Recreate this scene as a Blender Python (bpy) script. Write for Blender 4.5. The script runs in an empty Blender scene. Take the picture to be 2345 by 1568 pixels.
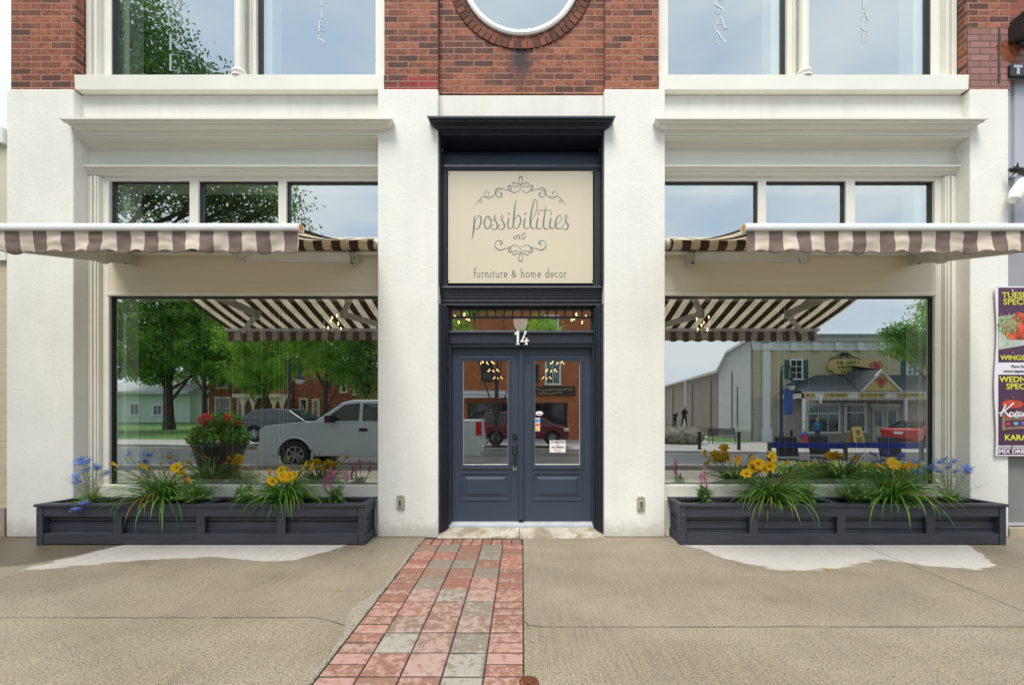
import bpy, bmesh, math, random
import numpy as np
from mathutils import Vector, Matrix, noise
R = math.radians
random.seed(7)
scene = bpy.context.scene
# ------------------------------------------------------------ camera
F, U0, V0, CY, CZ = 943.0, 1196.0, 945.0, -4.668, 1.4
cam_d = bpy.data.cameras.new('camera'); cam = bpy.data.objects.new('camera', cam_d)
scene.collection.objects.link(cam); scene.camera = cam
cam.location = (0, CY, CZ); cam.rotation_euler = (R(90), 0, 0)
cam_d.sensor_width = 36; cam_d.lens = F / 2345 * 36
cam_d.shift_x = -(U0 - 1172.5) / 2345; cam_d.shift_y = (V0 - 783.5) / 2345
cam_d.clip_start = 0.05; cam_d.clip_end = 2000
# ------------------------------------------------------------ sky and sun
w = bpy.data.worlds.new("World"); scene.world = w; w.use_nodes = True
nt = w.node_tree; nt.nodes.clear()
wo = nt.nodes.new('ShaderNodeOutputWorld'); bg = nt.nodes.new('ShaderNodeBackground')
sky = nt.nodes.new('ShaderNodeTexSky'); sky.sky_type = 'NISHITA'; sky.sun_disc = False
SUN_EL, SUN_AZ = 63.0, 196.0      # azimuth clockwise from +Y: behind the camera
sky.sun_elevation = R(SUN_EL); sky.sun_rotation = R(SUN_AZ)
tc = nt.nodes.new('ShaderNodeTexCoord'); mp = nt.nodes.new('ShaderNodeMapping'); mp.inputs['Scale'].default_value = (1, 1, 2.6)
nz = nt.nodes.new('ShaderNodeTexNoise'); nz.inputs['Scale'].default_value = 2.2; nz.inputs['Detail'].default_value = 7; nz.inputs['Roughness'].default_value = .55
nt.links.new(tc.outputs['Generated'], mp.inputs['Vector']); nt.links.new(mp.outputs['Vector'], nz.inputs['Vector'])
cr = nt.nodes.new('ShaderNodeValToRGB'); cr.color_ramp.elements[0].position = .33; cr.color_ramp.elements[0].color = (3.7, 4.6, 5.7, 1)
cr.color_ramp.elements[1].position = .62; cr.color_ramp.elements[1].color = (5.7, 6.05, 6.3, 1)
nt.links.new(nz.outputs['Fac'], cr.inputs['Fac'])
mr = nt.nodes.new('ShaderNodeMapRange'); mr.inputs['From Min'].default_value = .3; mr.inputs['From Max'].default_value = .5
mr.inputs['To Min'].default_value = .86; mr.inputs['To Max'].default_value = 1.0
nt.links.new(nz.outputs['Fac'], mr.inputs['Value'])
mx = nt.nodes.new('ShaderNodeMix'); mx.data_type = 'RGBA'
nt.links.new(mr.outputs[0], mx.inputs[0]); nt.links.new(sky.outputs[0], mx.inputs[6]); nt.links.new(cr.outputs[0], mx.inputs[7])
nt.links.new(mx.outputs[2], bg.inputs[0]); bg.inputs[1].default_value = 0.110
nt.links.new(bg.outputs[0], wo.inputs[0])
sun_d = bpy.data.lights.new('sun', 'SUN'); sun_d.energy = 2.2; sun_d.angle = R(26); sun_d.color = (1, .95, .86)
sun = bpy.data.objects.new('sun', sun_d); scene.collection.objects.link(sun)
a, e = R(SUN_AZ), R(SUN_EL)
sun.rotation_euler = Vector((math.sin(a)*math.cos(e), math.cos(a)*math.cos(e), math.sin(e))).to_track_quat('Z', 'Y').to_euler()
vs = scene.view_settings; vs.view_transform = 'Standard'; vs.look = 'None'; vs.gamma = 1; vs.exposure = 0.9; vs.use_curve_mapping = False

# ------------------------------------------------------------ helpers
def PX(u, y): return (u - U0) * (y - CY) / F
def PZ(v, y): return CZ - (v - V0) * (y - CY) / F
GY = .25                                   # plane of the shop glass
def RY(d): return GY - (d - (GY - CY))     # distance seen in the glass -> real y
def RX(u, d): return (u - U0) * d / F
def RZ(v, d): return CZ - (v - V0) * d / F

class MB:
    def __init__(s): s.v = []; s.f = []; s.m = []
    def add(s, vs_, fs, mi=0):
        b = len(s.v); s.v += [tuple(p) for p in vs_]; s.f += [tuple(b+i for i in f) for f in fs]; s.m += [mi]*len(fs); return s
    def box(s, x0, x1, y0, y1, z0, z1, mi=0, M=None):
        P = [(x0,y0,z0),(x1,y0,z0),(x1,y1,z0),(x0,y1,z0),(x0,y0,z1),(x1,y0,z1),(x1,y1,z1),(x0,y1,z1)]
        if M: P = [M @ Vector(p) for p in P]
        return s.add(P, [(0,3,2,1),(4,5,6,7),(0,1,5,4),(1,2,6,5),(2,3,7,6),(3,0,4,7)], mi)
    def quad(s, a, b, c, d, mi=0): return s.add([a,b,c,d], [(0,1,2,3)], mi)
    def poly(s, pts, mi=0): return s.add(pts, [tuple(range(len(pts)))], mi)
    def prism(s, pts, ax, a0, a1, mi=0, M=None):
        """polygon pts (2D) extruded along axis; ax 0: pts=(y,z), 1: pts=(x,z), 2: pts=(x,y)"""
        n = len(pts)
        def mk(p, t): return (t,p[0],p[1]) if ax == 0 else ((p[0],t,p[1]) if ax == 1 else (p[0],p[1],t))
        P = [mk(p,a0) for p in pts] + [mk(p,a1) for p in pts]
        if M: P = [M @ Vector(p) for p in P]
        fs = [tuple(range(n))[::-1], tuple(range(n, 2*n))] + [(i,(i+1)%n,n+(i+1)%n,n+i) for i in range(n)]
        return s.add(P, fs, mi)
    def tube(s, pts, r, seg=8, mi=0, cap=True):
        pts = [Vector(p) for p in pts]; n = len(pts)
        rr = r if hasattr(r, '__len__') else [r]*n
        rings = []; up = Vector((0.01,0.02,1))
        for i in range(n):
            t = (pts[min(i+1,n-1)] - pts[max(i-1,0)])
            if t.length < 1e-9: t = Vector((0,0,1))
            t.normalize()
            if abs(t.dot(Vector((0,0,1)))) > .95: up = Vector((1,0,0))
            elif abs(t.dot(up)) > .95: up = Vector((0,0,1))
            a_ = t.cross(up).normalized(); b_ = a_.cross(t)
            rings.append([pts[i] + (a_*math.cos(2*math.pi*k/seg) + b_*math.sin(2*math.pi*k/seg))*rr[i] for k in range(seg)])
        P = [p for q in rings for p in q]
        fs = [(i*seg+k, i*seg+(k+1)%seg, (i+1)*seg+(k+1)%seg, (i+1)*seg+k) for i in range(n-1) for k in range(seg)]
        if cap: fs += [tuple(range(seg))[::-1], tuple((n-1)*seg+k for k in range(seg))]
        return s.add(P, fs, mi)
    def lathe(s, c, prof, seg=20, mi=0, ax=2, M=None, cap=True):
        """prof: (r, h) pairs round an axis through c"""
        P = []
        for r_, h in prof:
            for k in range(seg):
                a_ = 2*math.pi*k/seg; x, y = r_*math.cos(a_), r_*math.sin(a_)
                p = (x,y,h) if ax == 2 else ((h,x,y) if ax == 0 else (x,h,y))
                p = Vector(p)
                if M: p = M @ p
                P.append(Vector(c)+p)
        n = len(prof)
        fs = [(i*seg+k, i*seg+(k+1)%seg, (i+1)*seg+(k+1)%seg, (i+1)*seg+k) for i in range(n-1) for k in range(seg)]
        if cap: fs += [tuple(range(seg))[::-1], tuple((n-1)*seg+k for k in range(seg))]
        return s.add(P, fs, mi)
    def ell(s, c, r, seg=12, ring=8, mi=0):
        P = []
        for i in range(ring+1):
            t = math.pi*i/ring
            for k in range(seg):
                a_ = 2*math.pi*k/seg
                P.append((c[0]+r[0]*math.sin(t)*math.cos(a_)*1.0, c[1]+r[1]*math.sin(t)*math.sin(a_), c[2]-r[2]*math.cos(t)))
        fs = [(i*seg+k, i*seg+(k+1)%seg, (i+1)*seg+(k+1)%seg, (i+1)*seg+k) for i in range(ring) for k in range(seg)]
        return s.add(P, fs, mi)
    def build(s, name, mats, parent=None, smooth=False, bevel=0, label=None):
        me = bpy.data.meshes.new(name); me.from_pydata(s.v, [], s.f)
        mats = mats if isinstance(mats, (list, tuple)) else [mats]
        for m_ in mats: me.materials.append(m_)
        me.polygons.foreach_set('material_index', s.m)
        me.validate(clean_customdata=False)
        bm = bmesh.new(); bm.from_mesh(me); bmesh.ops.recalc_face_normals(bm, faces=bm.faces)
        bm.to_mesh(me); bm.free()
        if smooth: me.polygons.foreach_set('use_smooth', [True]*len(me.polygons))
        me.update()
        o = bpy.data.objects.new(name, me); scene.collection.objects.link(o)
        if bevel:
            b = o.modifiers.new('bevel', 'BEVEL'); b.width = bevel; b.segments = 2; b.limit_method = 'ANGLE'; b.angle_limit = R(35)
        if smooth and bevel == 0: smooth_angle(me)
        if parent: attach(o, parent)
        if label: o['label'] = label
        return o

def smooth_angle(me, ang=40):
    bm = bmesh.new(); bm.from_mesh(me)
    for e_ in bm.edges:
        if len(e_.link_faces) == 2 and e_.calc_face_angle(0) > R(ang): e_.smooth = False
    bm.to_mesh(me); bm.free()

def attach(o, parent):
    o.parent = parent
    loc = Vector((0,0,0))
    if parent.type == 'EMPTY':
        p = parent; mw = Matrix.Identity(4); ch = []
        while p: ch.append(p); p = p.parent
        for p in reversed(ch): mw = mw @ (p.matrix_parent_inverse if p.parent else Matrix.Identity(4)) @ Matrix.Translation(p.location)
        o.matrix_parent_inverse = mw.inverted()

def thing(name, label, cat, loc=(0,0,0), group=None):
    o = bpy.data.objects.new(name, None); scene.collection.objects.link(o)
    o.location = loc; o.empty_display_size = .1
    o['label'] = label; o['category'] = cat
    if group: o['group'] = group
    return o
def tag(o, label, cat, group=None):
    o['label'] = label; o['category'] = cat
    if group: o['group'] = group
    return o
def struct(o, kind='structure'): o['kind'] = kind; return o
def dup(root, loc, label=None, rz=None, group=None):
    r = root.copy(); scene.collection.objects.link(r); r.location = loc
    if rz is not None: r.rotation_euler = (0,0,rz)
    if label: r['label'] = label
    if group: r['group'] = group
    for ch in list(root.children):
        c = ch.copy(); scene.collection.objects.link(c); c.parent = r
        for g in list(ch.children):
            q = g.copy(); scene.collection.objects.link(q); q.parent = c
    return r

# ------------------------------------------------------------ materials
def nodes(name):
    m = bpy.data.materials.new(name); m.use_nodes = True
    return m, m.node_tree, m.node_tree.nodes['Principled BSDF']
def lk(t, a_, b_): t.links.new(a_, b_)
def mixc(t, f, a_, b_, mode='MIX'):
    n = t.nodes.new('ShaderNodeMix'); n.data_type = 'RGBA'; n.blend_type = mode
    for s_, v in ((n.inputs[0], f), (n.inputs[6], a_), (n.inputs[7], b_)):
        if isinstance(v, (int, float)): s_.default_value = v if s_ == n.inputs[0] else (v, v, v, 1)
        elif isinstance(v, tuple): s_.default_value = v if len(v) == 4 else (*v, 1)
        else: lk(t, v, s_)
    return n.outputs[2]
def noi(t, vec, scale, detail=4, rough=.55, dist=0):
    n = t.nodes.new('ShaderNodeTexNoise'); n.inputs['Scale'].default_value = scale; n.inputs['Detail'].default_value = detail
    n.inputs['Roughness'].default_value = rough; n.inputs['Distortion'].default_value = dist
    if vec is not None: lk(t, vec, n.inputs['Vector'])
    return n.outputs['Fac']
def mrange(t, val, a0, a1, b0, b1, sm=False):
    n = t.nodes.new('ShaderNodeMapRange')
    if sm: n.interpolation_type = 'SMOOTHSTEP'
    for k, v in zip(('From Min','From Max','To Min','To Max'), (a0,a1,b0,b1)): n.inputs[k].default_value = v
    lk(t, val, n.inputs['Value']); return n.outputs[0]
def mth(t, op, a_, b_=None):
    n = t.nodes.new('ShaderNodeMath'); n.operation = op
    for s_, v in ((n.inputs[0], a_), (n.inputs[1], b_)):
        if v is None: continue
        if isinstance(v, (int, float)): s_.default_value = v
        else: lk(t, v, s_)
    return n.outputs[0]
def objvec(t, scale=(1,1,1), rot=(0,0,0), loc=(0,0,0)):
    c = t.nodes.new('ShaderNodeTexCoord'); m = t.nodes.new('ShaderNodeMapping')
    m.inputs['Scale'].default_value = scale; m.inputs['Rotation'].default_value = rot; m.inputs['Location'].default_value = loc
    lk(t, c.outputs['Object'], m.inputs['Vector']); return m.outputs[0]
def bump(t, b, h, strength, dist=.01):
    n = t.nodes.new('ShaderNodeBump'); n.inputs['Strength'].default_value = strength; n.inputs['Distance'].default_value = dist
    lk(t, h, n.inputs['Height']); lk(t, n.outputs[0], b.inputs['Normal'])
def mat(name, col, rough=.6, metal=0, var=.12, vs_=3.0, bs=0, bscale=40, spec=.5, stretch=(1,1,1), emit=None, es=0, trans=0):
    m, t, b = nodes(name)
    vec = objvec(t, stretch)
    f = noi(t, vec, vs_, 5)
    c1 = tuple(max(0, c*(1-var)) for c in col); c2 = tuple(min(1, c*(1+var)) for c in col)
    lk(t, mixc(t, mrange(t, f, .3, .7, 0, 1), c1, c2), b.inputs['Base Color'])
    b.inputs['Roughness'].default_value = rough; b.inputs['Metallic'].default_value = metal
    b.inputs['Specular IOR Level'].default_value = spec
    if bs: bump(t, b, noi(t, vec, bscale, 3), bs, .004)
    if emit: b.inputs['Emission Color'].default_value = (*emit, 1); b.inputs['Emission Strength'].default_value = es
    if trans:
        tr = t.nodes.new('ShaderNodeBsdfTranslucent'); tr.inputs[0].default_value = (*c2, 1)
        mxs = t.nodes.new('ShaderNodeMixShader'); mxs.inputs[0].default_value = trans
        lk(t, b.outputs[0], mxs.inputs[1]); lk(t, tr.outputs[0], mxs.inputs[2])
        lk(t, mxs.outputs[0], t.nodes['Material Output'].inputs[0])
    return m
def stucco_mat(name, col, bs=.7, scale=85, dirt=.25):
    m, t, b = nodes(name)
    vec = objvec(t)
    big = mrange(t, noi(t, vec, 1.3, 6, .6), .3, .7, 0, 1)
    streak = mrange(t, noi(t, objvec(t, (5, 5, .35)), 1.6, 5, .6), .48, .8, 0, 1)
    c = mixc(t, big, tuple(x*.93 for x in col), tuple(min(1, x*1.05) for x in col))
    c = mixc(t, mth(t, 'MULTIPLY', streak, dirt), c, (col[0]*.68, col[1]*.66, col[2]*.52))
    sz_ = t.nodes.new('ShaderNodeSeparateXYZ'); lk(t, vec, sz_.inputs[0])
    spl = mth(t, 'MULTIPLY', mrange(t, mth(t, 'ADD', sz_.outputs[2], mth(t, 'MULTIPLY', noi(t, vec, 9, 5, .65), -.35)), -.15, .06, 1, 0, True), .55)
    c = mixc(t, spl, c, (col[0]*.45, col[1]*.42, col[2]*.36))
    chip = mrange(t, noi(t, objvec(t, (1,1,.6), (0,0,0), (3,1,7)), 5.5, 7, .75), .685, .70, 0, .5)
    c = mixc(t, chip, c, (col[0]*.80, col[1]*.78, col[2]*.70))
    fine = noi(t, vec, scale, 3, .6)
    c = mixc(t, mrange(t, fine, .5, .75, 0, .16), c, tuple(x*.7 for x in col))
    lk(t, c, b.inputs['Base Color']); b.inputs['Roughness'].default_value = .85
    bump(t, b, mth(t, 'ADD', fine, mth(t, 'MULTIPLY', noi(t, vec, scale*.3, 2), .8)), bs, .004)
    return m
def brick_mat(name, c1, c2, mortar, dark=.5, sc=1.0, axis=0, stain=None):
    """courses .074 m high; axis 0: wall faces y (x,z), 1: wall faces x (y,z)"""
    m, t, b = nodes(name)
    g = t.nodes.new('ShaderNodeTexCoord'); sp = t.nodes.new('ShaderNodeSeparateXYZ'); lk(t, g.outputs['Object'], sp.inputs[0])
    cb = t.nodes.new('ShaderNodeCombineXYZ'); lk(t, mth(t, 'ADD', sp.outputs[0], sp.outputs[1]), cb.inputs[0]); lk(t, sp.outputs[2], cb.inputs[1])
    dn = t.nodes.new('ShaderNodeTexNoise'); dn.inputs['Scale'].default_value = 14; lk(t, g.outputs['Object'], dn.inputs['Vector'])
    off = t.nodes.new('ShaderNodeVectorMath'); off.operation = 'MULTIPLY_ADD'; off.inputs[1].default_value = (.008,.008,.008)
    lk(t, dn.outputs['Color'], off.inputs[0]); lk(t, cb.outputs[0], off.inputs[2])
    br = t.nodes.new('ShaderNodeTexBrick'); lk(t, off.outputs[0], br.inputs['Vector'])
    br.inputs['Scale'].default_value = 1; br.inputs['Brick Width'].default_value = .232*sc; br.inputs['Row Height'].default_value = .074*sc
    br.inputs['Mortar Size'].default_value = .0072*sc; br.inputs['Mortar Smooth'].default_value = .35; br.inputs['Bias'].default_value = -.1
    br.inputs['Color1'].default_value = (0,0,0,1); br.inputs['Color2'].default_value = (1,1,1,1); br.inputs['Mortar'].default_value = (.5,.5,.5,1)
    rnd = t.nodes.new('ShaderNodeSeparateColor'); lk(t, br.outputs['Color'], rnd.inputs[0])
    ramp = t.nodes.new('ShaderNodeValToRGB'); lk(t, rnd.outputs[0], ramp.inputs[0])
    el = ramp.color_ramp.elements; el[0].position = 0; el[0].color = (c1[0]*.30, c1[1]*.38, c1[2]*.5, 1); el[1].position = 1; el[1].color = (*c2, 1)
    q = el.new(.25); q.color = (*tuple(x*.75 for x in c1), 1); q = el.new(.6); q.color = (*c1, 1); q = el.new(.9); q.color = (c2[0]*.95, c2[1]*.9, c2[2]*.9, 1)
    if dark < .15: el[0].color = (*tuple(x*.8 for x in c1), 1); el[1].color = (*tuple(x*.9 for x in c1), 1)
    blot = mrange(t, noi(t, objvec(t, (1,1,1.9)), 19, 7, .78), .44, .60, 0, dark)
    col = mixc(t, blot, ramp.outputs[0], (.035,.022,.022))
    col = mixc(t, mrange(t, noi(t, g.outputs['Object'], 2.2, 4), .5, .75, 0, .35), col, tuple(x*1.25 for x in c2))
    mort = mixc(t, noi(t, g.outputs['Object'], 20, 3), tuple(x*.75 for x in mortar), mortar)
    col = mixc(t, br.outputs['Fac'], col, mort)
    if stain:
        sx, sz0, sz1, wd = stain
        dx = mth(t, 'ABSOLUTE', mth(t, 'SUBTRACT', sp.outputs[0], sx))
        k = mrange(t, mth(t, 'ADD', dx, mth(t, 'MULTIPLY', noi(t, g.outputs['Object'], 16, 4), wd*1.4)), wd*.75, wd*1.6, 1, 0, True)
        kz = mrange(t, sp.outputs[2], sz0, sz1, 0, 1)
        col = mixc(t, mth(t, 'MULTIPLY', mth(t, 'MULTIPLY', k, kz), .9), col, (.018,.02,.024))
    lk(t, col, b.inputs['Base Color']); b.inputs['Roughness'].default_value = .82
    h = mth(t, 'ADD', mth(t, 'MULTIPLY', br.outputs['Fac'], -1.6), mth(t, 'MULTIPLY', noi(t, g.outputs['Object'], 60, 4), .8))
    bump(t, b, h, .8, .006)
    return m
def glass_mat(name, refl, tint, body=(.05,.07,.06), wave=.0):
    """coated shop glass: a mirror-like coat over a clear tinted pane"""
    m = bpy.data.materials.new(name); m.use_nodes = True; t = m.node_tree; t.nodes.clear()
    o = t.nodes.new('ShaderNodeOutputMaterial'); gl = t.nodes.new('ShaderNodeBsdfGlossy'); gl.inputs['Roughness'].default_value = 0.0
    gl.inputs['Color'].default_value = (.93,.97,.96,1); tr = t.nodes.new('ShaderNodeBsdfTransparent'); tr.inputs[0].default_value = (*tint, 1)
    gg = t.nodes.new('ShaderNodeNewGeometry'); dp = t.nodes.new('ShaderNodeVectorMath'); dp.operation = 'DOT_PRODUCT'
    lk(t, gg.outputs['Incoming'], dp.inputs[0]); lk(t, gg.outputs['Normal'], dp.inputs[1])
    f = mrange(t, mth(t, 'POWER', mth(t, 'SUBTRACT', 1.0, mth(t, 'ABSOLUTE', dp.outputs['Value'])), 5), 0, 1, refl, 1)
    ms = t.nodes.new('ShaderNodeMixShader'); lk(t, f, ms.inputs[0]); lk(t, tr.outputs[0], ms.inputs[1]); lk(t, gl.outputs[0], ms.inputs[2])
    if wave:
        bn = t.nodes.new('ShaderNodeBump'); bn.inputs['Strength'].default_value = wave; bn.inputs['Distance'].default_value = .01
        lk(t, noi(t, objvec(t, (1,1,.6)), 2.2, 1), bn.inputs['Height']); lk(t, bn.outputs[0], gl.inputs['Normal'])
    lk(t, ms.outputs[0], o.inputs[0]); return m
def stripe_mat(name, ca, cb_, pitch, off, trans=.15, dirt=.0, rough=.85):
    m, t, b = nodes(name)
    g = t.nodes.new('ShaderNodeAttribute'); g.attribute_name = 'sx'
    fr = mth(t, 'FRACT', mth(t, 'DIVIDE', mth(t, 'SUBTRACT', g.outputs['Fac'], off), pitch))
    s_ = mth(t, 'LESS_THAN', fr, .5)
    c = mixc(t, s_, cb_, ca)
    f = mrange(t, noi(t, objvec(t), 5, 5), .3, .7, .86, 1.1)
    c = mixc(t, 1.0, c, f, 'MULTIPLY')
    fine = noi(t, objvec(t), 320, 2)
    lk(t, c, b.inputs['Base Color']); b.inputs['Roughness'].default_value = rough; bump(t, b, fine, .25, .001)
    tr = t.nodes.new('ShaderNodeBsdfTranslucent'); lk(t, c, tr.inputs[0])
    ms = t.nodes.new('ShaderNodeMixShader'); ms.inputs[0].default_value = trans
    lk(t, b.outputs[0], ms.inputs[1]); lk(t, tr.outputs[0], ms.inputs[2]); lk(t, ms.outputs[0], t.nodes['Material Output'].inputs[0])
    return m
def leaf_mat(name, ca, cb_, rough=.5, trans=.3, cc=None, clump=0):
    m, t, b = nodes(name)
    g = t.nodes.new('ShaderNodeNewGeometry')
    c = mixc(t, g.outputs['Random Per Island'], ca, cb_)
    if clump: c = mixc(t, mrange(t, noi(t, objvec(t), clump, 2), .42, .6, 0, .75), c, tuple(x*1.7 for x in cb_)); c = mixc(t, mrange(t, noi(t, objvec(t, (1,1,1), (0,0,0), (9,4,2)), clump*.8, 2), .5, .66, 0, .7), c, ca)  # lit and shaded leaf clumps put into the colour by noise
    if cc: c = mixc(t, mrange(t, noi(t, objvec(t), 9, 2), .6, .66, 0, 1), c, cc)
    lk(t, c, b.inputs['Base Color']); b.inputs['Roughness'].default_value = rough; b.inputs['Specular IOR Level'].default_value = .35
    tr = t.nodes.new('ShaderNodeBsdfTranslucent'); lk(t, c, tr.inputs[0])
    ms = t.nodes.new('ShaderNodeMixShader'); ms.inputs[0].default_value = trans
    lk(t, b.outputs[0], ms.inputs[1]); lk(t, tr.outputs[0], ms.inputs[2]); lk(t, ms.outputs[0], t.nodes['Material Output'].inputs[0])
    return m
def wood_paint(name, col, var=.22, bs=.45, chips=.0, sx=(3,30,30)):
    m, t, b = nodes(name)
    g = objvec(t, sx); f = noi(t, g, 2.0, 5, .65)
    c = mixc(t, mrange(t, f, .3, .72, 0, 1), tuple(x*(1-var) for x in col), tuple(x*(1+var) for x in col))
    if chips:
        k = mrange(t, noi(t, objvec(t, (1,2,2)), 26, 4, .7), .68, .74, 0, chips); c = mixc(t, k, c, tuple(min(1, x*4+.05) for x in col))
    lk(t, c, b.inputs['Base Color']); b.inputs['Roughness'].default_value = .52; bump(t, b, f, bs, .003)
    return m

M = {}
M['stucco'] = stucco_mat('white_stucco', (.785,.78,.735), dirt=.14, bs=.9, scale=70)
M['stucco_band'] = stucco_mat('painted_band', (.78,.77,.71), .35, 60, .3)
M['cream'] = mat('cream_paint', (.75,.735,.66), .5, var=.05, vs_=2.5, bs=.15, bscale=30)
M['cream_wood'] = wood_paint('cream_board', (.70,.65,.515), .05, .12, 0, (.6,14,14))
M['cornice'] = wood_paint('cornice_paint', (.73,.72,.665), .06, .15, 0, (.5,10,10))
M['sill'] = mat('sill_metal', (.80,.79,.72), .42, var=.06, vs_=1.4, bs=.06, bscale=8)
M['navy'] = wood_paint('navy_frame_paint', (.013,.018,.030), .35, .9, .10, (12,12,4))
M['navy_metal'] = mat('navy_sheet_metal', (.024,.033,.055), .33, var=.12, vs_=2, bs=.2, bscale=5)
M['navy_door'] = mat('navy_door_paint', (.036,.051,.078), .42, var=.08, vs_=2.2, bs=.05, bscale=20)
M['gasket'] = mat('black_gasket', (.008,.01,.011), .4, var=0)
M['gasket_teal'] = mat('glazing_edge', (.05,.12,.14), .25, var=.05)
M['brick'] = brick_mat('old_red_brick', (.34,.098,.046), (.43,.155,.072), (.42,.215,.15), .8, stain=(-.015, 5.05, 5.42, .24))
M['brick_new'] = brick_mat('repaired_red_brick', (.30,.03,.018), (.34,.05,.03), (.34,.2,.17), .1)
M['brick_painted'] = brick_mat('painted_pink_brick', (.33,.16,.145), (.37,.185,.165), (.16,.09,.08), .08)
M['brick_side'] = brick_mat('brick_return', (.27,.07,.035), (.34,.10,.05), (.30,.12,.08), .4)
M['planter'] = wood_paint('charcoal_planter_paint', (.034,.039,.053), .4, .55, .32, (1.2,22,22))
M['glass'] = glass_mat('shop_glass', .57, (.90,.98,.94), wave=.0)
M['glass_door'] = glass_mat('door_glass', .62, (.85,.88,.86))
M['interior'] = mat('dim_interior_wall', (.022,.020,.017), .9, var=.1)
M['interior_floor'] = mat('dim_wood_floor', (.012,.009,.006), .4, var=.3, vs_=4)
M['reveal'] = mat('pale_interior_reveal', (.80,.83,.76), .7, var=.02)
M['white'] = mat('white_paint', (.8,.8,.78), .45, var=.03)
M['alu'] = mat('white_aluminium', (.80,.81,.86), .28, var=.02, vs_=1)
M['arm'] = mat('grey_awning_arm', (.50,.48,.44), .4, var=.06, bs=.03)
M['dark_metal'] = mat('black_metal', (.02,.02,.022), .4, var=.1)
M['chrome'] = mat('chrome', (.7,.7,.72), .15, metal=1, var=.02)
M['yellow_cap'] = mat('orange_end_cap', (.75,.33,.05), .5, var=.1)
M['soil'] = mat('dark_potting_soil', (.035,.02,.013), .95, var=.8, vs_=120, bs=1, bscale=120)
M['sign'] = mat('cream_sign_panel', (.645,.575,.435), .42, var=.015, vs_=1.2)
M['sign_ink'] = mat('grey_sign_lettering', (.175,.18,.185), .45, var=.08)
M['asphalt'] = mat('wet_asphalt', (.10,.105,.11), .28, var=.35, vs_=1.1, bs=.3, bscale=60)
M['grass'] = mat('lawn_grass', (.07,.17,.025), .9, var=.4, vs_=3, bs=1, bscale=40)
M['tyre'] = mat('tyre_rubber', (.018,.018,.018), .8, var=.1)
M['rim'] = mat('alloy_rim', (.42,.43,.45), .3, metal=.8, var=.05)
M['car_glass'] = mat('car_glass', (.02,.035,.04), .04, var=.1, spec=1)
M['bark'] = mat('tree_bark', (.065,.05,.04), .95, var=.5, vs_=14, bs=1, bscale=30, stretch=(1,1,.25))
M['shingle'] = mat('dark_roof_shingles', (.055,.065,.075), .8, var=.4, vs_=25, bs=.6, bscale=30)
# ============================================================ SETTING: ground
def zfar(x): return -.42 - .012*max(-22, min(14, x))
def gz(x, y):
    if y > -5.9: return 0.0
    if y > -15.8:
        k = (-5.9 - y)/9.9; return -.13*(1-k) + (zfar(x)-.13)*k
    if x < -14: return zfar(x) + min(.35, (-15.8-y)*.018)
    return zfar(x)
def sheet(name, x0, x1, y0, y1, nx, ny, m, dz=0, kind='structure', fn=gz, attr=None):
    vs_, fs = [], []
    for j in range(ny+1):
        for i in range(nx+1):
            x = x0+(x1-x0)*i/nx; y = y0+(y1-y0)*j/ny; vs_.append((x, y, fn(x, y)+dz))
    for j in range(ny):
        for i in range(nx):
            a_ = j*(nx+1)+i; fs.append((a_, a_+1, a_+nx+2, a_+nx+1))
    me = bpy.data.meshes.new(name); me.from_pydata(vs_, [], fs); me.materials.append(m)
    if attr:
        at = me.attributes.new('dry', 'FLOAT', 'POINT'); at.data.foreach_set('value', [attr(v[0], v[1]) for v in vs_])
        at = me.attributes.new('soak', 'FLOAT', 'POINT'); at.data.foreach_set('value', [max(0, min(1, .5+(-4.1-v[0]+(v[1]+.35)*.9)*1.2))*max(0, min(1, (v[1]+1.35)*2)) + .35*math.exp(-(((v[0]+3.6)/1.1)**2+((v[1]+1.45)/.28)**2)) for v in vs_])
    o = bpy.data.objects.new(name, me); scene.collection.objects.link(o); struct(o, kind); return o

# dry patches sheltered by the awnings / planters (they were rained round)
def interp(pts, x):
    if x <= pts[0][0] or x >= pts[-1][0]: return None
    for (a_, b_), (c_, d_) in zip(pts, pts[1:]):
        if a_ <= x <= c_: return b_ + (d_-b_)*(x-a_)/(c_-a_)
DL = [(-4.72,-1.12),(-4.55,-1.04),(-4.1,-.88),(-3.6,-.74),(-3.1,-.66),(-2.75,-.70),(-2.45,-.80),(-2.2,-.74),(-2.0,-.52),(-1.85,-.28)]
DR = [(1.66,-.25),(1.85,-.42),(1.95,-.72),(2.2,-.93),(2.5,-1.0),(2.85,-.96),(3.15,-.82),(3.45,-.72),(3.75,-.88),(4.1,-.98),(4.35,-.88),(4.55,-.6),(4.75,-.30)]
def dryness(x, y):
    v = 0
    for P in (DL, DR):
        b_ = interp(P, x)
        if b_ is not None:
            v = max(v, .5 + (y-b_)*4.5)
    if x < -3.9: v = min(v, .5 + (x + 4.28 + .38*(-.4-y))*4)
    return max(0, min(1, v))
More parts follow.
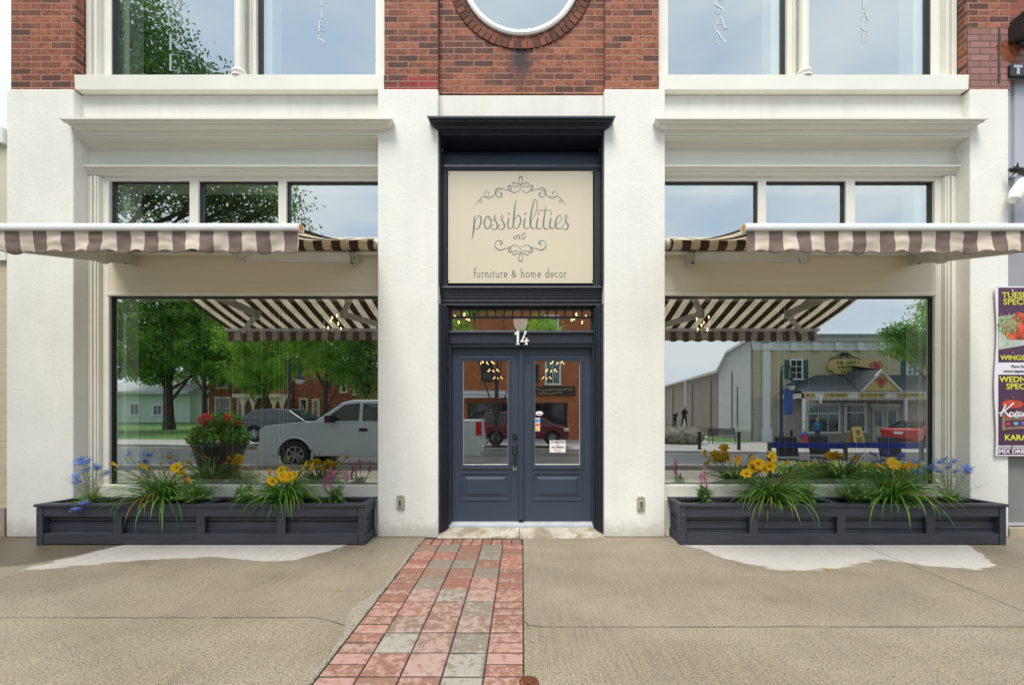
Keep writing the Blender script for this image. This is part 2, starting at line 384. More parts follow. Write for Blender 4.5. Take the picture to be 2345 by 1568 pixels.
def concrete_mat():
    m, t, b = nodes('brushed_aggregate_concrete')
    g = t.nodes.new('ShaderNodeTexCoord'); v = g.outputs['Object']
    at = t.nodes.new('ShaderNodeAttribute'); at.attribute_name = 'dry'; at2 = t.nodes.new('ShaderNodeAttribute'); at2.attribute_name = 'soak'
    edge = mth(t, 'ADD', at.outputs['Fac'], mth(t, 'MULTIPLY', mth(t, 'SUBTRACT', noi(t, objvec(t, (.35,1.3,1), (0,0,R(24))), 9, 7, .7), .5), 1.5))
    dry = mrange(t, edge, .40, .62, 0, 1, True)
    br = noi(t, objvec(t, (1,.045,1), (0,0,R(-14))), 55, 3, .5)       # broom marks
    agg = noi(t, v, 75, 2, .6); agg2 = noi(t, v, 190, 2, .5)
    vo = t.nodes.new('ShaderNodeTexVoronoi'); vo.inputs['Scale'].default_value = 42; vo.inputs['Randomness'].default_value = 1; lk(t, v, vo.inputs['Vector'])
    peb = mrange(t, vo.outputs['Distance'], .20, .34, 1, 0)
    sel = t.nodes.new('ShaderNodeSeparateColor'); lk(t, vo.outputs['Color'], sel.inputs[0])
    peb = mth(t, 'MULTIPLY', peb, mrange(t, sel.outputs[0], .45, .6, 0, 1))
    big = mrange(t, noi(t, objvec(t, (.6,1,1)), 1.3, 6, .62), .36, .64, 0, 1)
    wet = mixc(t, big, (.155,.132,.098), (.265,.234,.183))
    stain = mrange(t, noi(t, objvec(t, (.35,1,1)), 1.7, 4, .6), .56, .74, 0, .45)
    wet = mixc(t, stain, wet, (.12,.092,.058))
    wet = mixc(t, mrange(t, br, .42, .66, 0, .40), wet, (.34,.285,.20))
    wet = mixc(t, mth(t, 'MULTIPLY', peb, .75), wet, mixc(t, sel.outputs[1], (.06,.058,.058), (.36,.29,.21)))
    wet = mixc(t, mrange(t, agg, .50, .62, 0, .75), wet, (.085,.073,.056))
    wet = mixc(t, mrange(t, agg2, .50, .62, 0, .7), wet, (.46,.39,.28))
    dr = mixc(t, mrange(t, agg, .4, .7, 0, 1), (.50,.48,.45), (.41,.385,.355))
    dr = mixc(t, mrange(t, noi(t, objvec(t, (1,.2,1), (0,0,R(-30))), 22, 3), .5, .7, 0, .35), dr, (.34,.31,.27))
    wet = mixc(t, mrange(t, mth(t, 'ADD', at2.outputs['Fac'], mth(t, 'MULTIPLY', mth(t, 'SUBTRACT', noi(t, objvec(t, (.4,1.2,1)), 4, 5), .5), .9)), .45, .7, 0, .72, True), wet, (.075,.058,.038))
    c = mixc(t, dry, wet, dr)
    lk(t, c, b.inputs['Base Color'])
    lk(t, mixc(t, dry, mrange(t, noi(t, v, 1.5, 3), .4, .6, .36, .62), 0.9), b.inputs['Roughness'])
    b.inputs['Specular IOR Level'].default_value = .35
    bump(t, b, mth(t, 'ADD', mth(t, 'ADD', agg, mth(t, 'MULTIPLY', br, .5)), mth(t, 'MULTIPLY', peb, -.4)), .75, .006)
    return m
M['concrete'] = concrete_mat()
JY_L, JY_R = -1.85, -1.97
sheet('sidewalk', -9.5, -1.09, -3.6, .12, 300, 110, M['concrete'], attr=dryness)
sheet('sidewalk', .012, 9.5, -3.6, .12, 330, 110, M['concrete'], attr=dryness)
sheet('sidewalk', -60, 60, -5.9, -3.6, 60, 2, M['concrete'])
sheet('sidewalk', -60, -9.5, -3.6, 3, 20, 4, M['concrete']); sheet('sidewalk', 9.5, 60, -3.6, 3, 20, 4, M['concrete'])
sheet('ground', -300, 300, -300, 300, 60, 60, M['asphalt'], -1.0, fn=lambda x, y: 0)
sheet('road', -90, 90, -15.8, -5.9, 60, 30, M['asphalt'], fn=lambda x, y: gz(x, y-1e-6) if y < -5.9 else -.13)
far_walk = mat('far_sidewalk_concrete', (.36,.34,.31), .6, var=.15, vs_=2)
sheet('far_sidewalk', -90, 90, -19.5, -15.8, 60, 4, far_walk, .0, fn=lambda x, y: zfar(x))
sheet('plaza_paving', -14, 60, -60, -19.5, 30, 6, far_walk, -.004, fn=lambda x, y: zfar(x))
sheet('lawn', -90, -14, -70, -19.5, 40, 20, M['grass'], .003, fn=lambda x, y: zfar(x)+min(.5, (-19.5-y)*.022))
struct(MB().box(-60, 60, -6.02, -5.9, -.3, .004).build('curb', far_walk))
b_ = MB()
for i in range(60):
    x0 = -90+3*i; z0 = zfar(x0+1.5); b_.box(x0, x0+2.99, -15.8, -15.66, z0-.4, z0+.004)
struct(b_.build('far_curb', far_walk))
b_ = MB()
line = mat('yellow_road_paint', (.62,.42,.07), .6, var=.2, vs_=8)
for i in range(40):
    x0 = -80+4*i; y = -15.3; b_.quad((x0,y,gz(x0,y)+.006),(x0+4,y,gz(x0+4,y)+.006),(x0+4,y+.12,gz(x0+4,y+.12)+.006),(x0,y+.12,gz(x0,y+.12)+.006))
struct(b_.build('road_marking', line))
# joints cut in the concrete
jm = mat('joint_dirt', (.08,.066,.048), .95, var=.5, vs_=30)
def wig(P, wd, name, m):
    b = MB(); n = len(P)
    for i in range(n-1):
        (xa, ya), (xb, yb) = P[i], P[i+1]; d = Vector((xb-xa, yb-ya)); 
        if d.length < 1e-6: continue
        nrm = Vector((-d.y, d.x)).normalized()*wd*.5*random.uniform(.7,1.3)
        b.quad((xa-nrm.x,ya-nrm.y,.004),(xb-nrm.x,yb-nrm.y,.004),(xb+nrm.x,yb+nrm.y,.004),(xa+nrm.x,ya+nrm.y,.004))
    return struct(b.build(name, m))
def jline(x0, y0, x1, y1, n=60, amp=.004): return [(x0+(x1-x0)*i/n, y0+(y1-y0)*i/n + random.uniform(-amp, amp)) for i in range(n+1)]
wig(jline(-9.5, JY_L, -1.45, JY_L)+[(-1.38,-1.86),(-1.28,-1.90),(-1.18,-1.95),(-1.10,-1.96)], .0045, 'sidewalk_joint', jm)
wig([(.012,-1.90),(.04,-1.95),(.10,-1.965)]+jline(.15, JY_R, 9.5, JY_R), .0045, 'sidewalk_joint', jm)
wig([(3.60+.05*math.sin(y*1.3)*0+(-.06)*(-y-.3)/1.5+random.uniform(-.003,.003), y) for y in np.linspace(-.3,-3.5,60)], .005, 'sidewalk_joint', jm)
wig([(-5.6+random.uniform(-.003,.003), y) for y in np.linspace(-.05,-3.5,50)], .006, 'sidewalk_joint', jm)

wig(jline(-5.86, -.006, -1.09, -.006), .016, 'base_joint', jm); wig(jline(.012, -.006, 5.5, -.006), .016, 'base_joint', jm)
# brick path: each paver its own island in one mesh
def paver_mat():
    m, t, b = nodes('worn_red_pavers')
    g = t.nodes.new('ShaderNodeNewGeometry'); v = objvec(t)
    r = t.nodes.new('ShaderNodeValToRGB'); lk(t, g.outputs['Random Per Island'], r.inputs[0])
    at = t.nodes.new('ShaderNodeAttribute'); at.attribute_name = 'grey'
    el = r.color_ramp.elements; el[0].color = (.24,.092,.062,1); el[1].color = (.27,.125,.088,1); q = el.new(.5); q.color = (.20,.105,.072,1); q = el.new(.75); q.color = (.27,.105,.078,1)
    grey = mixc(t, noi(t, v, 60, 3), (.150,.128,.097), (.22,.19,.15))
    c = mixc(t, at.outputs['Fac'], r.outputs[0], grey)
    pale = mixc(t, at.outputs['Fac'], (.42,.265,.23), (.35,.34,.30))
    bl = noi(t, objvec(t, (1,1,1)), 17, 7, .72)
    thr = mth(t, 'ADD', bl, mth(t, 'MULTIPLY', mth(t, 'SUBTRACT', g.outputs['Random Per Island'], .5), .16))
    sp = t.nodes.new('ShaderNodeSeparateXYZ'); lk(t, v, sp.inputs[0])
    near = mrange(t, sp.outputs[1], -2.8, -.2, .10, -.04)
    c = mixc(t, mrange(t, mth(t, 'ADD', thr, near), .50, .62, 0, .72, True), c, pale)
    c = mixc(t, mrange(t, noi(t, v, 26, 4, .7), .60, .7, 0, .55), c, (.17,.10,.075))
    c = mixc(t, mrange(t, noi(t, v, 220, 2), .5, .7, 0, .35), c, (.5,.40,.33))
    lk(t, c, b.inputs['Base Color']); b.inputs['Roughness'].default_value = .62; b.inputs['Specular IOR Level'].default_value = .35
    bump(t, b, noi(t, v, 130, 3), .5, .003); return m
pv = MB(); greys = []
def paver(x0, x1, y0, y1, grey):
    e_ = .0045; c_ = .005; z = .004 + random.uniform(-.002,.0025); tl = random.uniform(-.0015,.0015)
    x0 += e_; x1 -= e_; y0 += .0085; y1 -= .0085
    n0 = len(pv.v)
    pv.add([(x0,y0,-.03),(x1,y0,-.03),(x1,y1,-.03),(x0,y1,-.03),(x0,y0,z-c_),(x1,y0,z-c_),(x1,y1,z-c_),(x0,y1,z-c_),
            (x0+c_,y0+c_,z+tl),(x1-c_,y0+c_,z-tl),(x1-c_,y1-c_,z-tl),(x0+c_,y1-c_,z+tl)],
           [(0,1,5,4),(1,2,6,5),(2,3,7,6),(3,0,4,7),(4,5,9,8),(5,6,10,9),(6,7,11,10),(7,4,8,11),(8,9,10,11)])
    greys.extend([grey]*12)
Lp = .219; yt = -.10; xL, xa, xb = -1.085, -.872, -.205
y = yt
for i in range(10): paver(xL+.108*i, xL+.108*(i+1), y-.19, y, random.choice((0,0,0,0,.8)) if i in (0,) else 0)
y -= .19; gpat = {(0,0),(0,2),(1,2),(2,0),(2,1),(3,0),(3,2),(4,0),(5,1),(6,2),(7,0),(7,2),(8,2),(9,0),(9,2),(10,2),(11,2),(12,0)}
gy = {(0,0):1,(0,2):1,(1,2):1,(2,0):1,(2,1):1,(3,0):.5,(3,2):1,(4,0):1,(5,1):.9,(6,2):.8,(7,0):.45,(7,2):.5,(8,0):1,(8,2):1,(9,2):1,(10,2):1,(11,0):.5,(12,1):1}
for r_ in range(16):
    for c_ in range(3): paver(xa+(xb-xa)/3*c_, xa+(xb-xa)/3*(c_+1), y-Lp, y, gy.get((r_,c_), random.choice((0,0,.15,.3))))
    for k in range(2):
        paver(xL, xa, y-Lp/2*(k+1), y-Lp/2*k, .35 if r_ == 0 and k else 0); paver(xb, xb+.213, y-Lp/2*(k+1), y-Lp/2*k, 0)
    y -= Lp
path = pv.build('brick_path', paver_mat()); struct(path)
at = path.data.attributes.new('grey', 'FLOAT', 'POINT')
vals = greys if len(path.data.vertices) == len(greys) else [0]*len(path.data.vertices)
at.data.foreach_set('value', vals)
sand = mat('sandy_joint', (.05,.036,.024), .95, var=.3, vs_=30)
struct(MB().box(-1.10, .016, -3.6, -.0, -.08, -.006).build('path_bed', sand))
moss = leaf_mat('moss_green', (.03,.06,.012), (.09,.13,.03))
mb = MB()
for i in range(1400):
    yy = random.uniform(-2.9, -.3); d_ = abs(random.gauss(0, .007)); x = -1.094 + random.choice((-1,1))*d_ if random.random() < .7 else .006+random.gauss(0,.005)
    if noise.noise(Vector((x*3, yy*5, 1))) < -.05: continue
    s_ = random.uniform(.003,.008); a_ = random.uniform(0,6.28)
    mb.add([(x,yy,-.004),(x+s_*math.cos(a_),yy+s_*math.sin(a_),random.uniform(.002,.008)),(x+s_*math.cos(a_+1.6),yy+s_*math.sin(a_+1.6),.001)], [(0,1,2)])
o = mb.build('moss', moss); struct(o, 'stuff')
# spalled pale edge of the slab beside the path
m, t, b = nodes('broken_slab_edge')
agg = noi(t, objvec(t), 60, 4, .7)
lk(t, mixc(t, mrange(t, agg, .35, .7, 0, 1), (.20,.175,.13), (.42,.38,.31)), b.inputs['Base Color']); b.inputs['Roughness'].default_value = .85; bump(t, b, agg, 1, .012)
mb = MB(); ys = list(np.linspace(-2.9, -.55, 60)); 
for i in range(59):
    def wdt(q): return .022 + .035*abs(noise.noise(Vector((0, q*2.2, 3)))) + (.10*math.exp(-((q+1.75)/.22)**2)) + .012*noise.noise(Vector((0,q*25,1)))
    ya, yb = ys[i], ys[i+1]; mb.quad((-1.093,ya,.001),(-1.093,yb,.001),(-1.093-wdt(yb),yb,.0045),(-1.093-wdt(ya),ya,.0045))
struct(mb.build('slab_edge', m))
# stone landing in the door recess
m, t, b = nodes('stone_landing')
v = objvec(t); wetm = mrange(t, noi(t, objvec(t, (1,.8,1), (0,0,0), (.3,0,0)), 3.0, 6, .7), .40, .60, 0, .9, True)
c = mixc(t, mrange(t, noi(t, v, 30, 5, .7), .35, .7, 0, 1), (.42,.38,.32), (.60,.57,.50)); c = mixc(t, wetm, c, (.22,.175,.11))
c = mixc(t, mrange(t, noi(t, v, 90, 2), .6, .66, 0, .5), c, (.1,.085,.06))
lk(t, c, b.inputs['Base Color']); b.inputs['Roughness'].default_value = .7; bump(t, b, noi(t, v, 60, 4), .5, .004)
mb = MB(); mb.prism([(-.05,-.05),(-.05,.006),(.30,.062),(.30,-.05)], 0, -.953, -.035); mb.prism([(-.06,-.05),(-.06,.003),(.30,.062),(.30,-.05)], 0, -.031, .928)
struct(mb.build('stone_landing', m, bevel=.006))
cover = thing('valve_cover', 'rusty iron water valve cover set in the sidewalk beside the brick path', 'valve cover', (.035,-2.53,0))
rust = mat('rusted_iron', (.13,.04,.015), .85, metal=.2, var=.6, vs_=60, bs=.8, bscale=90)
MB().lathe((.035,-2.53,0), [(.052,.0),(.052,.006),(.042,.009),(.040,.004),(.0,.004)], 28).build('ring', rust, cover, True)
mb = MB(); mb.lathe((.035,-2.53,.003), [(.016,0),(.016,.006),(.004,.008)], 5)
for k in range(5):
    a_ = k*1.2566; mb.box(-.004,.004,.014,.036,.003,.008, M=Matrix.Translation((.035,-2.53,0)) @ Matrix.Rotation(a_, 4, 'Z'))
mb.build('lid', rust, cover)

# ============================================================ THE SHOP BUILDING
B = thing('storefront_building', 'two storey white stucco and red brick shop building with twin display windows', 'building', (0,.2,0))
def part(mb, name, m, par=B, **k): return mb.build(name, m, par, **k)
ZC = 5.07                                   # top of the stucco columns
for x0, x1 in ((-5.85,-5.09),(-1.64,-.955),(.93,1.62),(5.08,5.515)): part(MB().box(x0, x1, 0, .45, -.02, ZC), 'stucco_column', M['stucco'], bevel=.012)
for x0, x1, z0_ in ((-5.09,-1.64,4.55),(-.955,.93,4.66),(1.62,5.08,4.55)): part(MB().box(x0, x1, .09, .45, z0_, ZC-.004), 'wall_band', M['stucco_band'])
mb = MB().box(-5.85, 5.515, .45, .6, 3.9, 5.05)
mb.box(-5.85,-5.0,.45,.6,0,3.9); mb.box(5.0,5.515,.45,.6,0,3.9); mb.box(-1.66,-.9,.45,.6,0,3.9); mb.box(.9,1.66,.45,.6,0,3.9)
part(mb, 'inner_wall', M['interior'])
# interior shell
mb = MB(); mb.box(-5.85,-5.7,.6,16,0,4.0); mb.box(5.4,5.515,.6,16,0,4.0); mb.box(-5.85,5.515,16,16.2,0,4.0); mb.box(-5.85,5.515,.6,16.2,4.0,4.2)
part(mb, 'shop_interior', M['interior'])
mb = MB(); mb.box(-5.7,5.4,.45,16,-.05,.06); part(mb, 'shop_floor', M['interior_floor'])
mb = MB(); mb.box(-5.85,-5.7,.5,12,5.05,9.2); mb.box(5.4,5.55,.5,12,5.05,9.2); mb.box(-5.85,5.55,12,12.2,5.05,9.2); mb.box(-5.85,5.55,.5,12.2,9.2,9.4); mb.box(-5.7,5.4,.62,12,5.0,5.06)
part(mb, 'upstairs_interior', M['interior'])

def window_side(sg, xin, xout):
    """sg -1 left, +1 right. xin/xout: inner/outer edge of the recess"""
    lo, hi = min(xin, xout), max(xin, xout)
    def X(d0, d1):                       # distances from the outer edge inwards
        a_, b_ = xout - sg*d0, xout - sg*d1; return min(a_, b_), max(a_, b_)
    # outer casing, moulded
    mb = MB()
    for d0, d1, y in ((0,.05,.155),(.05,.068,.135),(.068,.092,.165),(.092,.112,.135),(.112,.130,.15),(.130,.205,.195)):
        x0, x1 = X(d0, d1); mb.box(x0, x1, y, .3, .44, 4.17)
    part(mb, 'window_casing', M['cream'], bevel=.004)
    # spandrel between transom and display window, sill below
    x0, x1 = X(.13, abs(xout-xin))
    mb = MB(); mb.box(*X(.205, abs(xout-xin)+0), .2, .3, 2.80, 3.475); part(mb, 'spandrel_panel', M['cream_wood'])
    mb = MB(); mb.box(*X(.190, abs(xout-xin)), .185, .3, 2.785, 2.825); part(mb, 'window_bead', M['cream'], bevel=.004)
    mb = MB(); mb.box(*X(.0, abs(xout-xin)), .16, .34, .40, .555); mb.box(*X(0, abs(xout-xin)), .10, .34, .0, .40); part(mb, 'window_sill', M['cream'], bevel=.006)
    # moulded shelf + frieze
    mb = MB(); mb.prism([(.10,4.275),(.10,4.252),(.125,4.246),(.13,4.225),(.155,4.215),(.165,4.195),(.205,4.185),(.205,4.145),(.34,4.145),(.34,4.275)], 0, lo, hi)
    part(mb, 'transom_head', M['cornice'])
    mb = MB().box(lo, hi, .165, .34, 4.275, 4.53); part(mb, 'frieze_board', M['cornice'])
    # cornice with mitred returns
    prof = [(.0,4.548),(-.004,4.551),(-.004,4.575),(-.016,4.574),(-.020,4.579),(-.020,4.588),(-.034,4.587),(-.044,4.594),(-.052,4.606),(-.070,4.613),(-.072,4.622),(-.090,4.621),(-.098,4.630),(-.104,4.642),(-.122,4.643),(-.122,4.664)]
    mb = MB(); P = []
    ex = [(sg*1.605, sg*5.0)]
    a_, c_ = sorted((sg*1.605, sg*4.995))
    for y, z in prof: P += [(a_+y*1.05, y, z), (c_-y*1.35, y, z)]
    P += [(a_-.118*1.05,.1,4.672),(c_+.118*1.35,.1,4.672),(a_,.2,4.545),(c_,.2,4.545)]
    n = len(prof); fs = [(2*i,2*i+1,2*i+3,2*i+2) for i in range(n-1)]
    fs += [(2*n-2,2*n-1,2*n+1,2*n),(2*n+2,2*n+3,1,0)]
    fs += [tuple([2*i for i in range(n)]+[2*n,2*n+2]), tuple([2*i+1 for i in range(n)]+[2*n+1,2*n+3])]
    mb.add(P, fs); part(mb, 'cornice', M['cornice'])
    fa, fb = sorted((sg*4.93, xout)); part(MB().box(fa, fb-.0005 if sg > 0 else fb, .006, .17, 4.5475, 4.655), 'cornice_return', M['cornice'])
    mb = MB().box(lo, hi, .012, .17, 4.5335, 4.547); mb.prism([(.165,4.534),(.11,4.534),(.12,4.52),(.14,4.515),(.165,4.50)], 0, lo, hi)
    part(mb, 'cornice_soffit', M['cornice'])
    # display window: gasket, pane, interior reveal
    gx0, gx1 = sorted((sg*1.655, sg*4.885))
    disp = thing_part('display_window')
    def pane_set(par, x0, x1, z0, z1, outer):
        e_ = .026
        mb = MB(); mb.box(x0, x1, .225, .248, z1-.018, z1); mb.box(x0, x1, .235, .248, z0, z0+.008)
        xs = (x1-.022, x1) if sg > 0 else (x0, x0+.022); mb.box(*xs, .228, .247, z0+.008, z1-.018)
        xs = (x0, x0+.008) if sg > 0 else (x1-.008, x1); mb.box(*xs, .238, .247, z0+.008, z1-.018)
        mb.build('gasket', M['gasket'], par)
        mb = MB(); xs = (x1-.045, x1-.0265) if sg > 0 else (x0+.0265, x0+.045)
        mb.box(*xs, .252, .262, z0, z1); mb.build('glazing_spacer', M['gasket_teal'], par)
        MB().quad((x0,.25,z0),(x1,.25,z0),(x1,.25,z1),(x0,.25,z1)).build('pane', M['glass'], par)
    pane_set(disp, gx0, gx1, .558, 2.782, 1)
    mb = MB(); e_ = .14
    mb.box(gx0-.02, gx0+.0, .255, .49, .5, 2.85); mb.box(gx1, gx1+.02, .255, .49, .5, 2.85); mb.box(gx0, gx1, .262, .50, 2.795, 2.83)
    mb.box(gx0, gx1, .262, .50, .50, .575)
    xs = (gx1-.10, gx1-.001) if sg > 0 else (gx0+.001, gx0+.10); mb.box(*xs, .31, .47, .575, 2.795)
    mb.build('reveal', M['reveal'], disp)
    # transom lights: three panes with two mullions
    tr = thing_part('transom_window')
    if sg < 0: xs = [(-4.872,-3.935),(-3.83,-2.885),(-2.79,-1.655)]
    else: xs = [(1.655,2.79),(2.885,3.83),(3.935,4.87)]
    for x0, x1 in xs: pane_set(tr, x0, x1, 3.48, 4.145, 0)
    for i in range(2): MB().box(xs[i][1]+.0, xs[i+1][0]-.0, .2, .3, 3.475, 4.15).build('mullion', M['cream'], tr, bevel=.003)
    mb = MB(); mb.box(gx0, gx1, .262, .5, 4.11, 4.15); mb.box(gx0, gx1, .262, .5, 3.44, 3.50)
    xo = (gx1-.16, gx1) if sg > 0 else (gx0, gx0+.16); mb.box(*xo, .30, .46, 3.5, 4.11)
    mb.build('reveal', M['reveal'], tr)
    # upper storey
    lo2, hi2 = (-5.075,-1.572) if sg < 0 else (1.555,5.055)
    mb = MB(); mb.prism([(.012,5.0745),(.004,5.235),(.02,5.243),(.30,5.250),(.30,5.0745)], 0, lo2 if sg>0 else -5.085, hi2 if sg<0 else 5.07)
    part(mb, 'upper_sill', M['sill'], bevel=.003)
    up = thing_part('upper_window')
    if sg < 0: gl = [(-4.86,-3.31),(-3.13,-1.70)]; fr = [(-5.075,-4.86),(-1.70,-1.572)]; mull = (-3.31,-3.13); col = -3.255; outer_x = [(-5.075,-5.02,.12),(-5.02,-4.99,.15),(-4.99,-4.96,.13),(-4.96,-4.86,.2)]
    else: gl = [(1.69,3.115),(3.30,4.835)]; fr = [(1.555,1.69),(4.835,5.055)]; mull = (3.115,3.30); col = 3.245; outer_x = [(5.0,5.055,.12),(4.97,5.0,.15),(4.94,4.97,.13),(4.835,4.94,.2)]
    mb = MB()
    for x0, x1, y in outer_x: mb.box(x0, x1, y, .35, 5.245, 8.6)
    i_ = 1 if sg < 0 else 0; mb.box(fr[i_][0], fr[i_][1], .10, .35, 5.245, 8.6)
    a_, c_ = mull; k = -sg
    mb.box(a_, c_, .17, .35, 5.245, 8.6)
    mb.box(a_+.06, a_+.08, .145, .17, 5.245, 8.6); mb.box(c_-.06, c_-.045, .145, .17, 5.245, 8.6)
    mb.box(lo2, hi2, .10, .35, 8.6, 8.9)
    mb.build('frame', M['cream'], up, bevel=.004)
    mb = MB(); mb.lathe((col,.075,5.243), [(.085,0),(.085,.02),(.06,.025),(.075,.045),(.08,.062),(.07,.085),(.052,.095),(.05,3.3)], 20)
    mb.build('colonette', M['cream'], up, smooth=True)
    for x0, x1 in gl:
        MB().quad((x0,.25,5.25),(x1,.25,5.25),(x1,.25,8.6),(x0,.25,8.6)).build('pane', M['glass'], up)
        xs_ = (x1-.022, x1) if sg > 0 else (x0, x0+.022)
        MB().box(*xs_, .215, .248, 5.25, 8.6).build('gasket', M['gasket'], up)
        xs_ = (x1-.04, x1-.023) if sg > 0 else (x0+.023, x0+.04)
        MB().box(*xs_, .252, .27, 5.25, 8.6).build('glazing_spacer', M['gasket_teal'], up)
        xs_ = (x1-.11, x1-.001) if sg > 0 else (x0+.001, x0+.11)
        MB().box(*xs_, .31, .5, 5.25, 8.6).build('reveal', M['reveal'], up)
def thing_part(name):
    o = bpy.data.objects.new(name, None); scene.collection.objects.link(o); o.location = (0,.25,0); attach(o, B); o.empty_display_size = .1
    return o
window_side(-1, -1.64, -5.09); window_side(1, 1.62, 5.08)

# brick upper walls
for k, (x0, x1) in enumerate(((-5.82,-5.085),(-1.57,-.962),(.945,1.553),(5.062,5.55))):
    part(MB().box(x0, x1, .02, .45, ZC+.004 if k else ZC+.004, 9.4), 'brick_pier', M['brick'])
part(MB().box(-1.569,-.9625,.0185,.03, ZC+.005, ZC+.074*1.0-.004) , 'repaired_course', M['brick_new'])
part(MB().box(-1.36,-.9625,.018,.03, ZC+.074*1.0-.003, ZC+.074*2-.004) , 'repaired_course', M['brick_new'])
# recessed brick panel with the round window
RC, RZc = -.015, PZ(-52, .09); r0, r1, r2 = .612, .685, .90
mb = MB(); segs = 64
def ringpt(r, k, y): a_ = 2*math.pi*k/segs; return (RC+r*math.cos(a_), y, RZc+r*math.sin(a_))
x0, x1, z0, z1 = -.961, .944, ZC+.008, 9.3
bnd = []
for k in range(segs):
    a_ = 2*math.pi*k/segs; dx, dz = math.cos(a_), math.sin(a_)
    tx = ((x1-RC)/dx if dx > 1e-6 else ((x0-RC)/dx if dx < -1e-6 else 1e9)); tz = ((z1-RZc)/dz if dz > 1e-6 else ((z0-RZc)/dz if dz < -1e-6 else 1e9))
    q = min(tx, tz); bnd.append((RC+dx*q, .09, RZc+dz*q))
inner = [ringpt(r1+.002, k, .09) for k in range(segs)]
mb.add(bnd+inner, [(k,(k+1)%segs,segs+(k+1)%segs,segs+k) for k in range(segs)])
for cx_, cz_ in ((x0,z0),(x1,z0),(x0,z1),(x1,z1)):
    # close the corners between neighbouring boundary points
    ks = [k for k in range(segs) if ((abs(bnd[k][0]-cx_) < 1e-4) != (abs(bnd[(k+1)%segs][0]-cx_) < 1e-4)) and abs(bnd[k][2]-cz_)+abs(bnd[(k+1)%segs][2]-cz_) < 3 and (abs(bnd[k][2]-cz_) < 1e-4 or abs(bnd[(k+1)%segs][2]-cz_) < 1e-4)]
    for k in ks: mb.add([bnd[k],(cx_,.09,cz_),bnd[(k+1)%segs]], [(0,1,2)])
part(mb, 'recessed_brick_wall', M['brick'])
mb = MB().box(-.9615,-.90,.0905,.45,0,0)
# radial brick arch rings, real bricks
arch_m = brick_like = leaf_mat('arch_bricks', (.085,.036,.026), (.25,.085,.048), .85, .0)
mb = MB()
for rr0, rr1, n, pr in ((r1+.006,.745,62,.0),(.752,.835,68,.006)):
    for k in range(n):
        a0 = 2*math.pi*(k+.08)/n; a1 = 2*math.pi*(k+.92)/n; y_ = .082-pr + random.uniform(-.003,.003); q = []
        for r_ in (rr0, rr1):
            for a_ in (a0, a1): q.append((RC+r_*math.cos(a_), RZc+r_*math.sin(a_)))
        q = [q[0], q[1], q[3], q[2]]
        mb.prism(q, 1, y_, .089)
part(mb, 'brick_arch', arch_m)
mb = MB()
mort = mat('arch_mortar', (.16,.07,.05), .9, var=.2, vs_=30)
P = [ringpt(r1-.005,k,.0855) for k in range(segs)] + [ringpt(.828,k,.0865) for k in range(segs)]
mb.add(P, [(k,(k+1)%segs,segs+(k+1)%segs,segs+k) for k in range(segs)]); part(mb, 'arch_mortar', mort)
rw = thing_part('round_window')
mb = MB(); prof = [(r0,.25),(r0,.10),(r0+.01,.07),(r1-.02,.055),(r1,.065),(r1,.30)]
P = [ringpt(r_, k, y_) for r_, y_ in prof for k in range(segs)]
mb.add(P, [(i*segs+k, i*segs+(k+1)%segs, (i+1)*segs+(k+1)%segs, (i+1)*segs+k) for i in range(len(prof)-1) for k in range(segs)])
mb.build('frame', M['white'], rw, smooth=True)
MB().poly([ringpt(r0+.005, k, .2) for k in range(segs)]).build('pane', M['glass'], rw)

# ---------------- the navy entrance surround
Sx0, Sx1 = -.955, .93
mb = MB(); prof = [(.02,4.562),(.016,4.565),(.016,4.587),(.0,4.586),(-.004,4.592),(-.004,4.60),(-.022,4.599),(-.034,4.606),(-.042,4.618),(-.062,4.622),(-.064,4.632),(-.088,4.631),(-.098,4.64),(-.104,4.652),(-.13,4.652),(-.13,4.672)]
P = []; ca_, cb2 = -.935, .915
for y, z in prof: q = .02-y; P += [(ca_-q*.75, y, z), (cb2+q*.75, y, z)]
P += [(ca_-.15*.75,.09,4.68),(cb2+.15*.75,.09,4.68),(ca_,.3,4.562),(cb2,.3,4.562)]
n = len(prof); fs = [(2*i,2*i+1,2*i+3,2*i+2) for i in range(n-1)]+[(2*n-2,2*n-1,2*n+1,2*n),(2*n+2,2*n+3,1,0),tuple([2*i for i in range(n)]+[2*n,2*n+2]),tuple([2*i+1 for i in range(n)]+[2*n+1,2*n+3])]
mb.add(P, fs); part(mb, 'entrance_cornice', M['navy'])
E = thing_part('entrance_surround')
MB().box(Sx0+.002, Sx1-.002, .022, .32, 4.564, 4.60).build('soffit', M['navy'], E)
# sheet-metal cove panel, ledge
MB().prism([(.30,4.562),(.235,4.50),(.21,4.45),(.195,4.30),(.30,4.30)], 0, Sx0+.002, -.08).build('cove_panel', M['navy_metal'], E)
MB().prism([(.30,4.562),(.236,4.50),(.211,4.45),(.196,4.30),(.30,4.30)], 0, -.078, Sx1-.002).build('cove_panel', M['navy_metal'], E)
MB().prism([(.30,4.30),(.14,4.30),(.135,4.27),(.15,4.255),(.16,4.235),(.30,4.235)], 0, Sx0+.002, Sx1-.002).build('ledge', M['navy_metal'], E, bevel=.003)
MB().box(Sx0+.002, -.868, .15, .40, 2.87, 4.234).box(.826, Sx1-.002, .15, .40, 2.87, 4.234).box(-.868,.826,.185,.4,2.87,4.234).build('sign_backing', M['navy'], E)
mb = MB()
mb.prism([(.40,2.868),(.09,2.868),(.085,2.845),(.105,2.838),(.10,2.82),(.115,2.815),(.11,2.797),(.125,2.79),(.12,2.772),(.135,2.765),(.13,2.745),(.145,2.74),(.14,2.70),(.155,2.695),(.15,2.66),(.40,2.655)], 0, Sx0+.002, Sx1-.002)
mb.build('ribbed_lintel', M['navy'], E)
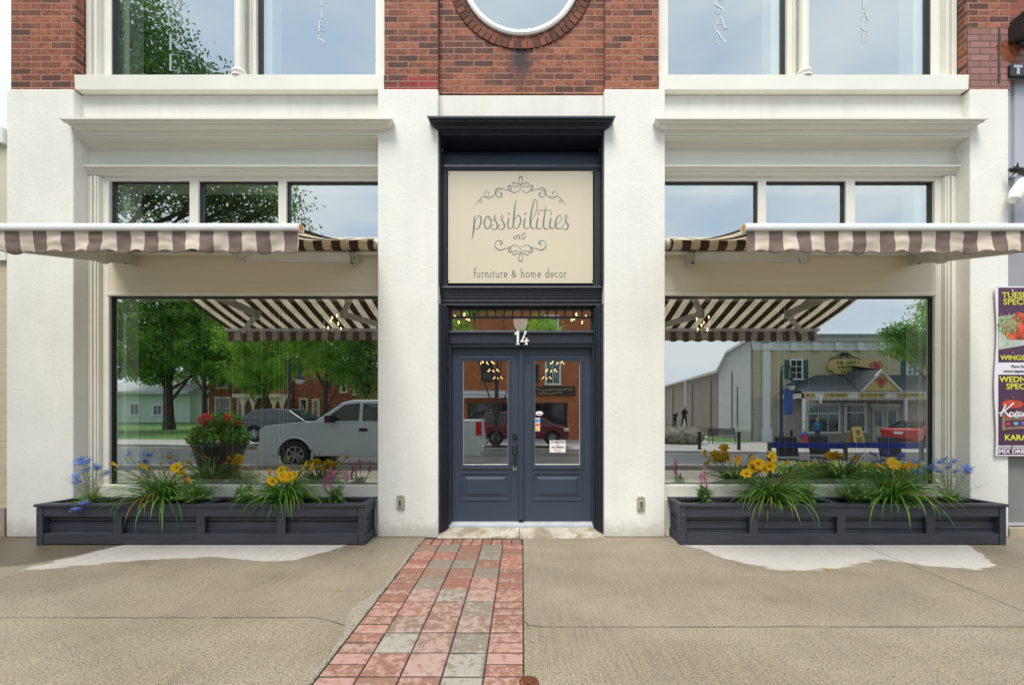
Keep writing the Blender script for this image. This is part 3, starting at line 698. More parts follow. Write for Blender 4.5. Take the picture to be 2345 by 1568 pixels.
for sg in (-1, 1):
    mb = MB(); e0 = Sx0 if sg < 0 else Sx1
    for d0, d1, y in ((.0015,.028,.05),(.028,.05,.085),(.05,.07,.12),(.07,.0865,.165)):
        a_, c_ = sorted((e0-sg*d0, e0-sg*d1)); mb.box(a_, c_, y, .42, .012+.1*y, 2.654)
    mb.build('jamb_moulding', M['navy'], E, bevel=.005)
    # small outer strip running up beside the sign
    a_, c_ = sorted((e0-sg*.0015, e0-sg*.018)); MB().box(a_, c_, .03, .149, 2.87, 4.56).build('edge_strip', M['navy'], E)
# door frame, transom bar
DX0, DX1 = -.868, .843
mb = MB(); mb.box(DX0, -.850, .225, .42, .05, 2.22); mb.box(.838, DX1+.001, .225, .42, .05, 2.22); mb.box(DX0, DX1, .225, .42, 2.185, 2.215)
mb.box(DX0, -.860, .21, .225, .05, 2.22); mb.box(.848-.015, DX1, .21, .225, .05, 2.2)
mb.build('door_frame', M['navy_door'], E, bevel=.004)
mb = MB().prism([(.42,2.215),(.21,2.215),(.205,2.235),(.225,2.245),(.225,2.345),(.20,2.352),(.205,2.372),(.235,2.385),(.42,2.385)], 0, DX0-.015, DX1+.015); mb.build('transom_bar', M['navy'], E)
# transom light with small leaded squares
TR = thing_part('entrance_transom'); tx0, tx1, tz0, tz1 = -.838, .822, 2.387, 2.640
MB().quad((tx0-.03,.285,tz0-.02),(tx1+.03,.285,tz0-.02),(tx1+.03,.285,2.66),(tx0-.03,.285,2.66)).build('pane', M['glass_door'], TR)
mb = MB(); mb.box(tx0-.06, tx0, .25, .30, tz0, 2.66); mb.box(tx1, tx1+.06, .25, .30, tz0, 2.66); mb.box(tx0, tx1, .25, .30, 2.636, 2.66)
mb.box(tx0, tx1, .268, .296, 2.535, 2.560)
n = 16
for i in range(1, n): x = tx0 + (tx1-tx0)*i/n; mb.box(x-.0085, x+.0085, .268, .296, 2.560, 2.636)
mb.build('leaded_grid', M['dark_metal'], TR)
# doors
def door(x0, x1, gx0, gx1, name):
    D = thing_part('entrance_door'); z0, z1 = .10, 2.183; gz0, gz1 = .775, 2.03; px0, px1 = gx0-.012, gx1+.012; y0, y1 = .295, .34
    mb = MB(); mb.box(x0, gx0-.02, y0, y1, z0, z1); mb.box(gx1+.02, x1, y0, y1, z0, z1); mb.box(gx0-.02, gx1+.02, y0, y1, gz1+.01, z1)
    mb.box(gx0-.02, gx1+.02, y0, y1, .70, gz0-.01); mb.box(gx0-.02, gx1+.02, y0, y1, z0, .34); mb.box(gx0-.02, gx1+.02, y0+.006, y1, .34, .70)
    mb.build('door_leaf', M['navy_door'], D)
    mb = MB()
    def ring(xa, xb, za, zb, wd, ya, yb):
        mb.box(xa, xb, ya, yb, zb-wd, zb); mb.box(xa, xb, ya, yb, za, za+wd); mb.box(xa, xa+wd, ya, yb, za+wd, zb-wd); mb.box(xb-wd, xb, ya, yb, za+wd, zb-wd)
    ring(gx0-.045, gx1+.045, gz0-.045, gz1+.045, .018, y0-.012, y0+.01); ring(gx0-.027, gx1+.027, gz0-.027, gz1+.027, .030, y0-.006, y0+.02)
    ring(px0-.022, px1+.022, .345, .69, .014, y0-.008, y0+.01); ring(px0-.008, px1+.008, .359, .676, .018, y0-.003, y0+.012)
    mb.build('glazing_moulding', M['navy_door'], D, bevel=.004)
    mb = MB(); a0, a1, b0, b1 = px0+.035, px1-.035, .40, .635; q = .03
    P = [(a0,y0+.005,b0),(a1,y0+.005,b0),(a1,y0+.005,b1),(a0,y0+.005,b1),(a0+q,y0-.007,b0+q),(a1-q,y0-.007,b0+q),(a1-q,y0-.007,b1-q),(a0+q,y0-.007,b1-q)]
    mb.add(P, [(0,1,5,4),(1,2,6,5),(2,3,7,6),(3,0,4,7),(4,5,6,7)]); mb.build('raised_panel', M['navy_door'], D)
    MB().quad((gx0-.02,.318,gz0-.02),(gx1+.02,.318,gz0-.02),(gx1+.02,.318,gz1+.02),(gx0-.02,.318,gz1+.02)).build('pane', M['glass_door'], D)
    MB().box(gx0-.0, gx0+.005, .306, .3175, gz0, gz1).box(gx1-.005, gx1, .306, .3175, gz0, gz1).box(gx0+.005, gx1-.005, .306, .3175, gz0, gz0+.006).build('glazing_bead', M['white'], D)
    return D
dl = door(-.848, -.047, -.715, -.172, 'l'); dr = door(.018, .836, .150, .698, 'r')
mb = MB().box(-.046, .017, .27, .34, .10, 2.17); mb.box(-.028, -.001, .262, .27, .10, 2.15); mb.build('astragal', M['navy_door'], E, bevel=.004)
MB().box(-.045,.018,.262,.27,.10,.125).build('bottom_bolt', M['dark_metal'], E)
MB().prism([(.20,.03),(.20,.07),(.215,.075),(.28,.095),(.42,.098),(.42,.03)], 0, -.868, .843).build('threshold', mat('threshold_metal', (.48,.49,.52), .35, metal=.2, var=.1, vs_=9), E)
# latch set on the left leaf
hx = -.09; y0 = .295
mb = MB(); mb.lathe((hx,y0-.014,PZ(998,.295)), [(.036,0),(.036,.006),(.028,.014)], 18, ax=1)
mb.lathe((hx,y0-.034,PZ(998,.295)), [(.012,0),(.016,.022)], 12, ax=1); mb.build('deadbolt', M['dark_metal'], dl, smooth=True)
mb = MB(); zt = PZ(1028,.295)
mb.box(hx-.03, hx+.03, y0-.012, y0, zt-.05, zt+.055); mb.box(hx-.02, hx+.02, y0-.018, y0-.012, zt-.035, zt+.045); mb.build('latch_plate', M['dark_metal'], dl, bevel=.006)
mb = MB(); mb.tube([(hx,y0-.015,zt-.03),(hx,y0-.055,zt-.05),(hx,y0-.06,zt-.12),(hx,y0-.05,zt-.19),(hx,y0-.012,zt-.225)], [.012,.014,.012,.012,.010], 8)
mb.build('grip', M['dark_metal'], dl, smooth=True)
mb = MB(); mb.box(hx-.022, hx+.022, y0-.01, y0, zt-.255, zt-.205); mb.build('grip_foot', M['chrome'], dl, bevel=.006)
MB().lathe((hx,y0-.045,zt-.03), [(.006,0),(.012,.02),(.008,.04)], 10, ax=1).build('thumb_latch', M['chrome'], dl, smooth=True)
# ============================================================ lettering helpers
def smooth_pts(P, n=6):
    P = [np.array(p, float) for p in P]; out = []
    for i in range(len(P)-1):
        p0 = P[max(i-1,0)]; p1 = P[i]; p2 = P[i+1]; p3 = P[min(i+2,len(P)-1)]
        for k in range(n):
            t = k/n; out.append(.5*((2*p1)+(-p0+p2)*t+(2*p0-5*p1+4*p2-p3)*t*t+(-p0+3*p1-3*p2+p3)*t**3))
    out.append(P[-1]); return out
def stroke(mb, P, to3, wk=1.0, n=6, th=.0015, k0=0):
    """variable-width flat stroke with a little thickness; P: (x, y, w); to3(x, y, lift)"""
    Q = smooth_pts(P, n) if n > 1 else [np.array(p, float) for p in P]
    L, Rr = [], []
    for i, q in enumerate(Q):
        d = Q[min(i+1,len(Q)-1)][:2] - Q[max(i-1,0)][:2]; l = math.hypot(*d) or 1; nx, ny = -d[1]/l, d[0]/l; w_ = max(q[2], 1e-4)*.5*wk
        L.append((q[0]+nx*w_, q[1]+ny*w_)); Rr.append((q[0]-nx*w_, q[1]-ny*w_))
    lift = th + (k0 % 7)*.00012
    for i in range(len(Q)-1):
        a_, b_, c_, d_ = [to3(*p, lift) for p in (L[i], L[i+1], Rr[i+1], Rr[i])]
        mb.quad(a_, b_, c_, d_)
def dot(mb, x, y, r, to3, lift=.0018):
    mb.poly([to3(x+r*math.cos(a_), y+r*math.sin(a_), lift) for a_ in np.linspace(0, 2*math.pi, 13)[:-1]])
# mono-line lower case letters, x-height 1, y up; arcs as point lists
def arc(cx, cy, rx, ry, a0, a1, n=10): return [(cx+rx*math.cos(R(a0+(a1-a0)*i/n)), cy+ry*math.sin(R(a0+(a1-a0)*i/n))) for i in range(n+1)]
LC = {
 'f': (.5, [arc(.42,1.75,.22,.3,20,180)+[(.2,0)], [(0,1),(.5,1)], [(.08,0),(.34,0)]]),
 'u': (.95, [[(.0,1),(.12,1),(.12,.45)]+arc(.42,.4,.3,.4,180,360), [(.6,1),(.72,1),(.72,0),(.84,0)]]),
 'r': (.6, [[(0,1),(.12,1),(.12,0)], arc(.42,.62,.3,.38,180,60), [(0,0),(.26,0)]]),
 'n': (.95, [[(0,1),(.12,1),(.12,0)], arc(.42,.6,.3,.4,180,0)+[(.72,0)], [(0,0),(.26,0)], [(.6,0),(.86,0)]]),
 'i': (.35, [[(0,1),(.14,1),(.14,0)], [(0,0),(.28,0)], [(.13,1.32),(.16,1.36)]]),
 't': (.55, [[(.2,1.4),(.2,.3)]+arc(.4,.25,.2,.25,180,290), [(0,1),(.46,1)]]),
 'e': (.85, [[(.08,.5),(.72,.5)]+arc(.4,.5,.34,.5,0,310,16)]),
 '&': (1.15, [[(.95,.0),(.25,1.1)]+arc(.42,1.3,.2,.22,200,-30,8)+[(.35,.85)]+arc(.4,.4,.38,.4,120,330,10)+[(.95,.75)]]),
 'h': (.95, [[(0,1.9),(.12,1.9),(.12,0)], arc(.42,.6,.3,.4,180,0)+[(.72,0)], [(0,0),(.26,0)], [(.6,0),(.86,0)]]),
 'o': (.95, [arc(.42,.5,.4,.5,90,450,20)]),
 'm': (1.45, [[(0,1),(.12,1),(.12,0)], arc(.37,.6,.25,.4,180,0)+[(.62,0)], arc(.87,.6,.25,.4,180,0)+[(1.12,0)], [(0,0),(.24,0)], [(.52,0),(.74,0)], [(1.02,0),(1.26,0)]]),
 'd': (.98, [arc(.4,.5,.36,.5,0,360,20), [(.64,1.9),(.76,1.9),(.76,0),(.88,0)]]),
 'c': (.82, [arc(.42,.5,.38,.5,50,310,16)]),
}
def serif_cap(ch):
    """capitals as (strokes (x,y,w)); height 1"""
    T, t = .14, .035
    S = {
     'M': [[(.1,0,t),(.1,1,t)],[(.1,1,T),(.5,.02,T)],[(.5,.02,t),(.9,1,t)],[(.9,1,T),(.9,0,T)],[(0,0,t),(.22,0,t)],[(.76,0,t),(1.04,0,t)],[(0,1,t),(.2,1,t)],[(.84,1,t),(1.04,1,t)]],
     'O': [[(.5+.42*math.cos(a_), .5+.5*math.sin(a_), t+(T-t)*abs(math.cos(a_))**1.5) for a_ in np.linspace(0,2*math.pi,25)]],
     'R': [[(.2,0,T),(.2,1,T)],[(.08,0,t),(.34,0,t)],[(.08,1,t),(.5,1,t)],[(.5,1,t),(.68,.93,.09),(.74,.76,T),(.66,.58,.1),(.45,.52,t)],[(.2,.52,t),(.45,.52,t)],[(.44,.52,T),(.82,.0,T)],[(.72,0,t),(.95,0,t)]],
     'E': [[(.2,0,T),(.2,1,T)],[(.08,0,t),(.74,0,t)],[(.08,1,t),(.7,1,t)],[(.2,.52,t),(.55,.52,t)],[(.7,1,t),(.72,.8,t)],[(.74,0,t),(.78,.24,t)],[(.55,.63,t),(.55,.41,t)]],
     'T': [[(.45,0,T),(.45,1,T)],[(.02,1,t),(.88,1,t)],[(.3,0,t),(.6,0,t)],[(.02,1,t),(.0,.78,t)],[(.88,1,t),(.9,.78,t)]],
     'I': [[(.25,0,T),(.25,1,T)],[(.1,0,t),(.4,0,t)],[(.1,1,t),(.4,1,t)]],
     'L': [[(.2,0,T),(.2,1,T)],[(.06,0,t),(.72,0,t)],[(.06,1,t),(.36,1,t)],[(.72,0,t),(.76,.25,t)]],
     'S': [[(.64,.78,t),(.56,.96,t),(.36,1,t),(.14,.9,.09),(.14,.68,.12),(.38,.54,T),(.62,.4,T),(.68,.2,.11),(.5,.02,t),(.26,.0,t),(.1,.1,t),(.06,.28,t)]],
     'A': [[(.02,0,t),(.45,1,t)],[(.45,1,T),(.82,0,T)],[(.2,.36,t),(.66,.36,t)],[(-.06,0,t),(.14,0,t)],[(.68,0,t),(.98,0,t)]],
     'N': [[(.14,0,t),(.14,1,t)],[(.12,1,T),(.82,.0,T)],[(.82,0,t),(.82,1,t)],[(.0,0,t),(.28,0,t)],[(.68,1,t),(.96,1,t)],[(0,1,t),(.16,1,t)]],
     'P': [[(.2,0,T),(.2,1,T)],[(.08,0,t),(.34,0,t)],[(.08,1,t),(.5,1,t)],[(.5,1,t),(.7,.92,.09),(.75,.73,T),(.66,.52,.1),(.42,.46,t)],[(.2,.46,t),(.42,.46,t)]],
     'C': [[(.78,.75,t),(.68,.95,t),(.48,1,t),(.2,.88,.1),(.08,.5,T),(.2,.14,.1),(.48,0,t),(.7,.06,t),(.82,.26,t)]],
     'K': [[(.2,0,T),(.2,1,T)],[(.08,0,t),(.34,0,t)],[(.08,1,t),(.34,1,t)],[(.26,.42,t),(.74,1,t)],[(.38,.58,T),(.8,0,T)]],
     'B': [[(.2,0,T),(.2,1,T)],[(.08,1,t),(.45,1,t),(.64,.9,T),(.62,.65,T),(.4,.54,t),(.2,.54,t)],[(.4,.54,t),(.7,.42,T),(.72,.14,T),(.48,0,t),(.08,0,t)]],
    }
    return S[ch]
def text_mesh(name, s_, size, loc, m, parent=None, rot=(R(90),0,0), align='CENTER', ext=.0012, bold=0, sx=1):
    cu = bpy.data.curves.new(name, 'FONT'); cu.body = s_; cu.size = size; cu.align_x = align; cu.extrude = ext; cu.offset = bold; cu.resolution_u = 3
    o = bpy.data.objects.new(name, cu); scene.collection.objects.link(o)
    bpy.context.view_layer.update()
    me = bpy.data.meshes.new_from_object(o.evaluated_get(bpy.context.evaluated_depsgraph_get()))
    bpy.data.objects.remove(o)
    me.transform(Matrix.Translation(loc) @ Matrix.Rotation(rot[2],4,'Z') @ Matrix.Rotation(rot[0],4,'X') @ Matrix.Diagonal((sx,1,1,1)))
    me.materials.clear(); me.materials.append(m)
    q = bpy.data.objects.new(name, me); scene.collection.objects.link(q)
    if parent: attach(q, parent)
    return q

# ============================================================ shop sign
sy = .150
sg_ = thing('shop_sign', 'cream shop sign panel with grey script lettering and scrolls above the navy double doors', 'sign', (-.015,sy,3.57))
sx0, sx1, sz0, sz1 = PX(1023,sy), PX(1361,sy), PZ(648,sy), PZ(391.5,sy)
MB().box(sx0, sx1, sy, sy+.012, sz0, sz1).build('sign_panel', M['sign'], sg_, bevel=.002)
def tos(x, y, l): return (sx0+(x-180)/(2035-180)*(sx1-sx0), sy-l, sz1-(y-108)/(1505-108)*(sz1-sz0))
word = [
 [(525,655,5),(526,700,14),(522,800,19),(512,880,15),(497,962,3)], [(523,805,4),(545,720,6),(582,665,8),(612,690,15),(603,770,16),(575,822,9),(542,828,5),(524,790,4)],
 [(725,690,6),(692,668,10),(652,740,17),(664,812,14),(708,818,10),(738,745,13),(718,684,8),(700,690,5),(728,715,4),(775,722,4)],
 [(775,775,3),(742,790,5),(745,826,7),(785,836,8),(818,800,17),(805,745,15),(775,700,8),(785,658,6),(800,682,5),(772,730,3)],
 [(865,775,3),(832,790,5),(835,826,7),(872,836,8),(906,800,17),(893,745,15),(862,700,8),(872,656,6),(890,682,5),(860,730,3)],
 [(962,690,13),(948,765,17),(955,815,12),(985,822,6),(1015,795,4)],
 [(1052,462,4),(1036,560,14),(1022,700,20),(1016,790,15),(1012,818,5)], [(1022,745,4),(1058,668,6),(1095,668,10),(1110,725,17),(1085,800,12),(1050,825,6),(1018,800,4)],
 [(1168,690,13),(1150,765,17),(1158,815,12),(1195,822,6),(1232,790,4)],
 [(1225,770,4),(1282,660,6),(1316,550,8),(1308,480,8),(1280,470,8),(1248,600,17),(1230,740,21),(1245,812,14),(1285,820,6),(1318,790,4)],
 [(1327,690,13),(1310,770,17),(1320,818,12),(1355,826,6),(1392,790,4)],
 [(1425,535,4),(1412,640,14),(1396,760,19),(1410,824,13),(1450,825,6),(1480,790,4)], [(1315,597,5),(1498,597,5)],
 [(1492,690,13),(1476,770,17),(1490,822,12),(1522,818,6),(1550,780,4)],
 [(1540,785,4),(1602,740,5),(1622,690,7),(1600,658,8),(1562,700,14),(1545,780,18),(1570,825,12),(1615,818,6),(1655,770,4)],
 [(1652,772,3),(1694,700,4),(1692,655,6),(1668,672,8),(1680,735,14),(1708,790,18),(1685,832,11),(1642,828,6),(1632,800,5),(1665,768,3)],
 [(1033,905,8),(1026,950,9),(1040,953,4),(1062,910,4)], [(1066,905,8),(1060,955,8)], [(1062,925,4),(1085,903,6),(1098,915,9),(1092,950,9),(1112,950,4)],
 [(1150,905,4),(1165,900,4),(1168,885,5),(1140,882,6),(1125,920,9),(1140,955,8),(1182,918,4)]]
orn = [
 [(1010,285,4),(1012,255,8),(1042,250,7),(1058,272,9),(1078,262,5),(1108,280,4)], [(1108,284,4),(1075,300,5),(1030,303,6),(1008,275,6),(1015,255,7)],
 [(1108,308,3),(1090,350,4),(1030,376,6),(975,350,9),(953,315,13),(970,287,11),(993,305,8),(978,345,5),(930,346,4),(850,318,8),(800,345,14),(795,395,9),(830,432,6),(868,425,10),(872,390,14),(848,384,12)],
 [(880,338,3),(820,360,5),(765,420,8),(705,446,8),(657,420,6),(648,380,4),(680,360,4),(706,375,6),(702,392,13)],
 [(740,418,2),(660,424,4),(607,445,5),(594,478,4),(612,499,4),(628,482,4),(604,468,4),(572,490,5),(545,537,2)],
 [(1108,1100,3),(1088,1052,4),(1030,1030,5),(980,1053,9),(957,1090,12),(975,1120,12),(997,1105,8),(978,1068,5),(930,1068,5),(850,1092,10),(800,1062,10),(786,1018,6),(818,978,5),(865,980,9),(873,1010,14),(848,1016,14)],
 [(1010,1135,4),(1012,1152,7),(1042,1152,7),(1058,1130,9),(1078,1142,5),(1108,1126,4)], [(1108,1122,4),(1075,1104,5),(1030,1103,6),(1008,1125,6),(1015,1150,7)]]
mid = [[(1108,280,5),(1086,240,6),(1090,190,11),(1108,178,12),(1126,190,11),(1131,240,6),(1108,280,5)], [(1108,1128,5),(1086,1170,8),(1088,1220,11),(1108,1230,12),(1128,1220,11),(1131,1170,8),(1108,1128,5)], [(1108,280,3),(1108,320,3)]]
mb = MB(); k = 0
for s_ in word + mid: stroke(mb, s_, tos, 1.12, k0=k); k += 1
for s_ in orn:
    stroke(mb, s_, tos, 1.15, k0=k); stroke(mb, [(2*1108-x, y, w_) for x, y, w_ in s_], tos, 1.15, k0=k+1); k += 2
for x, y, r_ in ((962,637,12),(1168,637,12),(1333,637,11),(1491,637,11),(1034,873,5)): dot(mb, x, y, r_, tos)
x = 520
for ch in 'furniture & home decor':
    if ch == ' ': x += 42; continue
    wdt, st = LC[ch]
    for s_ in st: stroke(mb, [(x+px*52, 1430-py*56, 8.5) for px, py in s_], tos, 1.05, n=1, k0=k); k += 1
    x += (wdt*52+12.0)
o = mb.build('lettering', M['sign_ink'], sg_)
for x, y in ((205,145),(2008,132),(200,1478),(2012,1476)): mb = MB(); dot(mb, x, y, 7, tos, .0022); mb.build('screw', M['dark_metal'], sg_)

# house number
hn = thing('house_number', 'white metal house number 14 on the navy transom bar', 'number', (-.008,.2,2.30))
ny = .196
def ton(x, y, l): u = (1780+x*.2644)/1.7467; v = (1200+y*.2644)/1.7467; return (PX(u, ny), ny-l, PZ(v, ny))
for st in ([[(1105,465,34),(1103,560,34),(1101,655,34)],[(1108,475,20),(1085,490,26),(1058,520,26)],[(1072,664,16),(1128,664,16)]],
           [[(1222,465,34),(1205,520,26),(1175,590,22),(1142,628,16)],[(1142,625,22),(1200,620,22),(1268,610,24)],[(1232,568,20),(1230,655,30)],[(1205,665,16),(1252,665,16)]]):
    mb = MB()
    for q, s_ in enumerate(st): stroke(mb, s_, ton, 1, n=4, th=.008, k0=q)
    o = mb.build('digit', M['white'], hn); sm = o.modifiers.new('solid', 'SOLIDIFY'); sm.thickness = .006; sm.offset = 1

# vertical lettering on the upper glass
vin = mat('white_vinyl', (.22,.29,.30), .8, var=.03)
def column_text(chars, uc, ys, hgt, label, vin=None):
    vin = vin or mat('white_vinyl', (.54,.61,.63), .8, var=.03)
    T_ = thing('window_lettering', label, 'lettering', (PX(uc,.247),.247,PZ(ys[0],.247)), 'vertical vinyl lettering on the upper windows')
    for ch, vc in zip(chars, ys):
        xc = PX(uc,.247); zc = PZ(vc,.247); h_ = hgt; wm = {'I':.5,'L':.8,'M':1.04}.get(ch, .88)
        mb = MB()
        for q, s_ in enumerate(serif_cap(ch)): stroke(mb, s_, lambda x, y, l: (xc+(x-wm/2)*h_, .2475-l, zc+(y-.5)*h_), 1.0, n=(4 if len(s_) > 2 else 1), th=.0006, k0=q)
        mb.build('letter', vin, T_)
column_text('MORE', 399, (4,46,96,143), .185, 'pale vertical letters M O R E on the leftmost upper window pane', mat('faint_vinyl', (.26,.33,.34), .8))
column_text('ITIES', 737, (-28,2,30,60,92), .115, 'small pale vertical letters ending T I E S left of the centre bricks')
column_text('SAN', 1649, (16,50,82), .165, 'large pale vertical letters S A N on the upper pane right of the centre bricks')
column_text('LACE', 1981, (10,36,61,86), .105, 'small pale vertical letters L A C E on the rightmost upper window pane')

# door stickers and notices
dy = .3172
st = thing('door_sticker', 'white oval sticker above the coloured strip on the right door pane', 'sticker', (PX(1235,dy),dy,PZ(945.5,dy)), 'stickers on the door glass')
mb = MB(); mb.poly([(PX(1235,dy)+.046*math.cos(a_), dy-.001, PZ(945.5,dy)+.027*math.sin(a_)) for a_ in np.linspace(0,6.283,25)[:-1]]); mb.build('oval', M['white'], st)
text_mesh('lettering', 'OPEN', .018, (PX(1235,dy), dy-.003, PZ(948,dy)), M['sign_ink'], st)
st = thing('door_sticker', 'narrow strip of blue, orange and yellow payment stickers on the right door pane', 'sticker', (PX(1231,dy),dy,PZ(971,dy)), 'stickers on the door glass')
x0, x1, z0, z1 = PX(1225.5,dy), PX(1236.5,dy), PZ(986,dy), PZ(956,dy)
MB().box(x0, x1, dy-.001, dy, z0, z1).build('backing', M['white'], st)
for k, c_ in enumerate(((.05,.3,.65),(.7,.16,.05),(.8,.5,.12))):
    h_ = (z1-z0)/3.2; zz = z1-.008-h_*(k+.9); MB().box(x0+.004, x1-.004, dy-.002, dy-.001, zz, zz+h_*.78).build('patch', mat('sticker_colour', c_, .4), st)
st = thing('paper_notice', 'white NO SMOKING NO VAPING notice taped low on the right door pane', 'notice', (PX(1277,dy),dy,PZ(1021,dy)))
x0, x1, z0, z1 = PX(1258.6,dy), PX(1295,dy), PZ(1035,dy), PZ(1007.5,dy)
MB().box(x0, x1, dy-.0012, dy, z0, z1).build('paper', M['white'], st)
ink = mat('black_ink', (.02,.02,.02), .6); redi = mat('red_ink', (.6,.05,.03), .6)
text_mesh('lettering', 'NO SMOKING', .027, ((x0+x1)/2, dy-.003, z1-.027), ink, st, bold=.0006); text_mesh('lettering', 'NO VAPING', .027, ((x0+x1)/2, dy-.003, z0+.055), ink, st, bold=.0006)
mb = MB()
for cx_, cz_ in ((( x0+x1)/2, z1-.052),((x0+x1)/2-.02, z0+.025),((x0+x1)/2+.02, z0+.022)):
    P = [(cx_+.017*math.cos(a_), cz_+.017*math.sin(a_)) for a_ in np.linspace(0,6.283,17)]
    stroke(mb, [(a_,b_,.004) for a_,b_ in P], lambda x, y, l: (x, dy-.0014-l*.4, y), 1, n=1); mb.box(cx_-.012, cx_+.012, dy-.0025, dy-.0018, cz_-.002, cz_+.002)
mb.build('prohibition_symbol', redi, st)

# power outlets
outm = mat('outlet_cover', (.36,.35,.29), .5, var=.08, vs_=20)
def outlet(u, v, lab):
    t_ = thing('power_outlet', lab, 'outlet', (PX(u,0), 0, PZ(v,0)), 'weatherproof outlets low on the entrance columns')
    x, z = PX(u,0), PZ(v,0)
    MB().box(x-.045, x+.045, -.028, 0, z-.078, z+.078).build('cover', outm, t_, bevel=.012)
    MB().box(x-.026, x+.026, -.036, -.028, z-.045, z+.05).build('flap', outm, t_, bevel=.006)
    MB().box(x-.009, x+.009, -.039, -.036, z-.03, z+.03).build('receptacle', M['dark_metal'], t_)
    MB().box(x-.03, x+.03, -.034, -.004, z+.062, z+.088).build('hood', outm, t_, bevel=.008)
outlet(918, 1149, 'beige weatherproof outlet on the white column left of the door'); outlet(1467, 1152, 'beige weatherproof outlet on the white column right of the door')

# ============================================================ awnings
def awning(sg, label):
    A = thing('retractable_awning', label, 'awning', (sg*3.25, .1, 3.3), 'striped retractable awnings over the shop windows')
    xi, xo = sg*1.652, sg*4.86; lo, hi = min(xi, xo), max(xi, xo)
    pitch = .206; off = (-3.825 if sg < 0 else 2.646+.0)
    def smat(n, a_, b_, tr): return stripe_mat(n, a_, b_, pitch, off, tr)
    yb, zt, zb = -1.635, 2.798, 2.744
    # front bar with rounded nose
    prof = [(yb-.0,zb),(yb-.012,zb+.004),(yb-.016,zb+.02),(yb-.014,zb+.04),(yb-.004,zt-.003),(yb+.012,zt),(yb+.055,zt-.004),(yb+.065,zt-.02),(yb+.06,zb)]
    MB().prism(prof, 0, lo, hi).build('front_bar', M['alu'], A, bevel=.003)
    for x in (lo, hi):
        s_ = -1 if x == lo else 1
        c_ = MB(); c_.prism([(y*1.0, z) for y, z in prof], 0, x+s_*.0005, x+s_*.012); c_.build('end_cap', M['white'], A)
        MB().prism([(yb-.006,zb+.008),(yb-.006,zt-.012),(yb+.02,zt-.006),(yb+.042,zt-.012),(yb+.042,zb+.012)], 0, x+s_*.0125, x+s_*.015).build('end_cap_insert', M['yellow_cap'], A)
    # fabric: roller -> bar, slightly sagging
    nx, ny_ = 130, 22; y0, z0 = .015, 3.382; y1, z1 = yb+.045, zt-.012
    vs_, fs, sx = [], [], []
    for j in range(ny_+1):
        t_ = j/ny_
        for i in range(nx+1):
            x = lo+.02+(hi-lo-.04)*i/nx; sag = .045*math.sin(math.pi*t_)*(1-.25*math.cos(x*2.1)) + .004*math.sin(x*9+t_*5)*math.sin(math.pi*t_)
            vs_.append((x, y0+(y1-y0)*t_, z0+(z1-z0)*t_-sag)); sx.append(x)
    for j in range(ny_):
        for i in range(nx): a_ = j*(nx+1)+i; fs.append((a_, a_+1, a_+nx+2, a_+nx+1))
    def grid(name, V, Fc, S, m, th=.0008, sm=True):
        me = bpy.data.meshes.new(name); me.from_pydata(V, [], Fc); me.materials.append(m); at = me.attributes.new('sx','FLOAT','POINT'); at.data.foreach_set('value', S)
        if sm: me.polygons.foreach_set('use_smooth', [True]*len(me.polygons))
        o = bpy.data.objects.new(name, me); scene.collection.objects.link(o); attach(o, A)
        s_ = o.modifiers.new('solid','SOLIDIFY'); s_.thickness = th; return o
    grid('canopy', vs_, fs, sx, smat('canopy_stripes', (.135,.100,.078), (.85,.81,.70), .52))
    # valance
    nx, ny_ = 420, 14; vs_, fs, sx = [], [], []
    for j in range(ny_+1):
        t_ = j/ny_
        for i in range(nx+1):
            x = lo+.03*(sg < 0)*0+(hi-lo)*i/nx; x = lo+.004+(hi-lo-.008)*i/nx
            ph = 2*math.pi*(x-off-.05)/pitch
            zb_ = 2.590 - .012*math.cos(ph) + .004*math.sin(x*1.7)
            z = zb-.001 + (zb_-zb)*t_
            yw = .009*t_*math.sin(x*6.1+1.2*math.sin(x*2.3)) + .007*noise.noise(Vector((x*9,t_*3,sg))) + .0075*t_*math.sin(x*17+2*t_) + .006*math.sin(3.2*t_+x*4)*t_
            xs = x + .007*math.sin(t_*3.0+noise.noise(Vector((x*3,0,t_)))*2.5)*t_
            vs_.append((xs, yb+.012+yw, z)); sx.append(x)
    for j in range(ny_):
        for i in range(nx): a_ = j*(nx+1)+i; fs.append((a_, a_+1, a_+nx+2, a_+nx+1))
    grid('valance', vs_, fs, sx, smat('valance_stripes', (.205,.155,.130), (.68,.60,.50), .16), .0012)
    # grey piping on the scalloped edge
    mb = MB(); n0 = ny_*(nx+1); mb.tube([vs_[n0+i] for i in range(0, nx+1, 2)], .0022, 4); mb.build('edge_piping', mat('grey_piping', (.22,.22,.21), .8), A)
    # roller with wound fabric
    xi2, xo2 = lo+.03, hi-.03; nseg = int((hi-lo)/.0103); vs_, fs, sx = [], [], []; sg_n = 16
    for i in range(nseg+1):
        x = lo+.05+(hi-lo-.1)*i/nseg
        for k in range(sg_n): a_ = 2*math.pi*k/sg_n; vs_.append((x, .075+.062*math.cos(a_), 3.335+.062*math.sin(a_))); sx.append(x)
    for i in range(nseg):
        for k in range(sg_n): fs.append((i*sg_n+k, i*sg_n+(k+1)%sg_n, (i+1)*sg_n+(k+1)%sg_n, (i+1)*sg_n+k))
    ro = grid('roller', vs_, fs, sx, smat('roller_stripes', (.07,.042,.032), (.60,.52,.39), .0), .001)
    for x in (lo+.0, hi-.05): MB().lathe((x,.075,3.335), [(.035,0),(.055,.004),(.055,.03),(.045,.05)], 16, ax=0).build('roller_end', M['arm'], A, smooth=True)
    MB().box(lo, hi, .10, .16, 3.245, 3.272).box(lo,hi,.13,.165,3.272,3.42).build('torsion_bar', M['cream'], A, bevel=.003)
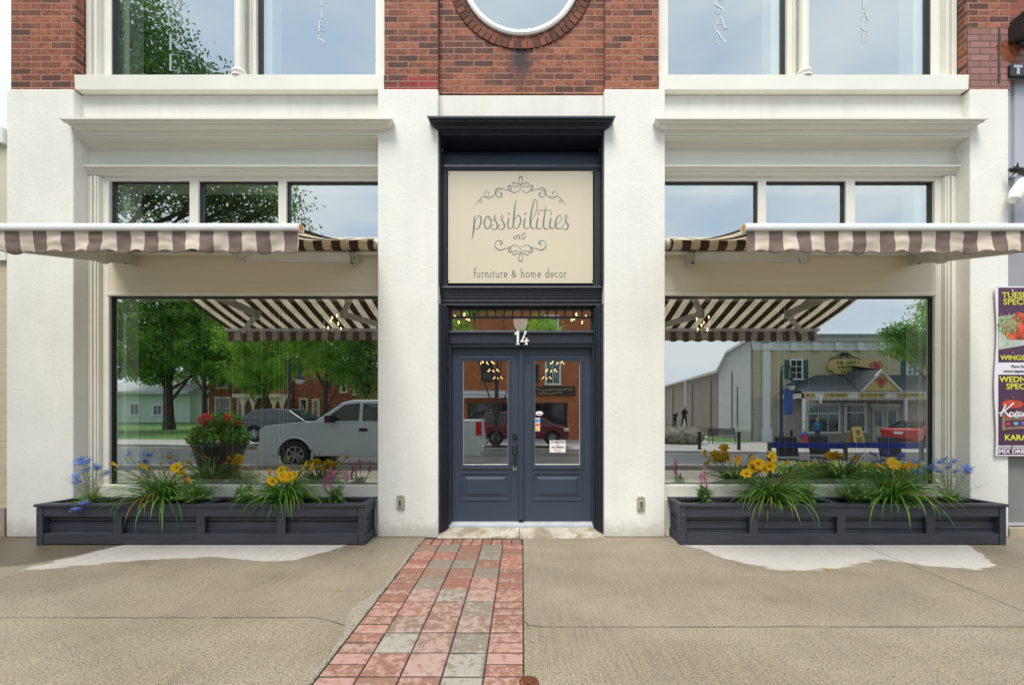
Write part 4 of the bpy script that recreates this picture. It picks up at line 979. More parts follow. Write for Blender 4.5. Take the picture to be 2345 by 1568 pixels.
    # folding arms
    for xs_, xe, xb_ in ((sg*1.95, sg*2.62, sg*1.93), (sg*4.55, sg*3.88, sg*4.58)):
        dr_ = 1 if xe > xs_ else -1
        S = Vector((xs_, .10, 3.19)); El = Vector((xe, -.86, 2.845)); Eb = Vector((xb_, yb+.05, 2.735))
        def bar(a_, b_, w_, h_, name, m=M['arm']):
            d = (b_-a_); L = d.length; X_ = d.normalized(); Z_ = (Vector((0,0,1))-X_*X_.z).normalized(); Y_ = Z_.cross(X_)
            Mx = Matrix((X_,Y_,Z_)).transposed().to_4x4(); Mx.translation = a_
            mb = MB(); mb.box(0, L, -w_/2, w_/2, -h_/2, h_/2, M=Mx); return mb.build(name, m, A, bevel=.008)
        u1 = bar(S+(El-S)*.05, S+(El-S)*.97, .05, .10, 'upper_arm'); u2 = bar(El+Vector((0,0,-.004)), Eb, .04, .085, 'forearm')
        MB().lathe((El.x,El.y,El.z-.055), [(.0,0),(.04,0),(.042,.01),(.042,.10),(.036,.11)], 14).build('elbow', M['arm'], A, smooth=True)
        mb = MB(); mb.box(xs_-.03, xs_+.03, .06, .165, 3.12, 3.25); mb.box(xs_-.045, xs_-.036, .04, .12, 3.13, 3.22); mb.box(xs_+.036, xs_+.045, .04, .12, 3.13, 3.22); mb.build('bracket', M['arm'], A, bevel=.004)
        mb = MB()
        for dx, dz in ((-.02,.06),(.02,.06),(.035,-.02),(0,-.075)): mb.lathe((xs_+dx,.028,3.19+dz), [(.011,0),(.011,.035)], 6, ax=1)
        mb.build('bolt', M['dark_metal'], A)
    return A
awning(-1, 'brown and cream striped retractable awning over the left shop window'); awning(1, 'brown and cream striped retractable awning over the right shop window')

# ============================================================ planters
def planter(sg, label, stiles):
    xi = sg*1.67; xo = -5.157 if sg < 0 else 5.134; xob = -5.085 if sg < 0 else 5.066; yf, ybk = -.302, .085; zt = .437
    lo, hi = min(xi, xo), max(xi, xo)
    Pn = thing('wooden_planter', label, 'planter', ((xi+xo)/2, -.1, 0), 'charcoal wooden planters under the shop windows')
    pm = M['planter']
    def slantbox(mb, t0, t1, y0, y1, z0, z1):  # along the slanted outer end: t = thickness from outside
        def xe(y): return xo + (xob-xo)*(y-yf)/(ybk-yf)
        a_ = [(xe(y0)-sg*t0, y0), (xe(y0)-sg*t1, y0), (xe(y1)-sg*t1, y1), (xe(y1)-sg*t0, y1)]
        mb.prism(a_, 2, z0, z1)
    x0, x1 = lo+.075, hi-.075
    MB().box(x0, x1, yf+.004, yf+.03, .30, zt-.028).build('top_rail', pm, Pn, bevel=.003)
    MB().box(x0, x1, yf+.004, yf+.03, .012, .122).build('bottom_rail', pm, Pn, bevel=.003)
    MB().prism([(yf+.03,.105),(yf+.06,.122),(yf+.06,.105)], 0, x0, x1).build('ledge', pm, Pn)
    for s_ in stiles: MB().box(s_-.045, s_+.045, yf+.006, yf+.034, .122, .30).build('stile', pm, Pn, bevel=.003)
    for k, (z0, z1) in enumerate(((.03,.150),(.158,.248),(.256,.42)) if sg > 0 else ((.03,.235),(.243,.276),(.282,.42))): MB().box(x0, x1, yf+.060-.008*(k==2), yf+.075, z0, z1).build('panel_board', pm, Pn, bevel=.003)
    for xa, xb in ((lo, lo+.072), (hi-.072, hi)): MB().box(xa+.002, xb-.002, yf, yf+.075, 0, zt-.028).build('corner_post', pm, Pn, bevel=.003)
    # inner end (towards the door)
    xe0, xe1 = (hi-.028, hi-.004) if sg < 0 else (lo+.004, lo+.028)
    for z0, z1 in ((.32,zt-.028),(.012,.10)): MB().box(xe0, xe1, yf+.075, ybk-.06, z0, z1).build('end_rail', pm, Pn, bevel=.003)
    xe2 = (hi-.05, hi-.03) if sg < 0 else (lo+.03, lo+.05)
    for z0, z1 in ((.05,.16),(.165,.25),(.255,.40)): MB().box(*xe2, yf+.075, ybk-.02, z0, z1).build('end_board', pm, Pn, bevel=.002)
    mb = MB(); slantbox(mb, .004, .028, yf+.075, ybk-.02, .02, zt-.028); mb.build('end_board', pm, Pn)
    MB().box(lo+.1, hi-.03, ybk-.06, ybk-.035, .02, zt-.028).build('back_board', pm, Pn)
    # rim boards
    zr0, zr1 = zt-.028, zt
    MB().box(lo-.008, hi+.008, yf-.018, yf+.062, zr0, zr1).build('rim', pm, Pn, bevel=.004)
    MB().box(min(xi,xob)+.0, max(xi,xob), ybk-.075, ybk, zr0+.001, zr1+.001).build('rim', pm, Pn, bevel=.003)
    xr = (hi-.055, hi+.006) if sg < 0 else (lo-.006, lo+.055)
    MB().box(*xr, yf+.063, ybk-.076, zr0, zr1).build('rim', pm, Pn, bevel=.003)
    mb = MB(); slantbox(mb, -.006, .055, yf+.063, ybk-.076, zr0, zr1); mb.build('rim', pm, Pn, bevel=.003)
    xm = stiles[1]; MB().box(xm-.05, xm+.03, yf+.063, ybk-.076, zr0-.001, zr1-.002).build('cross_board', pm, Pn, bevel=.003)
    # soil, lumpy
    nx, ny_ = 200, 18; vs_, fs = [], []
    for j in range(ny_+1):
        for i in range(nx+1):
            x = lo+.05+(hi-lo-.1)*i/nx; y = yf+.07+(ybk-.06-yf-.07)*j/ny_
            vs_.append((x, y, .392 + .02*noise.noise(Vector((x*4,y*6,2))) + .012*noise.noise(Vector((x*30,y*30,5)))))
    for j in range(ny_):
        for i in range(nx): a_ = j*(nx+1)+i; fs.append((a_, a_+1, a_+nx+2, a_+nx+1))
    me = bpy.data.meshes.new('soil'); me.from_pydata(vs_, [], fs); me.materials.append(M['soil']); o = bpy.data.objects.new('soil', me); scene.collection.objects.link(o); attach(o, Pn)
    mb = MB()
    for i in range(1500):
        x = random.uniform(lo+.07, hi-.07); y = random.uniform(yf+.07, ybk-.07); z = .398+.02*noise.noise(Vector((x*4,y*6,2))); s_ = random.uniform(.003,.011); a_ = random.uniform(0,3.1)
        c_, q = math.cos(a_)*s_, math.sin(a_)*s_; mb.add([(x-c_,y-q,z),(x+q*.4,y-c_*.4,z+.002),(x+c_,y+q,z+random.uniform(0,.006)),(x-q*.4,y+c_*.4,z+.003)], [(0,1,2,3)])
    mb.build('bark_mulch', leaf_mat('mulch_chips', (.03,.012,.006), (.20,.10,.055), .9, 0), Pn)
    mb = MB()
    for xx in (lo+.02, lo+.052, hi-.02, hi-.052):
        for zz in (.385, .33): mb.lathe((xx, yf-.0025, zz), [(.0035,0),(.0035,.003)], 6, ax=1)
    mb.build('screw', M['chrome'], Pn)
planter(-1, 'long charcoal wooden planter box under the left shop window', [PX(268,-.3), PX(458,-.3), PX(643,-.3)])
planter(1, 'long charcoal wooden planter box under the right shop window', [PX(1727,-.3), PX(1928,-.3), PX(2133,-.3)])
# ============================================================ plants
M['lily_leaf'] = leaf_mat('daylily_leaf', (.06,.20,.022), (.26,.48,.08), .42, .3)
M['lily_leaf_dry'] = leaf_mat('daylily_leaf_yellowing', (.20,.26,.04), (.42,.22,.06), .5, .3)
M['lily_petal'] = leaf_mat('yellow_petal', (.90,.64,.02), (.90,.56,.015), .5, .35)
M['lily_throat'] = leaf_mat('orange_petal', (.85,.36,.012), (.88,.46,.015), .5, .35)
M['bud'] = leaf_mat('flower_bud', (.42,.45,.05), (.65,.55,.06), .5, .2)
M['blue'] = leaf_mat('blue_petal', (.14,.27,.78), (.24,.42,.88), .55, .3)
M['pink'] = leaf_mat('pink_petal', (.72,.14,.42), (.80,.32,.60), .6, .3)
M['whitep'] = leaf_mat('white_petal', (.78,.8,.74), (.85,.85,.82), .6, .3)
M['fern'] = leaf_mat('feathery_leaf', (.16,.34,.06), (.36,.52,.16), .55, .35)
M['stem'] = leaf_mat('green_stem', (.09,.17,.04), (.18,.24,.08), .6, .1)
M['sage'] = leaf_mat('sage_leaf', (.10,.25,.05), (.26,.44,.14), .6, .3)
PYC = -.11
def ribbon(mb, pts, wd, side, mi=0):
    n = len(pts)
    V = []
    for i, p in enumerate(pts):
        t_ = i/(n-1); w_ = wd*(1-t_**2.2)*(.65+.35*min(1, t_*5)); p = Vector(p); s_ = side*w_*.5
        V += [p-s_, p+Vector((0,0,-w_*.22)), p+s_]
    fs = []
    for i in range(n-1): a_ = 3*i; fs += [(a_,a_+1,a_+4,a_+3),(a_+1,a_+2,a_+5,a_+4)]
    mb.add(V, fs, mi)
def arch(base, az, L, elev, droop, n=11):
    d = Vector((math.cos(az), math.sin(az), 0)); p = Vector(base); pts = [p.copy()]; e_ = elev
    for i in range(n-1):
        t_ = i/(n-1); e2 = e_ - droop*t_**1.25; p = p + (d*math.cos(e2)+Vector((0,0,1))*math.sin(e2))*(L/(n-1)); pts.append(p.copy())
    return pts
def lily_flower_mesh():
    mb = MB(); random.seed(3)
    for k in range(6):
        a_ = k*math.pi/3 + (.0 if k % 2 else .05); wd = .044 if k % 2 else .032
        dx, dy = math.cos(a_), math.sin(a_); pr = [(.004,.0),(.012,.022),(.028,.036),(.043,.034),(.052,.024)]
        V = []
        for i, (r_, h) in enumerate(pr):
            w_ = wd*(.25,.75,1,.8,.15)[i]; c_ = Vector((dx*r_, dy*r_, h)); s_ = Vector((-dy, dx, 0))*w_*.5
            V += [c_-s_+Vector((0,0,.003)), c_, c_+s_+Vector((0,0,.003))]
        fs = []
        for i in range(4): q = 3*i; fs += [(q,q+1,q+4,q+3),(q+1,q+2,q+5,q+4)]
        b0 = len(mb.f); mb.add(V, fs, 0)
        for i in (0,1): mb.m[b0+i] = 1
    mb.tube([(0,0,-.035),(0,0,0)], [.004,.006], 6, 2)
    for k in range(5): a_ = k*1.25; mb.tube([(0,0,0),(.008*math.cos(a_),.008*math.sin(a_),.03)], .0009, 3, 1)
    return mb
flower_src = {}
def place_mesh(name, key, mbf, mats, loc, rot, sc, parent):
    if key not in flower_src:
        o = mbf().build(name, mats, parent); flower_src[key] = o.data
    else:
        o = bpy.data.objects.new(name, flower_src[key]); scene.collection.objects.link(o); attach(o, parent)
    o.location = loc; o.rotation_euler = rot; o.scale = (sc,)*3
    return o
def open_bud():
    mb = MB()
    for k in range(5):
        a_ = k*1.2566; dx, dy = math.cos(a_), math.sin(a_); V = []
        for r_, h, w_ in ((.003,0,.006),(.010,.025,.014),(.013,.045,.012),(.020,.062,.003)):
            s_ = Vector((-dy,dx,0))*w_*.5; c_ = Vector((dx*r_,dy*r_,h)); V += [c_-s_, c_+s_]
        mb.add(V, [(2*i,2*i+1,2*i+3,2*i+2) for i in range(3)])
    mb.tube([(0,0,-.02),(0,0,.01),(0,0,.04)], [.003,.007,.006], 6, 1); return mb
def closed_bud(): return MB().tube([(0,0,0),(0,0,.012),(0,0,.028),(0,0,.040)], [.002,.0055,.005,.001], 6)
def lily(u, label, n, full, half, buds, seed, droopf=0, spread=1.0, dry=.05, lean=0):
    random.seed(seed); x0 = PX(u, PYC); base = Vector((x0, PYC, .40))
    T_ = thing('daylily', label, 'flowering plant', tuple(base), 'daylilies in the planters')
    mb = MB(); md = MB()
    for i in range(int(n*1.9)):
        az = random.uniform(0, 2*math.pi)
        if abs(math.sin(az)) > .75 and random.random() < .35: az = random.choice((0, math.pi))+random.gauss(0,.5)
        L = random.uniform(.34,.66)*spread; el = random.triangular(.35, 1.5, 1.15); dr_ = random.uniform(.9, 2.5)*(1.15 if el < 1 else 1)
        if math.sin(az) > .2: L *= .72                                      # towards the glass
        b_ = base + Vector((random.gauss(0,.035), random.gauss(0,.02), random.uniform(-.015,.01)))
        az2 = az + random.gauss(0,.15); side = Vector((-math.sin(az2), math.cos(az2), random.gauss(0,.25)))
        pts = arch(b_, az2, L, el, dr_)
        pts = [Vector((p.x, min(p.y, .075), p.z)) for p in pts]
        ribbon(md if random.random() < dry else mb, pts, random.uniform(.013,.024), side)
    for i in range(droopf):                                                  # blades hanging over the front rim
        az = random.uniform(-2.8, -.35)+lean; L = random.uniform(.27,.60); b_ = base + Vector((random.gauss(0,.05), -.03, 0))
        pts = arch(b_, az, L, random.uniform(.75,1.25), random.uniform(2.5,2.95), 13); side = Vector((-math.sin(az), math.cos(az), 0))
        out = []
        for p in pts:
            p = Vector(p)
            if p.z < .46: p.y = min(p.y, -.33-random.uniform(0,.004)) if p.z < .44 else p.y
            out.append(p)
        ribbon(md if random.random() < dry*4 else mb, out, random.uniform(.013,.021), side)
    mb.build('leaves', M['lily_leaf'], T_)
    if md.v: md.build('yellowing_leaves', M['lily_leaf_dry'], T_)
    ms = MB()
    def stem_to(P):
        P = Vector(P); m_ = (base+P)/2 + Vector(((P.x-base.x)*-.12, 0, .05)); c_ = [base, m_, P]
        Q = [base*(1-t_)**2 + m_*2*t_*(1-t_) + P*t_*t_ for t_ in np.linspace(0,1,9)]; ms.tube(Q, [.0032]*5+[.0024]*4, 5)
    def at(u, v, y): return Vector((PX(u,y), y, PZ(v,y)))
    for u_, v_ in full:
        y = random.uniform(-.24,-.10); P = at(u_, v_, y); stem_to(P+Vector((0,.015,-.02)))
        rot = (R(random.uniform(35,85)), R(random.uniform(-20,20)), random.uniform(-.5,.5)); place_mesh('flower', 'lilyfull', lily_flower_mesh, [M['lily_petal'],M['lily_throat'],M['stem']], P, rot, random.uniform(1.12,1.35), T_)
    for u_, v_ in half:
        y = random.uniform(-.22,-.06); P = at(u_, v_, y); stem_to(P)
        place_mesh('half_open_flower', 'lilyhalf', open_bud, [M['lily_throat'],M['bud']], P, (R(random.uniform(-40,70)), R(random.uniform(-55,55)), random.uniform(0,6)), random.uniform(1.1,1.4), T_)
    for u_, v_ in buds:
        y = random.uniform(-.22,-.02); P = at(u_, v_, y); stem_to(P)
        place_mesh('bud', 'lilybud', closed_bud, [M['bud']], P, (R(random.uniform(-30,30)), R(random.uniform(-35,35)), 0), random.uniform(.8,1.1), T_)
    ms.build('stems', M['stem'], T_)
    return T_
lily(372, 'dark green daylily with few yellow flowers at the left end of the left planter', 125, [(424,1086),(409,1072)], [(327,1069),(336,1079),(400,1074),(432,1106),(437,1103),(268,1066),(412,1080),(398,1124)], [(333,1041),(262,1078),(300,1051),(288,1053),(365,1070),(278,1064)], 11, 11, 1.12)
lily(655, 'daylily crowded with open yellow flowers in the middle of the left planter', 135, [(648,1080),(625,1104),(664,1090),(656,1093),(676,1092),(650,1089)], [(671,1103),(712,1071),(693,1072),(612,1105),(665,1078),(704,1080),(617,1089)], [(584,1074),(651,1052),(655,1057),(660,1052),(703,1060),(708,1058),(640,1060),(692,1075)], 23, 9, 1.05)
lily(1766, 'daylily with yellow blooms and yellowing blades drooping over the right planter front', 140, [(1761,1046),(1733,1061),(1742,1076),(1760,1068),(1710,1087),(1722,1070),(1729,1066)], [(1672,1056),(1687,1057),(1793,1063),(1774,1068),(1718,1059),(1690,1064)], [(1695,1052),(1680,1060),(1800,1092),(1750,1062)], 37, 20, 1.12, .10, lean=.35)
lily(2045, "tall dark daylily with paired yellow blooms near the right planter's right end", 150, [(2029,1061),(2044,1063),(2036,1059)], [(2060,1073),(2073,1070),(2088,1071),(2095,1074),(2081,1075),(2022,1070)], [(2068,1082),(2085,1083),(2093,1082),(2080,1090),(2108,1068),(2050,1092)], 41, 13, 1.22, .03, lean=.3)

def umbel():
    mb = MB(); random.seed(9)
    for i in range(17):
        c_ = Vector((random.gauss(0,.016), random.gauss(0,.012), random.gauss(0,.008)))
        for k in range(5):
            a_ = k*1.2566+random.uniform(-.3,.3); tl = random.uniform(-.5,.6); d = Vector((math.cos(a_), math.sin(a_)*.6, math.sin(a_)*.6*tl+.2)); s_ = Vector((-math.sin(a_), math.cos(a_)*.4, math.cos(a_)*.5))*.0042
            mb.add([c_, c_+d*.006-s_, c_+d*.0125, c_+d*.006+s_], [(0,1,2,3)])
    return mb
def feather(mb, base, n, hgt, rad, lw, ll, seed):
    random.seed(seed)
    for i in range(n):
        az = random.uniform(0,6.283); L = hgt*random.uniform(.55,1.1); el = random.uniform(.55,1.45); pts = arch(base+Vector((random.gauss(0,.02),random.gauss(0,.015),0)), az, L, el, random.uniform(0,.9), 9)
        pts = [Vector((p.x, min(p.y,.07), p.z)) for p in pts]
        mb.tube(pts, .0013, 3)
        for j in range(2, 9):
            for q in range(5):
                a_ = random.uniform(0,6.283); d = Vector((math.cos(a_), math.sin(a_), random.uniform(-.2,.9))).normalized(); s_ = d.cross(Vector((0,0,1))).normalized()*lw*.5; p = pts[j]+ (pts[j]-pts[j-1])*random.random()
                ql = ll*random.uniform(.6,1.2); mb.add([p, p+d*ql*.5-s_, p+d*ql, p+d*ql*.5+s_], [(0,1,2,3)])
def bluebloom(u, label, cl, low, seed):
    random.seed(seed); base = Vector((PX(u,PYC), PYC, .40)); T_ = thing('blue_delphinium', label, 'flowering plant', tuple(base), 'blue flowered plants at the outer ends of the planters')
    mf = MB(); feather(mf, base, 60, .17, .1, .006, .026, seed); mf.build('leaves', M['fern'], T_)
    ms = MB()
    for u_, v_ in cl:
        y = random.uniform(-.2,-.02) if v_ < 1120 else -.33; P = Vector((PX(u_,y), y, PZ(v_,y))); m_ = Vector((base.x+(P.x-base.x)*.35, (base.y+y)/2, base.z+(P.z-base.z)*.6))
        Q = [base*(1-t_)**2+m_*2*t_*(1-t_)+P*t_*t_ for t_ in np.linspace(0,1,10)]; ms.tube(Q, .0016, 4)
        for j in range(3, 10):
            for q in range(3):
                a_ = random.uniform(0,6.283); d = Vector((math.cos(a_), math.sin(a_)*.6, random.uniform(.1,1))).normalized(); ms.tube([Q[j], Q[j]+d*random.uniform(.02,.045)], .0009, 3)
                e_ = Q[j]+d*.03; s_ = d.cross(Vector((0,1,0)))*.003; ms.add([e_-s_, e_+d*.018, e_+s_], [(0,1,2)])
        for q in range(2):
            place_mesh('flower_cluster', 'umbel', umbel, [M['blue']], P+Vector((random.gauss(0,.012),random.gauss(0,.01),random.gauss(0,.008))), (random.uniform(-.4,.4),random.uniform(-.4,.4),random.uniform(0,6)), random.uniform(1.1,1.6), T_)
    for i in range(14):
        az = random.choice((0,math.pi))+random.gauss(0,.5); pts = arch(base, az, random.uniform(.28,.44), random.uniform(.7,1.35), .3, 8); pts = [Vector((p.x,min(p.y,.07),p.z)) for p in pts]; ms.tube(pts, .0011, 3)
        for j in range(3,8): ms.tube([pts[j], pts[j]+Vector((random.gauss(0,.025),random.gauss(0,.02),random.uniform(.01,.03)))], .0008, 3)
    ms.build('stems', M['stem'], T_)
bluebloom(208, 'airy blue delphinium at the far left end of the left planter', [(183,1050),(196,1057),(184,1058),(198,1073),(225,1067),(222,1072),(172,1092),(175,1103),(188,1151),(177,1164),(238,1082),(202,1050)], 0, 51)
bluebloom(2172, 'airy blue delphinium at the far right end of the right planter', [(2164,1051),(2171,1060),(2188,1053),(2149,1074),(2187,1078),(2216,1068),(2218,1079),(2134,1065),(2098,1057),(2118,1073),(2104,1078),(2150,1056),(2172,1068)], 0, 52)
def mound(u, label, hgt, seed):
    base = Vector((PX(u,PYC-.03), PYC-.03, .40)); T_ = thing('feathery_shrub', label, 'plant', tuple(base), 'pale green feathery plants')
    mf = MB(); feather(mf, base, 110, hgt, .1, .010, .034, seed); mf.build('foliage', M['fern'], T_)
mound(446, 'pale feathery green plant beside the middle board of the left planter', .26, 61); mound(1957, 'pale feathery green mound just right of the middle of the right planter', .28, 62)
def broad(mb, base, n, L0, wd, seed, up=.4):
    random.seed(seed)
    for i in range(n):
        az = random.uniform(0,6.283); L = L0*random.uniform(.6,1.15); pts = arch(base+Vector((random.gauss(0,.012),random.gauss(0,.012),random.uniform(-.005,up*L0))), az, L, random.uniform(.1,1.2), random.uniform(.3,1.3), 7)
        V = []
        for k, p in enumerate(pts):
            t_ = k/6; w_ = wd*math.sin(math.pi*min(1,t_*.93+.05))**.8; s_ = Vector((-math.sin(az),math.cos(az),.15))*w_*.5; V += [p-s_, p-Vector((0,0,w_*.12)), p+s_]
        fs = []
        for k in range(6): a_ = 3*k; fs += [(a_,a_+1,a_+4,a_+3),(a_+1,a_+2,a_+5,a_+4)]
        mb.add(V, fs)
def white_bush(u, label, seed, rich):
    base = Vector((PX(u,PYC), PYC, .40)); T_ = thing('white_flowered_plant', label, 'flowering plant', tuple(base), 'small white flowered plants')
    ml = MB(); broad(ml, base, 80, .16, .034, seed, .7); ml.build('leaves', M['sage'], T_)
    random.seed(seed)
    def daisy():
        mb = MB()
        for k in range(12):
            a_ = k*.5236; d = Vector((math.cos(a_), math.sin(a_), .15)); s_ = Vector((-math.sin(a_), math.cos(a_), 0))*.0035; mb.add([Vector((0,0,0)), d*.012-s_, d*.019, d*.012+s_], [(0,1,2,3)], 0)
        mb.lathe((0,0,0), [(.0055,0),(.004,.003)], 8, 1); return mb
    for i in range(rich):
        P = base + Vector((random.gauss(.02,.05), random.gauss(0,.03), random.uniform(.10,.17)))
        place_mesh('flower', 'daisy', daisy, [M['whitep'],M['lily_throat']], P, (R(random.uniform(10,60)), R(random.uniform(-20,20)), 0), random.uniform(.75,1.1), T_)
white_bush(556, 'leafy plant with small white flowers left of the flower-crowded lily', 71, 12); white_bush(1846, 'white daisy-flowered plant beside the middle board of the right planter', 72, 20)
def salvia(u, label, spikes, seed):
    base = Vector((PX(u,PYC), PYC, .40)); T_ = thing('pink_salvia', label, 'flowering plant', tuple(base), 'pink spiked plants near the door side of the planters')
    ml = MB(); broad(ml, base, 95, .13, .028, seed, 1.0); ml.build('leaves', M['sage'], T_); random.seed(seed)
    ms = MB()
    def spike():
        mb = MB(); random.seed(4)
        for i in range(60):
            h = i/60*.085; a_ = random.uniform(0,6.283); r_ = .014*(1-h/.12); c_ = Vector((0,0,h)); d = Vector((math.cos(a_), math.sin(a_), .5)); s_ = Vector((-math.sin(a_), math.cos(a_), 0))*.006
            mb.add([c_+d*.002, c_+d*r_-s_, c_+d*(r_+.004), c_+d*r_+s_], [(0,1,2,3)])
        mb.tube([(0,0,-.005),(0,0,.085)], .0012, 4, 1); return mb
    for u_, v0, v1 in spikes:
        y = random.uniform(-.18,-.06); P = Vector((PX(u_,y), y, PZ(v1,y))); Q = [base.lerp(P, t_)+Vector((0,0,.02*math.sin(3.14*t_))) for t_ in np.linspace(0,1,6)]; ms.tube(Q, .0016, 4)
        for j in range(2,6):
            for q in range(3): a_ = random.uniform(0,6.28); d = Vector((math.cos(a_),math.sin(a_),.5)); s_ = Vector((-math.sin(a_),math.cos(a_),0))*.004; ms.add([Q[j],Q[j]+d*.012-s_,Q[j]+d*.024,Q[j]+d*.012+s_],[(0,1,2,3)])
        place_mesh('flower_spike', 'spike', spike, [M['pink'],M['stem']], P, (random.uniform(-.1,.1),random.uniform(-.15,.15),random.uniform(0,6)), (PZ(v0,y)-P.z)/.085, T_)
    ms.build('stems', M['stem'], T_)
salvia(768, 'salvia with a cluster of bright pink spikes near the door end of the left planter', [(741,1085,1115),(748,1078,1102),(754,1075,1100),(762,1066,1092),(768,1072,1095),(788,1072,1096),(798,1076,1098),(793,1082,1100),(745,1100,1122),(758,1095,1118)], 81)
salvia(1612, 'low salvia with two thin pink spikes near the door end of the right planter', [(1614,1068,1100),(1606,1080,1108),(1617,1095,1120)], 82)
# fallen petals
random.seed(5)
def petal(u, v, s_, label):
    y = -4.668 + F*1.4/(v-V0); x = (u-U0)*(y-CY)/F; mb = MB()
    for k in range(5):
        a_ = random.uniform(0,6.28); d = Vector((math.cos(a_),math.sin(a_),0))*s_; n_ = Vector((-d.y,d.x,0))*.3; c_ = Vector((x,y,.006)); mb.add([c_, c_+d*.6-n_+Vector((0,0,.006)), c_+d+Vector((0,0,.004)), c_+d*.6+n_+Vector((0,0,.01))], [(0,1,2,3)])
    tag(mb.build('fallen_petal', M['lily_throat']), label, 'petal', 'fallen petals on the pavement')
petal(1892, 1303, .028, 'orange fallen lily petal on the wet concrete below the right planter')
petal(1218, 1469, .013, 'tiny orange fallen petal on the concrete just right of the brick path')
petal(780, 1352, .018, 'small orange petal caught in the mossy left edge of the brick path')

# ============================================================ neighbours beside the shop
NB = thing('beige_neighbour_building', 'low beige building edge with dark coping at the far left edge of the photo', 'building', (-9,.5,0))
nbm = stucco_mat('beige_neighbour_wall', (.60,.575,.48), .3, 50, .3)
zt_ = PZ(318, .1); MB().box(-16, -5.852, .10, 9, 0, zt_).build('wall', nbm, NB)
MB().box(-16.1, -5.852, .02, 9.1, zt_, zt_+.05).build('coping', mat('dark_brown_coping', (.03,.02,.018), .5), NB)
x_ = -5.90; MB().box(-8.2, x_+.01, .03, .10, PZ(595,.03), PZ(572,.03)).build('door_head', M['cream'], NB)
MB().box(-8.2, x_-.02, .065, .099, .32, PZ(596,.06)).build('shutter', wood_paint('weathered_cream_door', (.55,.48,.34), .25, .5, .3), NB)
MB().box(-8.2, x_-.0, .02, .099, .0, .32).build('plinth', mat('pinkish_plinth', (.36,.28,.25), .8, var=.15), NB)
MB().box(-5.90, -5.853, -.03, .18, 4.45, 4.62).build('gutter_end', M['white'], NB)
NR = thing('grey_metal_clad_building', 'neighbouring building clad in grey corrugated metal at the far right edge', 'building', (7,.5,0))
gm = mat('grey_metal_siding', (.40,.41,.47), .4, var=.06, vs_=1.5, bs=.05); gmd = mat('dark_grey_panel', (.19,.195,.20), .45, var=.12, vs_=2)
mb = MB(); P = [(5.518,.07)]; x = 5.518
while x < 9.2: P += [(x+.10,.07),(x+.115,.10),(x+.135,.10),(x+.15,.07)]; x += .16
P += [(9.3,.07),(9.3,.5),(5.518,.5)]; mb.prism(P, 2, 3.22, PZ(181,.07)); mb.build('siding', gm, NR)
MB().box(5.518, 9.3, .055, .5, 2.0, 3.22).build('fascia_panel', mat('mid_grey_panel', (.30,.305,.33), .5, var=.05), NR)
MB().box(5.535, 9.3, .06, .5, .12, 2.0).build('lower_panel', gmd, NR)
MB().box(5.518, 9.3, -.01, .5, .0, .10).build('plinth', mat('worn_concrete_plinth', (.42,.36,.28), .85, var=.2, bs=.4), NR)
MB().box(5.535, 9.3, .03, .0595, .115, .145).build('door_sweep', gm, NR)
MB().box(5.518, 9.3, .03, .5, PZ(181,.07), PZ(178,.05)+.01).build('cap_trim', gm, NR)
MB().box(5.62, 5.80, .03, .069, PZ(390,.05), PZ(381,.05)).build('bracket', gm, NR)
BR = thing('red_brick_neighbour_building', 'brick upper storey of the neighbouring building at the top right corner', 'building', (7,.5,5))
MB().box(5.552, 9.3, .022, .6, PZ(62,.02)+.001, 9.3).build('brick_wall', M['brick_side'], BR)
MB().box(5.535, 9.3, .024, .6, PZ(181,.07)+.02, PZ(62,.02)).build('painted_brick_wall', M['brick_painted'], BR)
MB().box(5.068, 5.552, .012, .0195, ZC+.006, PZ(62,.012)).build('painted_brick_patch', M['brick_painted'], BR)
MB().box(PX(2288,.0), PX(2291,.0), -.002, .0115, PZ(188,0), PZ(62,0)).build('conduit', mat('weathered_conduit', (.10,.07,.06), .7), BR)
fs_ = thing('fascia_sign', 'black fascia sign strip with pale letters at the top right edge', 'sign', (6.4,.0,5.35))
MB().box(PX(2310,0), 8.4, -.02, .02, PZ(177,0), PZ(150,0)).build('panel', M['dark_metal'], fs_, bevel=.004)
mb = MB()
for k, (xa, ch) in enumerate(((PX(2316,0),'T'),(PX(2316,0)+.17,'E'))):
    h_ = .105; z_ = PZ(174,0)
    if ch == 'T': mb.box(xa, xa+.10, -.026, -.0205, z_+h_-.03, z_+h_); mb.box(xa+.034, xa+.066, -.026, -.0205, z_, z_+h_-.03)
    else:
        mb.box(xa, xa+.03, -.026, -.0205, z_, z_+h_)
        for q in range(3): mb.box(xa+.03, xa+.10, -.026, -.0205, z_+q*.04, z_+q*.04+.024)
mb.build('lettering', mat('pale_blue_letters', (.42,.47,.56), .5), fs_)
fl = thing('wall_floodlight', 'black bracket light with rust stain on the brick at the top right corner', 'light', (5.75,-.1,5.9))
x = PX(2356,-.1); z = PZ(62,-.1)
mb = MB(); mb.prism([(.02,z+.09),(-.02,z+.13),(-.20,z+.10),(-.24,z-.02),(-.16,z-.07),(-.03,z-.11),(.02,z-.06)], 0, x-.10, x+.14); mb.build('housing', M['dark_metal'], fl, bevel=.012)
mb = MB(); mb.tube([(x,.02,z-.06),(x,-.04,z-.12),(x+.04,-.05,z-.2)], .02, 8); mb.build('arm', M['dark_metal'], fl, smooth=True)
mb = MB(); 
for k in range(14): xx = x-.10+k*.017; mb.box(xx, xx+.006, -.22, .0, z+.10+.02*(1-k/14), z+.118+.02*(1-k/14))
mb.build('fins', M['dark_metal'], fl)
